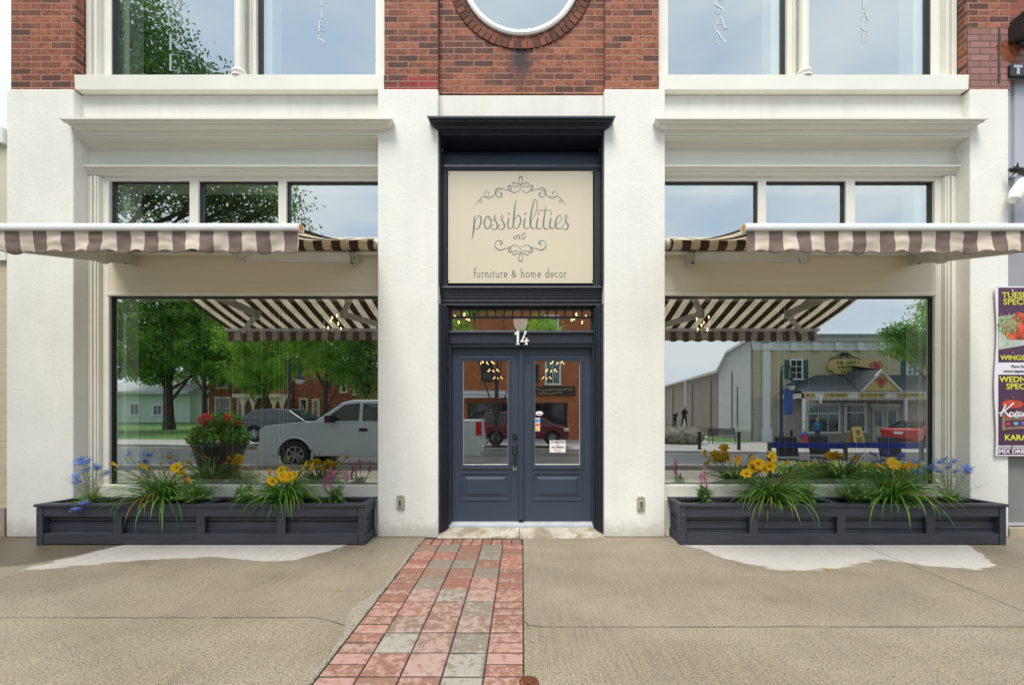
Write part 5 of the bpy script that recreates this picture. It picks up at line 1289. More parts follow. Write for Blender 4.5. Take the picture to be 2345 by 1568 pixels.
o = MB().poly([(x-.09+.13*math.cos(a_)*(1+.3*math.sin(3*a_)), .0108, z-.17+.13*math.sin(a_)) for a_ in np.linspace(0,6.28,20)[:-1]]).build('rust_stain', mat('rust_stain', (.22,.06,.02), .9, var=.6, vs_=20), fl)
wl = thing('wall_sconce', 'white shaded wall lamp with dark ornate bracket on the grey siding at the right edge', 'lamp', (5.75,-.1,4.0))
x = PX(2338,-.1); z = PZ(440,-.1)
mb = MB(); mb.tube([(x-.09,-.10,z-.10),(x-.075,-.10,z-.085),(x-.03,-.10,z+.0),(x+.03,-.10,z+.10),(x+.12,-.10,z+.12),(x+.3,-.1,z+.12)], [.028,.055,.075,.07,.06,.06], 14); mb.build('shade', M['white'], wl, smooth=True)
mb = MB(); mb.tube([(x-.10,-.07,z+.27),(x-.02,-.1,z+.25),(x+.10,-.1,z+.2),(x+.2,-.05,z+.13)], [.018,.03,.035,.02], 8)
for k in range(10): a_ = k*.7; mb.tube([(x-.04,-.1,z+.25),(x-.04+.07*math.cos(a_),-.1+.04*math.sin(a_*2),z+.25+.07*math.sin(a_))], [.016,.004], 5)
mb.build('bracket', M['dark_metal'], wl); MB().box(5.54, x+.1, .02, .069, z+.24, z+.29).build('mount', gm, wl)

# poster
po = thing('bar_poster', 'purple TUESDAY SPECIAL and karaoke poster board on the right white column', 'poster', (5.85,-.04,1.9))
x0, x1 = PX(2281,-.03), PX(2281,-.03)+.86; z0, z1 = PZ(1043,-.03), PZ(655,-.03); H = z1-z0; yy = -.03
pw = mat('poster_white', (.74,.72,.80), .4, var=.02); pp = mat('poster_purple', (.066,.020,.060), .4, var=.12, vs_=5); py_ = mat('poster_yellow', (.62,.60,.06), .5)
def fx(u): return x0 + (u-2281)*.00493
def fz(v): return PZ(v, yy)
mb = MB(); nn = 24; P = []
for j in range(nn+1):
    z = z0+H*j/nn; w_ = .012*math.sin(j*.42+.5) - .010*(1-j/nn); P.append((x0+w_, z))
for j in range(nn): (xa, za), (xb, zb_) = P[j], P[j+1]; mb.prism([(xa,za),(x1,za),(x1,zb_),(xb,zb_)], 1, yy, yy+.006)
mb.build('board', pw, po)
def band(v0, v1, m, l=.001, e0=5, name='printed_panel'):
    MB().box(x0+e0*.005, x1-.02, yy-l, yy-l+.0008, fz(v1), fz(v0)).build(name, m, po)
band(658, 829, pp, .0012); band(857, 1019, pp, .0012); band(1021.5, 1023, pp, .0012); band(1025.5, 1040, pp, .0012)
def fade(m1, c): return m1
# food picture (built as simple shapes) on its plate
mb = MB(); mb.poly([(x0+.026,yy-.0022,fz(800)),(x0+.026,yy-.0022,fz(725)),(x1-.02,yy-.0022,fz(702)),(x1-.02,yy-.0022,fz(772))]); mb.build('plate_picture', mat('printed_plate', (.42,.47,.42), .5, var=.2, vs_=9), po)
random.seed(77); mb = MB()
for k in range(10):
    cx_, cz_ = x0+.27+.14*(k % 4)+random.gauss(0,.02), fz(735+14*(k//4)+random.gauss(0,3)); mb.poly([(cx_+.12*math.cos(a_)*(1+.2*math.sin(2*a_+k)), yy-.003-k*.0001, cz_+.085*math.sin(a_)*(1+.2*math.cos(3*a_+k))) for a_ in np.linspace(0,6.28,18)[:-1]])
mb.build('wings_picture', mat('printed_wings', (.55,.075,.015), .35, var=.75, vs_=16), po)
mb = MB(); mr_ = MB()
for k in range(220):
    cx_, cz_ = x0+.12+random.gauss(0,.055), fz(748)+random.gauss(0,.05); a_ = random.uniform(0,3.1); d = (math.cos(a_)*.05, math.sin(a_)*.05); 
    tgt = mb if k % 3 else mr_; tgt.add([(max(x0+.028,cx_),yy-.0045-k*.00002,cz_),(max(x0+.028,cx_)+d[0]*.5-.004,yy-.0045-k*.00002,cz_+d[1]*.5+.005),(max(x0+.028,cx_)+abs(d[0]),yy-.0045-k*.00002,cz_+d[1]),(max(x0+.028,cx_)+d[0]*.5+.008,yy-.0045-k*.00002,cz_+d[1]*.5)], [(0,1,2,3)])
mb.build('salad_picture', leaf_mat('printed_greens', (.10,.35,.06), (.35,.62,.22), .5, 0), po); mr_.build('slaw_picture', leaf_mat('printed_slaw', (.45,.03,.06), (.65,.2,.45), .5, 0), po)
mb = MB(); mb.poly([(fx(2290)-0,yy-.0022,fz(912)),(x1-.02,yy-.0022,fz(912)),(x1-.02,yy-.0022,fz(980)),(fx(2287),yy-.0022,fz(980))]); mb.build('bar_picture', mat('printed_bar_scene', (.075,.02,.035), .4, var=.7, vs_=6), po)
MB().poly([(fx(2300)+.09+.12*math.cos(a_), yy-.003, fz(918)+.045*math.sin(a_)-.03) for a_ in np.linspace(0,6.28,20)[:-1]]).build('red_glow_picture', mat('printed_red_glass', (.55,.06,.02), .4, var=.4, vs_=9), po)
mb = MB(); wdp = mat('printed_wood_tray', (.22,.15,.10), .5, var=.3, vs_=20)
mb.poly([(fx(2298),yy-.0035,fz(962)),(x1-.02,yy-.0035,fz(955)),(x1-.02,yy-.0035,fz(950)),(fx(2298),yy-.0035,fz(957))]); mb.poly([(fx(2298),yy-.0035,fz(983)),(x1-.02,yy-.0035,fz(974)),(x1-.02,yy-.0035,fz(970)),(fx(2298),yy-.0035,fz(977))]); mb.poly([(fx(2294),yy-.0034,fz(984)),(fx(2301),yy-.0034,fz(985)),(fx(2301),yy-.0034,fz(946)),(fx(2294),yy-.0034,fz(944))]); mb.build('tray_picture', wdp, po)
for k in range(6):
    cx_ = fx(2308)+.085*k; MB().box(cx_-.03, cx_+.03, yy-.0045, yy-.004, fz(956-k*.8), fz(948-k*.8)).build('drink_picture', mat('printed_drink', ((.6,.05,.05),(.35,.55,.5),(.5,.1,.2))[k % 3], .3), po)
    MB().box(cx_-.025, cx_+.025, yy-.0045, yy-.004, fz(973-k*.8), fz(966-k*.8)).build('drink_picture', mat('printed_drink', ((.55,.03,.12),(.15,.35,.6),(.1,.15,.6))[k % 3], .3), po)
for s_, u, v, sz, m_ in (('TUESDAY',2291,682,.092,py_),('SPECIAL',2294,697,.092,py_),('WINGS $1.25',2288,823.5,.074,py_),('WEDNESDAY',2286,874,.088,py_),('SPECIAL',2301,890,.088,py_),('KARAOKE',2297,1007,.088,py_),('MIX DRINKS',2284,1037,.066,pw)):
    text_mesh('lettering', s_, sz, (fx(u)+.01, yy-.004, fz(v)), m_, po, align='LEFT', bold=.0018, sx=1.12)
blk = mat('poster_ink', (.05,.05,.06), .6)
text_mesh('lettering', 'More Details', .042, (fx(2315), yy-.003, fz(841)), blk, po, align='LEFT'); text_mesh('lettering', 'www.tapandtable', .05, (fx(2298), yy-.003, fz(852)), blk, po, align='LEFT')
T3 = lambda x, y, l: (fx(2279)+.02+x*.0042, yy-.004-l, fz(954)+y*.0042)
mb = MB()
for q, s_ in enumerate(([(8,2,3),(22,34,4)],[(4,10,3),(20,18,3),(44,38,4)],[(16,20,3),(26,8,4),(36,0,3)],[(40,12,3),(34,12,3),(33,4,4),(40,3,3),(43,12,3),(44,3,3)],[(48,3,3),(50,13,3),(56,13,3)],[(64,12,3),(58,11,3),(57,4,4),(64,4,3),(67,12,3),(68,3,3)],[(78,12,3),(72,11,3),(71,4,4),(78,3,3),(82,8,3),(78,12,3),(86,10,3)],[(90,2,3),(97,30,4)],[(92,8,3),(102,14,3)],[(94,9,3),(103,1,3)],[(106,7,3),(113,8,3),(110,13,3),(106,7,4),(112,1,3)])): stroke(mb, s_, T3, 1.15, n=5, k0=q)
mb.build('script_lettering', pw, po)
for u, v in ((2313,665),(2313,807),(2313,908),(2313,1022)): MB().lathe((fx(u)+.02, yy-.008, fz(v)), [(.010,0),(.012,.006)], 8, ax=1).build('screw', M['chrome'], po)
# ============================================================ inside the shop
bulb_m = mat('lit_bulb', (1,.8,.5), .3, emit=(1,.60,.22), es=5)
def lantern(x, y, z, lab, grp, h=.42, r=.14, n=6):
    T_ = thing('lantern_chandelier', lab, 'chandelier', (x, y, z), grp)
    mb = MB(); mb.tube([(x,y,z+h),(x,y,3.99)], .006, 6)
    for zz in (z-.02, z+h-.02):
        P = [(x+r*math.cos(a_), y+r*math.sin(a_), zz) for a_ in np.linspace(0,6.2832,25)]; mb.tube(P, .008, 5)
    for k in range(4): a_ = k*1.5708+.4; mb.tube([(x+r*math.cos(a_),y+r*math.sin(a_),z-.02),(x+r*math.cos(a_),y+r*math.sin(a_),z+h-.02),(x,y,z+h+.06)], .006, 5)
    mb.box(x-r, x+r, y-.006, y+.006, z-.026, z-.014); mb.build('frame', M['dark_metal'], T_)
    random.seed(int(abs(x*97)+y*13))
    for k in range(n):
        a_ = k*6.2832/n+.3; q = r*.62; zb_ = z+.05+.085*(k % 3)
        mb = MB(); mb.ell((x+q*math.cos(a_), y+q*math.sin(a_), zb_+.03), (.009,.009,.022), 8, 6); bo = mb.build('bulb', bulb_m, T_, smooth=True)
        MB().lathe((x+q*math.cos(a_), y+q*math.sin(a_), z-.015), [(.006,0),(.006,zb_-z+.015)], 8).build('candle', M['dark_metal'], bo)
    ld = bpy.data.lights.new('lantern_light', 'POINT'); ld.energy = 5; ld.color = (1,.80,.58); ld.shadow_soft_size = .12
    lo_ = bpy.data.objects.new('lantern_light', ld); scene.collection.objects.link(lo_); lo_.location = (x, y, z+.12); attach(lo_, T_)
    return T_
lantern(-2.79, 1.45, 2.58, 'dark lantern chandelier with lit bulbs seen through the left shop window', 'lantern chandeliers inside the shop')
lantern(2.68, 1.45, 2.56, 'dark lantern chandelier with lit bulbs seen through the right shop window', 'lantern chandeliers inside the shop')
def chand(x, y, z, lab):
    T_ = thing('chandelier', lab, 'chandelier', (x, y, z), 'chandeliers in rows inside the entrance')
    mb = MB(); mb.tube([(x,y,z),(x,y,3.99)], .008, 5); mb.lathe((x,y,z-.05), [(.01,0),(.03,.03),(.01,.1)], 8)
    for k in range(8): a_ = k*.785; mb.tube([(x,y,z),(x+.12*math.cos(a_),y+.12*math.sin(a_),z-.05),(x+.2*math.cos(a_),y+.2*math.sin(a_),z+.02)], .005, 4)
    mb.build('frame', M['dark_metal'], T_)
    for k in range(8): a_ = k*.785; MB().ell((x+.2*math.cos(a_), y+.2*math.sin(a_), z+.06+.05*(k % 2)), (.014,.014,.028), 6, 4).build('bulb', bulb_m, T_)
for d, uo, v, nm in ((12.7,80,836,'nearest'),(15.4,66,853,'middle'),(18.6,56,869,'farthest')):
    for s_, side in ((-1,'left'),(1,'right')):
        chand(s_*uo*d/F, d+CY, RZ(v, d), '%s of the three lit chandeliers seen through the %s door pane' % (nm, side))
chand(-1.06, 2.0, 2.85, 'lit chandelier at the left end of the door transom light'); chand(1.0, 2.0, 2.85, 'lit chandelier at the right end of the door transom light')
pd = thing('pendant_lamp', 'white glass bowl lamp hanging behind the door transom light', 'lamp', (-.01,.75,2.5))
x, y = PX(1192,.8), .8; z = PZ(757,y)
wgl = mat('frosted_white_glass', (.8,.8,.78), .3, emit=(1,.97,.9), es=.35)
MB().lathe((x,y,z), [(.01,0),(.05,.012),(.078,.05),(.09,.10),(.094,.15),(.08,.15)], 24).build('bowl', wgl, pd, smooth=True)
MB().lathe((x,y,z+.15), [(.19,0),(.22,.03),(.18,.07),(.03,.09),(.012,.1),(.012,1.1)], 8).build('canopy', mat('brown_canopy', (.12,.05,.02), .5), pd)
# string curtain inside both windows
sm_ = mat('curtain_string', (.62,.66,.60), .7)
def strings(x0, x1, step, lab, seed):
    random.seed(seed); mb = MB(); x = x0
    while x < x1:
        w_ = random.choice((.0022,.003,.0045)); mb.add([(x,.60,.58),(x+w_,.60,.58),(x+w_+random.uniform(-.004,.004),.60,2.79),(x+random.uniform(-.004,.004),.60,2.79)], [(0,1,2,3)]); x += step*random.uniform(.5,1.6)
    tag(mb.build('string_curtain', sm_), lab, 'curtain')
strings(-4.9, -2.9, .075, 'thin pale string curtain hanging behind the left shop window', 1); strings(3.2, 4.85, .11, 'thin pale string curtain hanging behind the right shop window', 2)
tb = thing('display_table', 'low dark display platform behind the left window', 'table', (-3.3,1.0,0)); MB().box(-4.6,-1.9,.75,1.6,.55,.60).build('top', M['interior_floor'], tb); 
for xx in (-4.5,-2.0):
    for yy_ in (.8,1.5): MB().box(xx-.03,xx+.03,yy_-.03,yy_+.03,.06,.55).build('leg', M['interior_floor'], tb)

# ============================================================ across the street (seen in the glass)
random.seed(99)
M['leafA'] = leaf_mat('dark_foliage', (.028,.085,.016), (.10,.20,.035), .6, .4, clump=.9)
M['leafB'] = leaf_mat('bright_foliage', (.09,.23,.022), (.27,.46,.06), .6, .5, clump=1.1)
M['leafC'] = leaf_mat('mid_foliage', (.055,.165,.024), (.19,.37,.05), .6, .45, clump=.8)
def tree(x, y, H, tr, blobs, lab, lm, seed, ls=.16, dens=1.0, grp='trees across the street', name='deciduous_tree', name_base=None):
    rng = np.random.default_rng(seed); random.seed(seed); zb_ = gz(x, y) if name_base is None else name_base
    T_ = thing(name, lab, 'tree', (x, y, zb_), grp)
    mb = MB(); top = zb_+H*.72; lean = random.uniform(-.3,.3)
    P = [(x+lean*t_*t_, y+.1*math.sin(t_*4), zb_-.1+(top-zb_)*t_) for t_ in np.linspace(0,1,9)]
    mb.tube(P, [tr*1.35, tr*1.02, tr*.95, tr*.85, tr*.75, tr*.6, tr*.45, tr*.3, tr*.12], 10)
    for bx, by, bz, br in blobs:
        t_ = random.uniform(.3,.6); a_ = Vector(P[int(t_*8)]); b2 = Vector((x+bx, y+by, zb_+bz)); m_ = (a_+b2)/2 + Vector((random.gauss(0,.3),random.gauss(0,.3),.3*br)); L = (b2-a_).length
        mb.tube([a_, a_.lerp(m_,.5), m_, m_.lerp(b2,.5), b2], [tr*.34, tr*.27, tr*.2, tr*.13, tr*.05], 6)
        for q in range(5):
            d = Vector((random.gauss(0,1),random.gauss(0,1),random.gauss(.2,.7))).normalized()*br*random.uniform(.5,.95); mb.tube([m_.lerp(b2,.6), b2+d*.5+Vector((0,0,.1)), b2+d], [tr*.12, tr*.08, tr*.025], 4)
    mb.build('trunk', M['bark'], T_, smooth=True)
    V, Fc = [], []
    for bx, by, bz, br in blobs:
        nc = int(46*br**1.7*dens); c0 = np.array([x+bx, y+by, zb_+bz])
        for i in range(nc):
            d = rng.normal(size=3); d /= np.linalg.norm(d); r_ = br*rng.uniform(.25,1.0)**.45*(1+.18*math.sin(5*math.atan2(d[1],d[0])+seed)); c_ = c0 + d*np.array([1,1,.78])*r_
            dr_ = d*.5+np.array([0,0,-.25]); m_ = int(rng.integers(18,34)); sz = ls*rng.uniform(.8,1.3)
            pos = c_ + rng.normal(size=(m_,3))*np.array([.30,.30,.15])*(.6+.25*br**.5) + np.outer(rng.uniform(0,.5,m_), dr_)
            a1 = rng.normal(size=(m_,3)); a1 /= np.linalg.norm(a1, axis=1)[:,None]; a2 = np.cross(a1, rng.normal(size=(m_,3))); a2 /= np.linalg.norm(a2, axis=1)[:,None]
            for p, u_, v_ in zip(pos, a1*sz*.5, a2*sz*.28):
                b0 = len(V); V += [tuple(p-u_), tuple(p-v_), tuple(p+u_), tuple(p+v_)]; Fc.append((b0,b0+1,b0+2,b0+3))
    me = bpy.data.meshes.new('crown'); me.from_pydata(V, [], Fc); me.materials.append(lm); o = bpy.data.objects.new('crown', me); scene.collection.objects.link(o); attach(o, T_)
    return T_
def crown(cz, R_, n, seed, flat=.75, rmin=.28, rmax=.42):
    random.seed(seed); out = []
    for i in range(n):
        a_ = random.uniform(0,6.28); q = R_*random.uniform(.25,.8); out.append((q*math.cos(a_), q*math.sin(a_), cz+random.uniform(-1,1)*R_*flat*.7, R_*random.uniform(rmin,rmax)))
    return out
# big street tree behind the camera to the left, its crown fills the upper left glass
tree(-12.6, -5.2, 13, .26, [(2.5,.2,11.2,1.25),(3.3,0,10.1,1.25),(4.2,.1,9.1,1.1),(5.0,0,8.0,.95),(5.9,.1,7.2,.8),(2.7,0,8.7,1.5),(3.7,.2,7.4,1.15),(4.7,0,6.9,.8),(.9,0,10.4,1.9),(.5,0,7.6,1.7),(-1.5,.3,9.4,2),(-2,0,6.9,1.6),(1.2,-.2,12.6,1.3),(2.2,.1,6.6,1.0),(6.5,0,6.55,.45),(5.6,0,6.4,.5)], 'very large dark street tree near the kerb, crown filling the upper left glass', M['leafA'], 101, .085, 3.2)
tree(RX(388,34), RY(34), 12, .36, [(-2.2,0,6.4,2.0),(0.2,0,7.2,2.3),(2.4,.3,6.6,2.0),(-2.6,0,9.0,2.1),(0,0,10.2,2.4),(2.8,0,9.4,2.1),(4.3,0,7.6,1.5),(-3.6,0,5.2,1.3),(3.9,0,4.9,1.2),(-.8,.5,4.7,1.2),(1.5,0,12.2,2.0),(-1.5,0,12.6,1.9)], 'large dark green tree on the lawn before the pale green house', M['leafC'], 102, .20, 1.6)
tree(RX(606,29), RY(29), 9, .18, [(-1.2,0,4.6,1.35),(1.1,0,4.9,1.4),(0,0,6.2,1.5),(-1.9,0,6.6,1.2),(1.8,0,6.8,1.3),(.2,.4,3.9,1.1),(0,0,8,1.3),(-.6,-.2,3.4,.8)], 'bright green street tree before the brick house porch', M['leafB'], 103, .15, 1.45)
tree(RX(745,28), RY(28), 9, .18, [(-1.6,0,5.2,1.2),(1.4,0,5.4,1.4),(0,0,6.6,1.5),(-1.2,.3,6.9,1.2),(2.2,0,6.6,1.2),(.6,0,4.6,.9),(0,0,8,1.3)], 'bright green street tree right of the street lamp before the brick house', M['leafB'], 104, .15, 1.4)
tree(RX(842,27), RY(27), 9.5, .18, [(-1.0,0,4.4,1.2),(.9,0,4.7,1.4),(0,0,6.0,1.5),(-1.1,.3,7.0,1.3),(1.6,0,6.6,1.4),(0,0,8,1.4),(.1,0,3.4,.9)], 'bushy green street tree right of the brick house in the left window reflection', M['leafC'], 105, .14, 1.5)
tree(RX(1136,21.5), RY(21.5), 8.5, .14, [(-2.0,0,6.2,.7),(2.3,0,6.2,.75),(.2,0,8.0,1.0),(-1.2,.2,7.6,.8)], 'thin dark-trunked street tree before the shop row seen in the left door pane', M['leafB'], 106, .14, 1.6)
tree(RX(2160,23), RY(23), 8.5, .14, [(-2.1,0,6.0,.85),(-1.3,.2,6.7,.9),(-2.6,0,6.5,.6),(-.5,0,5.6,1.0),(.6,0,6.6,1.2),(0,0,7.8,1.1),(-1.5,0,5.4,.6)], 'green street tree at the right edge of the right window reflection', M['leafC'], 107, .12, 2.2)
tree(RX(470,48), RY(48), 14, .3, [(-3,0,7,2.6),(0,0,8,2.8),(3,0,7.4,2.6),(6,0,8,2.8),(0,0,11,2.8),(4.5,0,10.6,2.8),(9,0,7.2,2.7),(-5.5,0,9.5,2.8)], 'tall background tree rising behind the brick house', M['leafC'], 108, .28, .7)

def win(par, x0, x1, y, z0, z1, fm, gm_, fw=.08, bars=(1,1), sill=True, shutters=None, d=1):
    """window facing +y (towards the shop)"""
    f_ = MB(); f_.box(x0-fw, x0, y, y+.05, z0, z1); f_.box(x1, x1+fw, y, y+.05, z0, z1); f_.box(x0-fw, x1+fw, y, y+.07, z1, z1+fw*1.2); f_.box(x0-fw*1.3, x1+fw*1.3, y, y+.11, z0-fw, z0)
    for i in range(1, bars[0]+1): xx = x0+(x1-x0)*i/(bars[0]+1); f_.box(xx-.02, xx+.02, y, y+.035, z0, z1)
    for i in range(1, bars[1]+1): zz = z0+(z1-z0)*i/(bars[1]+1); f_.box(x0, x1, y+.0, y+.036, zz-.02, zz+.02)
    fo = f_.build('window', fm, par)
    MB().quad((x0,y+.015,z0),(x1,y+.015,z0),(x1,y+.015,z1),(x0,y+.015,z1)).build('pane', gm_, fo)
    if shutters:
        for a_, b_ in ((x0-fw-.36,x0-fw-.02),(x1+fw+.02,x1+fw+.36)): MB().box(a_, b_, y, y+.04, z0-.02, z1+.04).build('shutter', shutters, fo)
    return fo
dkglass = mat('dark_window_glass', (.02,.026,.03), .06, var=.2, spec=1)
litglass = mat('shop_window_glass', (.10,.13,.12), .08, var=.8, vs_=2.2, spec=.8)
# --- cream shop with hip-roofed porch
D1 = 29.0; y1_ = RY(D1)
JS = thing('cream_shop_building', 'cream and grey stone shop with hip-roofed porch and yellow signs reflected in the right window', 'building', (20, y1_, zfar(20)))
zb1 = zfar(14); x0 = RX(1728, D1); ztop = RZ(777, D1); zmid = RZ(907, D1); cream2 = mat('pale_yellow_siding', (.46,.42,.26), .7, var=.06, vs_=2, stretch=(.2,1,12))
stone2 = mat('grey_ledge_stone', (.36,.34,.29), .9, var=.38, vs_=5, stretch=(.35,1,4.5))
wht = mat('white_trim', (.66,.68,.66), .6, var=.04); green = mat('dark_teal_shutter', (.02,.085,.08), .5)
MB().box(x0, x0+22, y1_-1.2, y1_, zmid, ztop).build('upper_wall', cream2, JS)
MB().box(x0, x0+22, y1_-1.2, y1_+.02, zb1-.3, zmid).build('lower_wall', stone2, JS)
mb = MB(); mb.prism([(y1_,ztop-.75),(y1_+.05,ztop-.75),(y1_+.05,ztop-.68),(y1_+.04,ztop-.68),(y1_+.04,ztop-.25),(y1_+.30,ztop-.12),(y1_+.42,ztop+.05),(y1_-.3,ztop+.05)], 0, x0-.1, x0+22)
for k in range(20): mb.box(x0+.9+k*1.55, x0+1.3+k*1.55, y1_+.04, y1_+.22, ztop-.78, ztop-.22)
for k in range(20):
    cx_ = x0+1.88+k*1.55; mb.prism([(cx_-.22,ztop-.48),(cx_,ztop-.38),(cx_+.22,ztop-.48),(cx_,ztop-.58)], 1, y1_+.04, y1_+.09)
mb.build('bracket_cornice', wht, JS)
MB().box(x0-.3, x0+22.2, y1_-1.4, y1_+.45, ztop+.05, ztop+.32).build('roof_edge', mat('grey_roof_edge', (.22,.24,.23), .6), JS)
xp = RX(1752, D1); mb = MB(); mb.box(xp-.24, xp+.24, y1_+.02, y1_+.24, zb1, ztop-.3); mb.box(xp-.31, xp+.31, y1_+.02, y1_+.3, zb1, zb1+.9); mb.box(xp-.31, xp+.31, y1_+.02, y1_+.3, ztop-.75, ztop-.3); mb.build('corner_pilaster', wht, JS)
win(JS, RX(1811,D1), RX(1835,D1), y1_, RZ(866,D1), RZ(825,D1), wht, dkglass, .1, (1,2), shutters=green)
MB().box(RX(1808,D1), RX(1838,D1), y1_, y1_+.25, RZ(880,D1), RZ(870,D1)).build('window_box', green, JS)
win(JS, RX(2078,D1), RX(2098,D1), y1_, RZ(866,D1), RZ(825,D1), wht, dkglass, .1, (1,3), shutters=green)
MB().box(RX(2076,D1), RX(2100,D1), y1_, y1_+.25, RZ(880,D1), RZ(870,D1)).build('window_box', green, JS)
# porch
yp = RY(26.6); px0, px1 = RX(1838,26.6), RX(2210,26.6); ze = RZ(905,26.6)
mb = MB(); zf0, zf1 = RZ(911,26.6), RZ(901,26.6); mb.box(px0, px1, yp-.1, yp, zf0, zf1+.06); mb.box(px0, px0+.1, y1_, yp, zf0, zf1+.06); mb.box(px0-.05, px1, yp, yp+.08, zf1+.06, zf1+.16)
for k in range(60): mb.box(px0+.05+k*.17, px0+.12+k*.17, yp-.04, yp+.0, zf0-.13, zf0)
mb.build('porch_fascia', wht, JS)
MB().quad((px0,y1_,zf0+.02),(px1,y1_,zf0+.02),(px1,yp-.1,zf0+.02),(px0,yp-.1,zf0+.02)).build('porch_ceiling', mat('dim_porch_ceiling', (.2,.2,.18), .8), JS)
zr = RZ(858,D1); xa, xb = RX(1868,D1), px1; zr2 = RZ(838,D1)
mb = MB(); z_ = zf1+.17
mb.add([(px0-.15,yp+.15,z_),(px1,yp+.15,z_),(px1,y1_+.05,zr),(RX(1880,28.5),y1_+.05,zr),(px0-.15,y1_+.05,z_)], [(0,1,2,3),(0,3,4)])
xg = RX(2014,26.6); gw = RX(2058,26.6)-xg; zg = RZ(852,26.6)
mb.add([(xg-gw*1.2,yp+.2,z_+.02),(xg,yp+.2,zg+.12),(xg,y1_+.05,RZ(836,D1)),(RX(1965,D1),y1_+.05,RZ(838,D1)),(RX(1930,D1),y1_+.05,zr+.05)], [(0,1,2,3,4)]); mb.add([(xg+gw*1.2,yp+.2,z_+.02),(xg,yp+.2,zg+.12),(xg,y1_+.05,RZ(836,D1)),(xg+gw*1.6,y1_+.05,zr+.05)], [(0,1,2,3)])
mb.build('porch_roof', M['shingle'], JS)
ylw = mat('yellow_sign_paint', (.52,.42,.13), .6, var=.06, vs_=1)
mb = MB(); mb.prism([(xg-gw,z_+.02),(xg+gw,z_+.02),(xg,zg)], 1, yp-.05, yp+.12); mb.build('gable', ylw, JS)
mb = MB(); 
for s_ in (-1,1): mb.prism([(xg+s_*gw*1.12,z_),(xg+s_*gw*.98,z_),(xg,zg-.02),(xg,zg+.18)], 1, yp+.1, yp+.19)
mb.build('gable_trim', wht, JS)
inkk = mat('sign_black', (.03,.03,.025), .6); redg = mat('ruby_red', (.40,.02,.02), .4); pinkg = mat('pale_ruby', (.55,.20,.14), .5)
def gem(cx_, y, cz_, s_, par):
    hexo = [(-1,.25),(-.55,.72),(.55,.72),(1,.25),(0,-.95)]
    a_ = MB(); a_.prism([(cx_+p*s_, cz_+q*s_) for p, q in hexo], 1, y, y+.015); a_.build('emblem', pinkg, par)
    a_ = MB(); a_.prism([(cx_+p*s_*.62, cz_+q*s_*.62) for p, q in ((-.75,.5),(-.2,.85),(.6,.5),(.8,.15),(.1,-.85),(-.3,-.3))], 1, y+.016, y+.03); a_.build('emblem', redg, par)
    a_ = MB(); P = [(cx_+p*s_*.9, cz_+q*s_*.9, .06*s_) for p, q in hexo+[hexo[0]]]; stroke(a_, P, lambda x, yq, l: (x, y+.034+l, yq), 1, n=1); a_.build('emblem', inkk, par)
gem(xg, yp+.125, z_+(zg-z_)*.48, .42, JS)
def fake_text(mb, x0, x1, z0, z1, y, n, seed):
    random.seed(seed); x = x0; w_ = (x1-x0)/n
    for k in range(n):
        if random.random() > .14:
            h_ = z1-z0; mb.box(x+w_*.1, x+w_*.32, y, y+.01, z0, z1)
            if random.random() > .4: mb.box(x+w_*.32, x+w_*.8, y, y+.01, z0+h_*.4, z0+h_*.62)
            if random.random() > .4: mb.box(x+w_*.62, x+w_*.82, y, y+.01, z0, z1-h_*.2)
            if random.random() > .5: mb.box(x+w_*.32, x+w_*.7, y, y+.01, z1-h_*.2, z1)
        x += w_
sb = thing('shop_name_board', 'large yellow name board with iron scroll and red gem above the cream shop porch', 'sign', (RX(1955,D1), y1_+.1, RZ(840,D1)))
bx0, bx1, bz0, bz1 = RX(1893,D1), RX(2022,D1), RZ(856,D1), RZ(823,D1)
mb = MB(); mb.prism([(bx0+.4,bz0),(bx1-.3,bz0),(bx1-.25,bz0+.2),(bx1,bz0+.25),(bx1,bz1-.2),(bx1-.2,bz1),(bx0+.35,bz1),(bx0+.15,bz1-.15),(bx0,bz1-.3),(bx0,bz0+.3),(bx0+.35,bz0+.2)], 1, y1_+.08, y1_+.16); mb.build('board', ylw, sb)
mb = MB(); fake_text(mb, bx0+.35, bx0+2.5, bz1-.36, bz1-.10, y1_+.165, 9, 1); fake_text(mb, bx0+.7, bx0+2.2, bz1-.66, bz1-.42, y1_+.165, 7, 2); fake_text(mb, bx0+.9, bx0+1.95, bz0+.06, bz0+.24, y1_+.165, 5, 3); mb.build('lettering', inkk, sb)
gem(bx1-.62, y1_+.165, bz1-.5, .5, sb)
mb = MB(); cx_ = RX(1925+0,D1)+.2
for s_ in (-1,1):
    mb.tube([(cx_+s_*(.1+.95*t_), y1_+.12, bz1+.06+.28*math.sin(3.14*t_*1.0+.6)*(1-t_*.6)+.05*math.sin(9*t_)) for t_ in np.linspace(0,1,12)], .035, 5); mb.tube([(cx_+s_*(.3+.14*math.cos(a_)), y1_+.12, bz1+.2+.12*math.sin(a_)) for a_ in np.linspace(0,5.5,9)], .028, 5)
mb.ell((cx_, y1_+.12, bz1+.42), (.34,.05,.10), 10, 6); mb.build('iron_scroll', inkk, sb)
for k, (ua, ub) in enumerate(((1843,1869),(1890,1944),(1970,2030),(2058,2120))):
    a_, b_ = RX(ua,26.5), RX(ub,26.5); t_ = thing('yellow_sign_strip', 'yellow lettered strip %s on the porch fascia of the cream shop' % ('at the left corner','second from the left','below the gable','right of the gable')[k], 'sign', ((a_+b_)/2, yp, zf0), 'yellow sign strips on the porch fascia')
    MB().box(a_, b_, yp+.001, yp+.05, zf0+.04, zf1+.05).build('panel', ylw, t_); mb = MB(); fake_text(mb, a_+.1, b_-.1, zf0+.12, zf1-.03, yp+.051, 12+k, k+5); mb.build('lettering', inkk, t_)
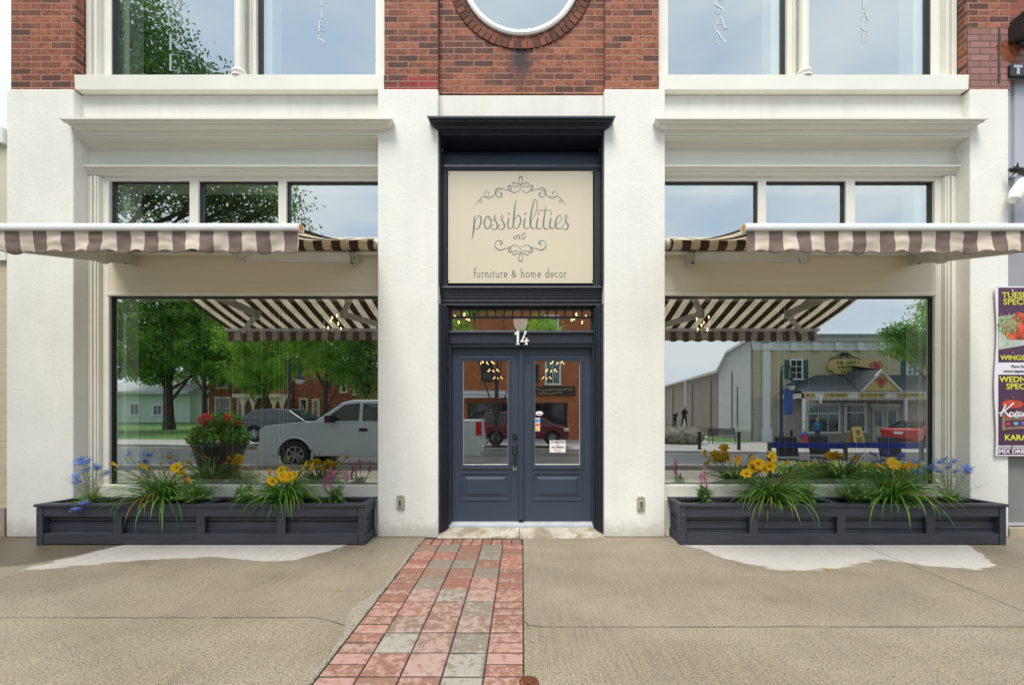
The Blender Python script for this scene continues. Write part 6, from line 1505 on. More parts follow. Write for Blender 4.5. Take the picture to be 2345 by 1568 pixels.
for uu in (1842, 1880, 2075):
    xx = RX(uu,26.6); mb = MB(); zz0 = zfar(xx)
    if uu != 1880: mb.lathe((xx,yp-.05,zz0), [(.12,0),(.12,.5),(.06,.56),(.10,.7),(.075,1.0),(.10,1.3),(.06,1.36),(.06,1.42),(.1,1.5),(.1,zf0-zz0)], 10)
    else: mb.lathe((xx,yp-.05,zf0-.35), [(.03,0),(.10,.06),(.10,.1),(.05,.14),(.12,.2),(.12,.5)], 10)
    if uu == 1842:
        for k in range(6): a_ = k*.3; mb.tube([(xx+.1,yp-.05,zf0-.05),(xx+.1+.75*math.cos(a_),yp-.05,zf0-.05-.75*math.sin(a_))], .02, 4)
    mb.build('porch_post', wht, JS)
win(JS, RX(1850,D1), RX(1918,D1), y1_+.02, RZ(987,D1), RZ(928,D1), wht, litglass, .16, (2,0)); 
MB().box(RX(1850,D1), RX(1918,D1), y1_+.02, y1_+.07, RZ(948,D1), RZ(944,D1)).build('transom_rail', wht, JS)
win(JS, RX(1938,D1), RX(1978,D1), y1_+.02, RZ(985,D1), RZ(928,D1), wht, litglass, .16, (0,0)); MB().box(RX(1938,D1), RX(1978,D1), y1_+.02, y1_+.07, RZ(945,D1), RZ(942,D1)).build('transom_rail', wht, JS)
for ua, ub in ((1996,2024),(2026,2056)):
    dd = MB().box(RX(ua,D1), RX(ub,D1), y1_+.02, y1_+.07, zb1, RZ(932,D1)).build('shop_door', mat('cream_shop_door', (.5,.5,.42), .6), JS); MB().box(RX(ua+6,D1), RX(ub-6,D1), y1_+.071, y1_+.08, RZ(975,D1), RZ(940,D1)).build('pane', litglass, dd)
MB().box(RX(1992,D1), RX(2060,D1), y1_+.02, y1_+.1, RZ(931.5,D1), RZ(924,D1)).build('door_head', wht, JS)
# --- long side wall: white then dirty grey hall
HL = thing('grey_hall_building', 'long dirty grey hall with white front section stepping down behind the plaza bench', 'building', (x0-.1, y1_-8, zb1))
wx = x0-.02
gmw = stucco_mat('stained_hall_wall', (.30,.275,.24), .4, 12, 1.0); wmw = stucco_mat('pale_hall_wall', (.56,.60,.60), .3, 12, .35)
yA, yB, yC = RY(29.3), RY(34.0), RY(52)
zA, zK, zB2, zC2 = RZ(781,29.6), RZ(808,32.4), RZ(850,34.0), RZ(850,34.0)
mb = MB(); mb.prism([(yA,zb1),(yA,RZ(781,29.6)),(RY(32.4),RZ(808,32.4)),(yB,RZ(851,34)),(yB,zb1)], 0, wx-.12, wx-.02); mb.build('white_wall', wmw, HL)
mb = MB(); mb.prism([(yB,zb1),(yB,RZ(853,34)),(yC,RZ(853,34)-.55),(yC,zb1)], 0, wx-.10, wx-.02); mb.build('grey_wall', gmw, HL)
mb = MB(); mb.prism([(yA,RZ(781,29.6)),(RY(32.4),RZ(808,32.4)),(yB,RZ(851,34)),(yC,RZ(853,34)-.55),(yC,RZ(853,34)-.40),(yB,RZ(851,34)+.18),(RY(32.4)+.1,RZ(808,32.4)+.18),(yA,RZ(781,29.6)+.16)], 0, wx-.35, wx+.2); mb.build('roof_edge', wht, HL)
for dd_ in (35.6, 39.5, 44.5): MB().box(wx-.2, wx-.10, RY(dd_)-.25, RY(dd_)+.25, zb1, 4.2).build('buttress', gmw, HL)
MB().tube([(wx-.16,RY(31),3.4),(wx-.16,RY(31.0),.4)], .03, 5).tube([(wx-.16,RY(31.8),4.6),(wx-.16,RY(31.8),.2)], .03, 5).build('cable', M['dark_metal'], HL)
fp = tag(MB().tube([(RX(1569,38),RY(38),zfar(14)),(RX(1569,38),RY(38),RZ(872,38))], .09, 8).build('flagpole', wht), 'white pole standing before the dirty grey hall wall beside the statue', 'pole')
lw = struct(sheet('lawn', RX(1600,31), x0-.15, RY(33), RY(28.2), 6, 3, M['grass'], .02, fn=lambda x, y: zfar(x)))
# --- brick houses in the left window
D2 = 36.0; y2_ = RY(D2)
BH = thing('red_brick_house', 'two storey red brick house with cream window surrounds and cream porch posts', 'building', (RX(560,D2), y2_, zfar(-20)))
bm2 = brick_mat('house_brick', (.40,.11,.05), (.46,.15,.07), (.27,.12,.08), .2); zb2 = zfar(-20); crm = mat('cream_surround', (.62,.56,.38), .6, var=.04)
MB().box(RX(478,D2), RX(666,D2), y2_-9, y2_, zb2-.2, 7.4).build('wall', bm2, BH)
mb = MB(); mb.prism([(RX(470,D2),7.4),(RX(674,D2),7.4),(RX(620,D2),9.6),(RX(525,D2),9.6)], 1, y2_-9.3, y2_+.4); mb.build('roof', M['shingle'], BH)
for ua, ub, va, vb in ((496,506,955,912),(511,526,955,912),(547,559,955,912),(500,520,886,850),(545,556,884,846),(580,590,884,850)):
    win(BH, RX(ua,D2), RX(ub,D2), y2_, RZ(va,D2), RZ(vb,D2), crm, dkglass, .14, (0,1))
MB().box(RX(565,D2), RX(668,D2), y2_, y2_+1.8, RZ(911,D2), RZ(903,D2)).build('porch_roof', crm, BH)
for uu in (568, 590, 637, 655):
    xx = RX(uu,35); mb = MB(); mb.box(xx-.08, xx+.08, y2_+1.5, y2_+1.66, zb2, RZ(911,D2)); mb.prism([(xx-.4,RZ(911,D2)),(xx+.4,RZ(911,D2)),(xx+.12,RZ(911,D2)-.7),(xx-.12,RZ(911,D2)-.7)], 1, y2_+1.52, y2_+1.62); mb.build('porch_post', crm, BH)
BH2 = thing('red_brick_wing', 'second red brick house with steep gable behind the pickup truck reflection', 'building', (RX(750,D2), y2_-.2, zfar(-14)))
MB().box(RX(668,D2), RX(842,D2), y2_-8, y2_-.3, zb2-.2, RZ(868,D2)).build('wall', bm2, BH2)
mb = MB(); mb.prism([(RX(740,D2),RZ(868,D2)),(RX(842,D2),RZ(868,D2)),(RX(790,D2),RZ(838,D2))], 1, y2_-8, y2_-.31); mb.build('gable', bm2, BH2)
mb = MB(); mb.prism([(RX(735,D2),RZ(872,D2)),(RX(790,D2),RZ(836,D2)),(RX(848,D2),RZ(872,D2)),(RX(846,D2),RZ(866,D2)),(RX(790,D2),RZ(830,D2)),(RX(737,D2),RZ(864,D2))], 1, y2_-8.2, y2_+.1); mb.build('roof', M['shingle'], BH2)
for ua, ub, va, vb in ((685,697,957,915),(715,724,957,917),(780,788,895,868),(810,817,900,880)): win(BH2, RX(ua,D2), RX(ub,D2), y2_-.3, RZ(va,D2), RZ(vb,D2), crm, dkglass, .16, (0,1))
# --- pale green bungalow
D3 = 47.0; y3_ = RY(D3); zb3 = zfar(-22)+.5
PG = thing('pale_green_bungalow', 'pale green bungalow with grey roof far behind the big tree in the left window reflection', 'building', (RX(360,D3), y3_, zb3))
pg = mat('pale_green_siding', (.46,.58,.48), .7, var=.04); MB().box(RX(240,D3), RX(435,D3), y3_-8, y3_, zb3-.5, RZ(900,D3)).build('wall', pg, PG)
mb = MB(); mb.prism([(y3_-9,RZ(895,D3)),(y3_+.8,RZ(902,D3)),(y3_+.8,RZ(896,D3)),(y3_-4,RZ(862,D3))], 0, RX(225,D3), RX(442,D3)); mb.build('roof', mat('pale_grey_roof', (.42,.44,.43), .8, var=.2, vs_=8), PG)
win(PG, RX(352,D3), RX(370,D3), y3_, RZ(948,D3), RZ(928,D3), wht, dkglass, .14, (1,0)); win(PG, RX(300,D3), RX(318,D3), y3_, RZ(948,D3), RZ(925,D3), wht, dkglass, .14, (1,0))
# --- brick shop row opposite (in the doors)
D4 = 29.0; y4_ = RY(D4); zb4 = zfar(0)
BS = thing('red_brick_shop_row', 'tall red brick shop row with white awnings reflected in the entrance door panes', 'building', (0, y4_, zb4))
bo = brick_mat('orange_brick', (.46,.14,.045), (.52,.19,.075), (.3,.14,.08), .1)
MB().box(RX(1020,D4), RX(1385,D4), y4_-10, y4_, RZ(921,D4), 10.2).build('upper_wall', bo, BS)
for ua, ub in ((1020,1070),(1172,1210),(1300,1385)): MB().box(RX(ua,D4), RX(ub,D4), y4_-2, y4_, zb4-.2, RZ(921,D4)-.002).build('pier', bo, BS)
MB().box(RX(1072,D4), RX(1171,D4), y4_-.5, y4_-.4, zb4, RZ(921,D4)).build('shop_glass', dkglass, BS); MB().box(RX(1211,D4), RX(1299,D4), y4_-.5, y4_-.4, zb4, RZ(921,D4)).build('shop_glass', dkglass, BS)
for ua, ub, va, vb in ((1106,1124,868,826),(1252,1281,877,827),(1215,1230,870,838),(1340,1356,868,828),(1040,1056,868,828),(1250,1276,757,725)): win(BS, RX(ua,D4), RX(ub,D4), y4_, RZ(va,D4), RZ(vb,D4), inkk if ua < 1240 else wht, litglass if ua > 1240 else dkglass, .12, (1,1))
mb = MB(); aw0, aw1 = RX(1058,D4), RX(1174,D4); mb.prism([(y4_,RZ(893,D4)),(y4_+1.0,RZ(902,D4)),(y4_+1.0,RZ(911,D4)),(y4_,RZ(903,D4))], 0, aw0, aw1); tag(mb.build('shop_awning', mat('pale_stripe_awning', (.5,.5,.5), .7, var=.5, vs_=2, stretch=(.1,1,9))), 'pale striped awning on the brick shop row reflected in the left door pane', 'awning')
sg2 = thing('script_shop_sign', 'black fascia sign with gold script letters reflected in the right door pane', 'sign', (RX(1260,D4), y4_+.05, RZ(905,D4)))
MB().box(RX(1226,D4), RX(1318,D4), y4_+.01, y4_+.09, RZ(905,D4), RZ(884,D4)).build('board', inkk, sg2)
mb = MB(); gold = mat('gold_lettering', (.50,.33,.14), .5); random.seed(8)
for k in range(2):
    P = [(RX(1230,D4)+.085*i, RZ(892+8*k,D4)+random.choice((-.06,.0,.1,.05)), .035) for i in range(30 if k == 0 else 22)]; stroke(mb, P, lambda x, yq, l: (x, y4_+.094+l, yq), 1, n=4, k0=k)
mb.build('lettering', gold, sg2)

# ---------------- vehicles
def car(name, lab, cat, X, Y, Z, rz, W, top, wheels, r, cab, glasses, wind, rear, paint, zb=.28, extras=None, grp=None, cabk=.20, belt=1.0):
    T_ = thing(name, lab, cat, (X,Y,Z), grp); Mx = Matrix.Translation((X,Y,Z)) @ Matrix.Rotation(rz,4,'Z')
    def fin(mb): mb.v = [tuple(Mx @ Vector(p)) for p in mb.v]; return mb
    def hw(z): return W/2*(1-max(0, z-belt)*cabk) if z > belt else W/2*(1-.06*max(0,.5-z))
    bot = [(top[-1][0], zb)]
    for wx_ in sorted(wheels):
        bot += [(wx_+r*1.17*math.cos(a_), r+r*1.17*math.sin(a_)) for a_ in np.linspace(math.pi*1.02, -.02*math.pi, 13) if r+r*1.17*math.sin(a_) > zb-.02]
    bot += [(top[0][0]-.03, zb)]
    P = list(top)+bot; n = len(P)
    def pr(pts, hwf, y_in=0):
        mb = MB(); n = len(pts); mb.v = [(x, -hwf(z), z) for x, z in pts]+[(x, hwf(z), z) for x, z in pts]
        mb.f = [tuple(range(n))[::-1], tuple(range(n,2*n))]+[(i,(i+1)%n,n+(i+1)%n,n+i) for i in range(n)]; mb.m = [0]*len(mb.f); return mb
    body = fin(pr(P, hw)).build('body', paint, T_, bevel=.085)
    fin(pr(cab, lambda z: hw(z)-.01)).build('cabin', paint, T_, bevel=.05)
    for g_ in glasses:
        for s_ in (-1,1):
            mb = MB(); mb.poly([(x, s_*(hw(z)+.003), z) for x, z in g_]); fin(mb).build('side_window', M['car_glass'], T_)
    for (xa, za), (xb_, zb__), nm in ((wind[0], wind[1], 'windscreen'), (rear[0], rear[1], 'rear_window')):
        d = Vector((xb_-xa, zb__-za)).normalized(); nx_, nz_ = (d.y, -d.x); s_ = .012 if nm == 'windscreen' else -.012
        if nm == 'windscreen' and nx_ < 0 or nm != 'windscreen' and nx_*s_ > 0 and False: pass
        o_ = Vector((abs(nx_)*(1 if nm == 'windscreen' else -1), abs(nz_)))*.03
        mb = MB(); mb.poly([(xa+o_.x, -(hw(za)-.10), za+o_.y), (xa+o_.x, hw(za)-.10, za+o_.y), (xb_+o_.x, hw(zb__)-.12, zb__+o_.y), (xb_+o_.x, -(hw(zb__)-.12), zb__+o_.y)]); fin(mb).build(nm, M['car_glass'], T_)
    for wx_ in wheels:
        for s_ in (-1,1):
            if W > 1.95: fin(MB().tube([(wx_+r*1.2*math.cos(a_), s_*(W/2+.004), r+r*1.2*math.sin(a_)) for a_ in np.linspace(-.25,math.pi+.25,20)], .032, 6)).build('arch_trim', paint, T_, smooth=True)
            yc = s_*(W/2-.11); mb = MB(); mb.lathe((wx_, yc, r), [(q_[0], q_[1]*s_) for q_ in [(r*.62,-.11),(r*.92,-.11),(r,-.08),(r,.08),(r*.92,.11),(r*.64,.10),(r*.62,.0)]], 28, ax=1); ty = fin(mb).build('wheel', M['tyre'], T_, smooth=True)
            mb = MB(); mb.lathe((wx_, yc+s_*.05, r), [(q_[0], q_[1]*s_) for q_ in [(r*.62,-.03),(r*.62,.05),(r*.56,.055),(r*.54,.01)]], 24, ax=1, cap=False); mb.lathe((wx_, yc+s_*.08, r), [(r*.14,-.01),(r*.12,.02)], 10, ax=1)
            for k in range(7):
                a_ = k*.8976; M2 = Matrix.Translation((wx_, yc+s_*.075, r)) @ Matrix.Rotation(a_,4,'Y'); mb.box(-.028*r/.35, .028*r/.35, -.012, .012, r*.1, r*.58, M=M2)
            fin(mb).build('rim', M['rim'], ty)
            mb = MB(); mb.lathe((wx_, s_*(W/2-.26), r), [(r*1.15,-.12),(r*1.15,.10)], 20, ax=1); fin(mb).build('wheel_well', M['dark_metal'], T_)
    for nm, mm, boxes in (extras or []):
        for b_ in boxes: fin(MB().box(*b_)).build(nm, mm, T_, bevel=.008)
    return T_
pw_ = lambda n, c: mat(n, c, .22, var=.03, spec=.8)
blackp = M['dark_metal']; redl = mat('tail_light_red', (.45,.02,.015), .2); clr = mat('lamp_glass', (.65,.62,.5), .15); plate = mat('number_plate', (.6,.62,.65), .5); 
xT = (RX(602,11.7)+RX(1103,11.7))/2
car('pickup_truck', 'white crew cab pickup truck at the kerb, reflected in the left window', 'pickup truck', xT, -7.3, gz(xT,-7.3), math.pi, 2.0,
    [(3.06,.42),(3.10,.62),(3.04,1.12),(2.92,1.22),(2.2,1.30),(1.45,1.36),(-1.3,1.36),(-1.32,1.38),(-3.02,1.38),(-3.08,.55)], [2.08,-1.92], .41,
    [(1.62,1.30),(.82,1.88),(.5,1.955),(-.9,1.955),(-1.12,1.90),(-1.30,1.30)], [[(1.28,1.39),(.72,1.82),(.30,1.86),(.30,1.30),(.95,1.30)],[(.20,1.31),(.20,1.86),(-.70,1.86),(-.98,1.42),(-.98,1.36)]],
    ((1.52,1.38),(.84,1.86)), ((-1.28,1.40),(-1.13,1.87)), pw_('white_car_paint', (.47,.54,.59)), .38,
    [('headlight', clr, [(2.95,3.085,-.98,-.62,.90,1.12),(2.95,3.085,.62,.98,.90,1.12)]), ('body_crease', M['rim'], [(-2.9,2.6,.999,1.003,.60,.62)]), ('hood_line', blackp, [(1.5,2.9,.985,1.003,1.235,1.245)]), ('grille', blackp, [(3.03,3.10,-.6,.6,.72,1.1)]), ('bumper', M['chrome'], [(2.98,3.16,-.97,.97,.42,.62),(-3.18,-3.02,-.95,.95,.48,.66)]),
     ('door_handle', blackp, [(.05,.28,.995,1.035,1.08,1.16),(-1.05,-.85,.995,1.03,1.10,1.16),(.05,.28,-1.035,-.995,1.08,1.16)]), ('mirror', blackp, [(.95,1.15,.98,1.22,1.32,1.52),(.95,1.15,-1.22,-.98,1.32,1.52)]),
     ('fender_lamp', clr, [(2.86,3.06,.965,1.0,.92,1.10)]), ('side_badge', M['chrome'], [(1.30,1.68,1.0,1.008,1.12,1.18)]), ('door_seam', blackp, [(1.30,1.315,.999,1.004,.5,1.30),(.235,.25,.999,1.004,.5,1.30),(-1.03,-1.015,.999,1.004,.6,1.30),(-1.36,-1.345,.999,1.004,.5,1.36)]), ('rocker_panel', M['arm'], [(-1.30,1.42,.90,1.012,.40,.50)]), ('running_board', blackp, [(-1.35,1.4,.92,1.04,.36,.42)]),
     ('tail_light', redl, [(-3.10,-2.95,.80,1.004,.95,1.34),(-3.10,-2.95,-1.004,-.80,.95,1.34)]), ('fuel_tank', M['arm'], [(-2.8,-2.4,.5,.9,.35,.6)])], cabk=.22, belt=1.36)
xS = RX(610,21); zS = gz(xS, RY(21.2))
car('dark_suv', 'dark grey hatchback SUV driving past before the brick house, behind the pickup in the reflection', 'suv', xS+.8, RY(21.8), gz(xS,RY(21.8))+.22, 0, 1.85,
    [(2.28,.45),(2.32,.7),(2.2,.92),(1.2,1.05),(-2.1,1.08),(-2.3,.9),(-2.3,.45)], [1.42,-1.38], .36, [(1.25,1.02),(.35,1.60),(-.4,1.68),(-1.5,1.62),(-2.22,1.05)],
    [[(1.0,1.08),(.35,1.52),(-.3,1.57),(-.3,1.06)],[(-.38,1.06),(-.38,1.58),(-1.4,1.53),(-1.8,1.12)]], ((1.18,1.1),(.4,1.58)), ((-2.15,1.12),(-1.56,1.58)), pw_('dark_grey_paint', (.075,.085,.10)), .3,
    [('tail_light', redl, [(-2.32,-2.1,.6,.93,.85,1.05)]), ('door_seam', blackp, [(-.34,-.33,.924,.929,.4,1.05)])], belt=1.05)
xM = RX(1197,21.3)
car('maroon_minivan', 'maroon minivan parked across the street, reflected in both door panes', 'minivan', xM, RY(22.3), gz(xM,RY(22.3))+.16, 0, 1.9,
    [(2.42,.4),(2.46,.65),(2.25,.92),(1.6,1.08),(-2.2,1.08),(-2.42,.9),(-2.42,.4)], [1.55,-1.42], .34, [(1.75,1.04),(.75,1.62),(.1,1.74),(-1.9,1.72),(-2.36,1.06)],
    [[(1.35,1.10),(.62,1.56),(.1,1.63),(.1,1.08)],[(.02,1.08),(.02,1.64),(-1.0,1.64),(-1.0,1.08)],[(-1.08,1.09),(-1.08,1.63),(-1.85,1.61),(-2.1,1.12)]], ((1.66,1.12),(.8,1.6)), ((-2.3,1.14),(-1.94,1.66)), pw_('maroon_paint', (.12,.008,.02)), .26,
    [('headlight', clr, [(2.15,2.42,.62,.955,.72,.88)]), ('door_seam', blackp, [(.05,.058,.949,.953,.35,1.05),(-1.05,-1.042,.949,.953,.35,1.05)]), ('door_handle', M['chrome'], [(-.1,.0,.95,.975,.92,.95)])], belt=1.06)
xR = RX(2075,24.5)
car('red_sedan', 'red sedan seen from behind, parked before the cream shop', 'car', xR+1.35, RY(25.0), gz(xR,RY(25.2))+.08, math.radians(-22), 1.8,
    [(2.3,.4),(2.3,.7),(1.3,.92),(-1.6,1.0),(-2.25,1.02),(-2.32,.8),(-2.3,.36)], [1.4,-1.3], .33, [(1.35,.9),(.45,1.36),(-.2,1.45),(-.8,1.40),(-1.85,1.0)],
    [[(1.0,.98),(.42,1.29),(-.15,1.36),(-.15,.98)],[(-.22,.98),(-.22,1.36),(-.75,1.33),(-1.35,1.04)]], ((1.25,1.0),(.5,1.34)), ((-1.75,1.05),(-.86,1.38)), pw_('red_car_paint', (.40,.012,.02)), .24,
    [('tail_light', redl, [(-2.33,-2.15,.45,.91,.80,.93),(-2.33,-2.15,-.91,-.45,.80,.93)]), ('number_plate', plate, [(-2.335,-2.3,-.22,.22,.68,.82)]), ('bumper', blackp, [(-2.34,-2.1,-.7,.7,.30,.42)])], belt=.98)

# ---------------- street furniture in the reflections
navyp = mat('dark_blue_lamp_paint', (.015,.025,.045), .4, var=.1)
def lamp_post(x, y, H, lab, banner, flip=1):
    z = gz(x, y); T_ = thing('street_lamp', lab, 'street lamp', (x,y,z), 'blue-black gooseneck street lamps')
    MB().lathe((x,y,z), [(.2,0),(.2,.12),(.14,.2),(.12,.9),(.08,1.0),(.065,H*.72),(.05,H*.86)], 12).build('post', navyp, T_, smooth=True)
    P = [(x,y,z+H*.84)]+[(x+flip*(.26-.26*math.cos(a_)), y, z+H*.86+.34*math.sin(a_)) for a_ in np.linspace(0,math.pi,10)]+[(x+flip*.52,y,z+H*.78)]
    MB().tube(P, .035, 8).tube([(x+flip*(.16+.09*math.cos(a_)),y,z+H*.84+.11*math.sin(a_)) for a_ in np.linspace(0,6,10)], .015, 5).build('gooseneck', navyp, T_, smooth=True)
    MB().lathe((x+flip*.52,y,z+H*.78-.42), [(.22,0),(.20,.14),(.09,.24),(.07,.44),(.03,.46)], 14).build('hood', navyp, T_, smooth=True)
    MB().ell((x+flip*.52,y,z+H*.78-.44), (.19,.19,.24), 14, 8).build('globe', mat('lamp_globe', (.62,.64,.58), .3), T_, smooth=True)
    if banner:
        bn = mat('blue_banner', (.03,.10,.32), .7, var=.4, vs_=3); MB().box(x+.14, x+.62, y-.01, y+.01, z+1.95, z+3.3).build('banner', bn, T_); MB().tube([(x,y,z+3.35),(x+.66,y,z+3.35)], .018, 5).tube([(x,y,z+1.93),(x+.66,y,z+1.93)], .018, 5).build('banner_arm', navyp, T_)
lamp_post(RX(671,21.5), -15.9-.1, 4.9, 'gooseneck street lamp before the brick house, above the SUV reflection', False); lamp_post(RX(1803,21.5), RY(22), 4.95, 'gooseneck street lamp with blue banner before the cream shop', True)
def bollard(x, y, lab):
    z = gz(x, y); T_ = thing('bollard', lab, 'bollard', (x,y,z), 'black bollards on the far pavement')
    MB().lathe((x,y,z), [(.10,0),(.10,.06),(.085,.08),(.085,.86),(.10,.88),(.10,.94),(.06,.98),(.0,1.0)], 12).build('post', blackp, T_, smooth=True)
bollard(RX(1602,22), RY(22), 'black bollard nearest the statue rock on the far pavement'); bollard(RX(1692,22), RY(22), 'black bollard before the right end of the bench'); bollard(RX(1800,26), RY(25.5), 'short black bollard behind the bannered street lamp')
# bench
bx, by = RX(1666,26), RY(26.5); bz = gz(bx, by); T_ = thing('park_bench', 'black slatted bench on the plaza before the white hall wall', 'bench', (bx,by,bz))
mb = MB()
for k in range(7): mb.box(bx-.85, bx+.85, by-.22+.075*k, by-.175+.075*k, bz+.44, bz+.465)
mb.build('seat', blackp, T_); mb = MB()
for k in range(6): mb.box(bx-.85, bx+.85, by-.30-.02*k, by-.275-.02*k, bz+.55+.075*k, bz+.60+.075*k)
mb.build('backrest', blackp, T_)
for xx in (-.85,.85): MB().tube([(bx+xx,by+.3,bz),(bx+xx,by+.28,bz+.45),(bx+xx,by+.25,bz+.66),(bx+xx,by-.28,bz+.66),(bx+xx,by-.36,bz+1.02)], .025, 6).tube([(bx+xx,by-.22,bz),(bx+xx,by-.28,bz+.66)], .025, 6).build('leg', blackp, T_)
# hydrant
hx_, hy_ = RX(1842,25), RY(25); hz = gz(hx_, hy_); T_ = thing('fire_hydrant', 'red fire hydrant with blue cap before the cream shop', 'hydrant', (hx_,hy_,hz))
MB().lathe((hx_,hy_,hz), [(.19,0),(.19,.05),(.16,.07),(.16,.62),(.18,.64),(.18,.68)], 14).build('barrel', mat('hydrant_red', (.45,.025,.025), .4), T_, smooth=True)
mb = MB(); mb.lathe((hx_,hy_,hz+.68), [(.16,0),(.15,.08),(.09,.16),(.04,.19),(.04,.25)], 14); mb.lathe((hx_-.26,hy_,hz+.55), [(.08,0),(.08,.52)], 10, ax=0); mb.build('cap', mat('hydrant_blue', (.03,.05,.35), .4), T_, smooth=True)
# sandwich board
sx_, sy_ = RX(1958,26), RY(25.9); sz_ = gz(sx_, sy_); T_ = thing('sandwich_board', 'yellow sandwich board with red gem emblem before the cream shop', 'sandwich board', (sx_,sy_,sz_))
for s_ in (1,-1):
    mb = MB(); mb.add([(sx_-.36,sy_+s_*.28,sz_+.06),(sx_+.36,sy_+s_*.28,sz_+.06),(sx_+.30,sy_+s_*.03,sz_+1.12),(sx_-.30,sy_+s_*.03,sz_+1.12),(sx_-.36,sy_+s_*.25,sz_+.06),(sx_+.36,sy_+s_*.25,sz_+.06),(sx_+.30,sy_+s_*.0,sz_+1.12),(sx_-.30,sy_+s_*.0,sz_+1.12)], [(0,1,2,3),(4,5,6,7),(0,1,5,4),(1,2,6,5),(2,3,7,6),(3,0,4,7)]); mb.build('board', ylw, T_)
mb = MB(); mb.add([(sx_-.13,sy_+.13,sz_+.84),(sx_+.13,sy_+.13,sz_+.84),(sx_,sy_+.20,sz_+.58),(sx_+.07,sy_+.105,sz_+.94),(sx_-.07,sy_+.105,sz_+.94)], [(0,2,1,3,4)]); mb.build('emblem', redg, T_)
mb = MB()
for k in range(3): mb.quad((sx_-.2,sy_+.232+.012*k*2,sz_+.42-.1*k),(sx_+.2,sy_+.232+.024*k,sz_+.42-.1*k),(sx_+.2,sy_+.224+.024*k,sz_+.46-.1*k),(sx_-.2,sy_+.224+.024*k,sz_+.46-.1*k))
mb.build('lettering', inkk, T_)
# people
def figure(joints, edges, root, lvl=2):
    me = bpy.data.meshes.new('body'); keys = list(joints); idx = {k: i for i, k in enumerate(keys)}
    me.from_pydata([joints[k][0] for k in keys], [(idx[a_], idx[b_]) for a_, b_ in edges], [])
    o = bpy.data.objects.new('body', me); scene.collection.objects.link(o); o.modifiers.new('skin', 'SKIN'); ss = o.modifiers.new('sub', 'SUBSURF'); ss.levels = lvl; ss.render_levels = lvl
    for k, v in zip(keys, me.skin_vertices[0].data): r_ = joints[k][1]; v.radius = r_ if isinstance(r_, tuple) else (r_, r_); v.use_root = (k == root)
    bpy.context.view_layer.update(); m2 = bpy.data.meshes.new_from_object(o.evaluated_get(bpy.context.evaluated_depsgraph_get())); bpy.data.objects.remove(o); m2.polygons.foreach_set('use_smooth', [True]*len(m2.polygons)); return m2
ED = [('pel','ch'),('ch','nk'),('nk','hd'),('hd','ht'),('ch','sl'),('sl','el'),('el','wl'),('wl','fl'),('ch','sr'),('sr','er'),('er','wr'),('wr','fr'),('pel','hl'),('hl','kl'),('kl','al'),('al','tl'),('pel','hr'),('hr','kr'),('kr','ar'),('ar','tr')]
def person_at(x, y, z, H, lab, mats, pose=None, name='person', cat='person', hair=None, rz=0):
    s_ = H/1.7; J = dict(pel=((0,0,.95),(.15,.11)), ch=((0,0,1.32),(.17,.115)), nk=((0,.01,1.47),.055), hd=((0,.02,1.56),.085), ht=((0,.02,1.66),.085), sl=((-.18,0,1.40),.06), el=((-.24,.03,1.13),.045), wl=((-.20,.16,1.02),.034), fl=((-.15,.24,1.04),.03),
        sr=((.18,0,1.40),.06), er=((.25,.02,1.14),.045), wr=((.17,.18,1.22),.034), fr=((.08,.24,1.34),.03), hl=((-.09,0,.88),.09), kl=((-.10,.01,.48),.062), al=((-.10,-.02,.09),.042), tl=((-.11,.12,.04),.035), hr=((.09,0,.88),.09), kr=((.10,.01,.48),.062), ar=((.10,-.02,.09),.042), tr=((.11,.12,.04),.035))
    if pose: J.update(pose)
    c_, q = math.cos(rz), math.sin(rz); J = {k: (((p[0]*c_-p[1]*q)*s_+x, (p[0]*q+p[1]*c_)*s_+y, p[2]*s_+z), tuple(a_*s_ for a_ in r_) if isinstance(r_, tuple) else r_*s_) for k, (p, r_) in J.items()}
    me = figure(J, ED, 'pel'); T_ = thing(name, lab, cat, (x,y,z)); o = bpy.data.objects.new('body', me); scene.collection.objects.link(o); attach(o, T_)
    for m_ in mats: me.materials.append(m_)
    for p in me.polygons:
        h_ = (p.center.z-z)/s_; me_i = 0
        if h_ > 1.475: me_i = 0
        elif h_ > .92 and not ((abs(p.center.x-x)/s_ > .12 or True) and (p.center - Vector(J['fr'][0])).length < .06*s_ or (p.center - Vector(J['fl'][0])).length < .06*s_): me_i = 1
        elif h_ > .92: me_i = 0
        elif h_ > .09: me_i = 2
        else: me_i = 3
        p.material_index = min(me_i, len(mats)-1)
    if hair:
        mb = MB(); hd = J['ht'][0]; mb.ell((hd[0], hd[1]-.025*s_, hd[2]+.02*s_), (.105*s_,.11*s_,.12*s_), 12, 8); mb.build('hair', hair, T_, smooth=True)
    return T_
skin = mat('skin', (.5,.30,.21), .6)
wx_, wy_ = RX(1872,27.6), RY(27.6); person_at(wx_, wy_, gz(wx_,wy_), 1.62, 'grey-haired woman in bright blue jacket and blue jeans standing by the cream shop window', [skin, mat('blue_jacket', (.03,.22,.45), .7, var=.2), mat('blue_jeans', (.05,.075,.14), .8), mat('shoes', (.05,.04,.04), .7)], hair=mat('grey_hair', (.42,.38,.32), .8))
brz = mat('dark_bronze', (.02,.018,.018), .45, metal=.6)
rx_, ry_ = RX(1560,27), RY(26.5); rz_ = gz(rx_, ry_)
T_ = thing('statue_rock', 'rough grey rock base under the two bronze statues', 'rock', (rx_,ry_,rz_))
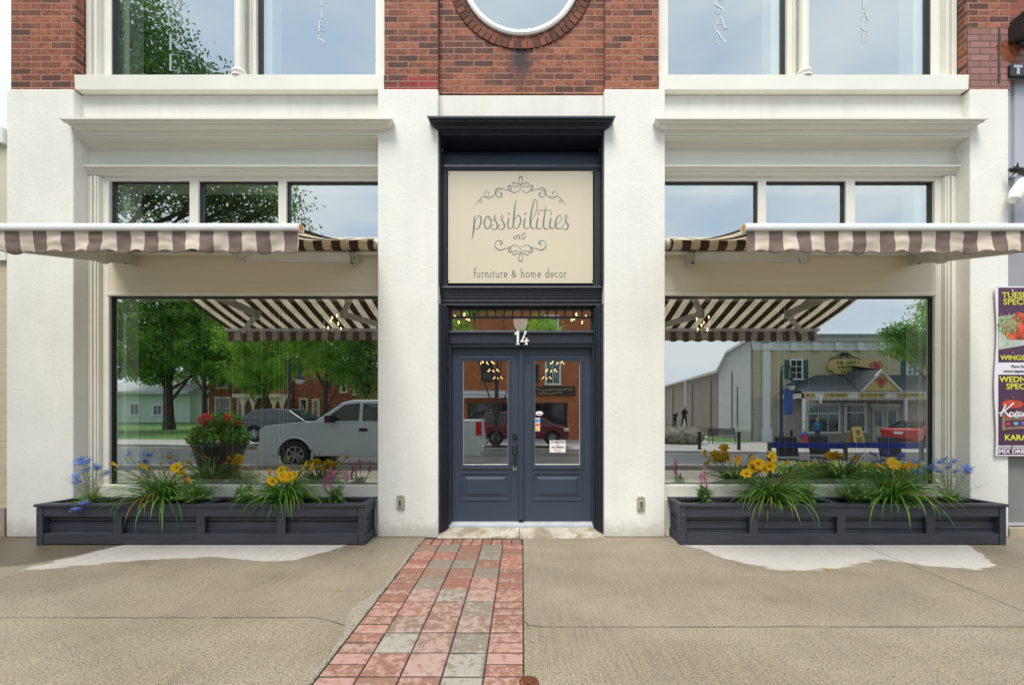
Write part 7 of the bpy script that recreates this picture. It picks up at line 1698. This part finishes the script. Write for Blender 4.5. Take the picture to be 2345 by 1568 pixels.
mb = MB(); mb.ell((rx_-.3,ry_,rz_+.45), (1.55,1.1,.72), 26, 16); mb.v = [(p[0]+.14*noise.noise(Vector(p)*1.7), p[1]+.14*noise.noise(Vector(p)*1.9+Vector((5,0,0))), max(rz_-.05, min(p[2], rz_+1.05)+.10*noise.noise(Vector(p)*2.3))) for p in mb.v]; mb.build('rock', mat('lichen_rock', (.20,.19,.14), .95, var=.6, vs_=4, bs=1, bscale=9), T_)
T_ = thing('shrub', 'small green shrub behind the statue rock', 'shrub', (rx_-1.4,ry_-1.5,rz_)); mb = MB(); random.seed(12)
for i in range(1500):
    p = Vector((random.gauss(0,.35),random.gauss(0,.35),.9+random.gauss(0,.4)))+Vector((rx_-1.35,ry_-1.5,rz_)); a_ = random.uniform(0,6.28); mb.add([p, p+Vector((.07*math.cos(a_),.05,.03)), p+Vector((.05,.02,.09))], [(0,1,2)])
mb.build('foliage', M['leafC'], T_); MB().tube([(rx_-1.35,ry_-1.5,rz_-.02),(rx_-1.35,ry_-1.5,rz_+.9)], .04, 5).build('trunk', M['bark'], T_)
person_at(rx_+.02, ry_, rz_+.98, 1.35, 'dark bronze statue of a standing figure on the rock', [brz], name='bronze_statue', cat='statue', pose=dict(hl=((-.11,0,.88),.09), kl=((-.2,.0,.48),.06), al=((-.28,-.02,.09),.04), tl=((-.3,.1,.04),.035), kr=((.14,.0,.48),.06), ar=((.17,-.02,.09),.04), tr=((.18,.1,.04),.035)))
person_at(rx_-.62, ry_+.05, rz_+.98, 1.1, 'dark bronze statue of a smaller stooping figure beside the pole', [brz], name='bronze_statue', cat='statue', pose=dict(ch=((.08,.1,1.25),(.16,.11)), nk=((.13,.16,1.38),.055), hd=((.15,.18,1.46),.08), ht=((.16,.19,1.54),.08)))
# flower tub at the kerb
fx_, fy_ = RX(503,9.7), RY(9.7)
T_ = thing('flower_tub', 'large dark flower tub with red and purple flowers reflected left of the pickup truck', 'planter', (fx_,fy_,0))
MB().lathe((fx_,fy_,0), [(.36,0),(.38,.05),(.52,.60),(.56,.66),(.54,.70),(.48,.70)], 24).build('tub', mat('dark_tub', (.03,.03,.028), .5), T_, smooth=True)
random.seed(31)
def bushy(nm, c_, rr, n, s_, m_, zmul=1):
    mb = MB()
    for i in range(n):
        d = Vector((random.gauss(0,1),random.gauss(0,1),random.gauss(0,1))).normalized()*random.uniform(.5,1)**.5; p = Vector(c_)+Vector((d.x*rr[0], d.y*rr[1], d.z*rr[2])); a_ = Vector((random.gauss(0,1),random.gauss(0,1),random.gauss(0,1))).normalized()*s_; b_ = a_.cross(Vector((random.gauss(0,1),random.gauss(0,1),random.gauss(0,1)))).normalized()*s_*.5
        mb.add([p-a_, p-b_, p+a_, p+b_], [(0,1,2,3)])
    return mb.build(nm, m_, T_)
bushy('foliage', (fx_,fy_,.82), (.66,.55,.40), 2200, .05, M['leafC']); bushy('foliage', (fx_+.1,fy_,1.15), (.42,.35,.28), 700, .05, M['leafC']); bushy('trailing_foliage', (fx_,fy_,.55), (.58,.5,.30), 450, .035, M['leafC'])
redf = leaf_mat('red_geranium', (.55,.02,.02), (.75,.06,.06), .6, .2); pur = leaf_mat('purple_petunia', (.25,.03,.25), (.45,.08,.38), .6, .2); yel = leaf_mat('yellow_coleus', (.5,.5,.1), (.6,.55,.15), .6, .2)
for k in range(9): a_ = random.uniform(0,6.28); bushy('red_flower', (fx_+.42*math.cos(a_)+.05, fy_+.3*math.sin(a_), 1.22+random.uniform(-.08,.14)), (.08,.08,.07), 50, .026, redf)
for k in range(9): a_ = random.uniform(0,6.28); bushy('purple_flower', (fx_+.5*math.cos(a_), fy_+.45*abs(math.sin(a_)), .78+random.uniform(-.12,.1)), (.06,.06,.05), 25, .024, pur)
for k in range(5): a_ = random.uniform(0,3.14); bushy('yellow_leaf_tuft', (fx_+.55*math.cos(a_), fy_+.4*math.sin(a_), .98+random.uniform(-.05,.05)), (.07,.07,.05), 20, .024, yel)
# patio barrier in front of the neighbour: posts, blue straps, chairs, flower boxes
pm_ = mat('grey_barrier_post', (.10,.10,.10), .4); blu = mat('blue_strap', (.015,.05,.42), .5, var=.1)
BRy = RY(7.6)
T_ = thing('patio_barrier', 'low patio barrier with blue straps reflected in the lower right window', 'barrier', (RX(1762,7.6),BRy,0))
xs_b = [RX(u,7.6) for u in (1762,1936,2110,2290)]
for x in xs_b: MB().box(x-.025, x+.025, BRy-.025, BRy+.025, 0, .86).box(x-.14, x+.14, BRy-.14, BRy+.14, 0, .02).build('post', pm_, T_)
for xa_, xb_ in zip(xs_b, xs_b[1:]):
    mb = MB(); mb.add([(xa_+.03,BRy-.008,.76),(xb_-.03,BRy-.008,.74),(xb_-.03,BRy-.008,.85),(xa_+.03,BRy-.008,.86),(xa_+.03,BRy+.008,.76),(xb_-.03,BRy+.008,.74),(xb_-.03,BRy+.008,.85),(xa_+.03,BRy+.008,.86)], [(0,1,2,3),(4,5,6,7),(0,1,5,4),(2,3,7,6)]); mb.build('strap', blu, T_)
def chair(x, y, lab):
    Q = thing('patio_chair', lab, 'chair', (x,y,0), 'black patio chairs behind the barrier'); MB().box(x-.22, x+.22, y-.2, y+.22, .43, .46).build('seat', blackp, Q); MB().prism([(y-.2,.5),(y-.17,.5),(y-.26,.9),(y-.29,.9)], 0, x-.22, x+.22).build('backrest', blackp, Q)
    for sx__ in (-.2,.2):
        for sy__ in (-.18,.2): MB().tube([(x+sx__,y+sy__,0),(x+sx__,y+sy__*.9,.45)], .014, 6).build('leg', pm_, Q)
chair(RX(1818,8.4), RY(8.4), 'black patio chair nearest the left end of the blue strap barrier'); chair(RX(1893,8.8), RY(8.8), 'black patio chair behind the first blue strap'); chair(RX(2060,8.3), RY(8.3), 'black patio chair behind the second blue strap')
T_ = thing('flower_box', 'long low flower box with white, yellow and orange flowers before the blue strap barrier', 'planter', (RX(1900,7.2),RY(7.1),0))
fy2 = RY(7.15); a_, b__ = RX(1775,7.15), RX(2120,7.15); MB().box(a_, b__, fy2-.13, fy2+.13, 0, .34).build('box', mat('dark_box', (.04,.035,.03), .6), T_, bevel=.01)
random.seed(55); M['leafF'] = M['leafC']
for k in range(16):
    xx = a_+.12+(b__-a_-.24)*k/15; bushy('foliage', (xx,fy2,.42), (.14,.14,.14), 160, .03, M['leafC'] if k % 3 else M['leafB'])
    fm_ = (M['whitep'],M['whitep'],redf if False else M['lily_throat'],M['lily_petal'],pur,M['lily_petal'])[k % 6]; bushy('flower_cluster', (xx+.03,fy2+.05,.52), (.12,.1,.06), 40, .017, fm_)
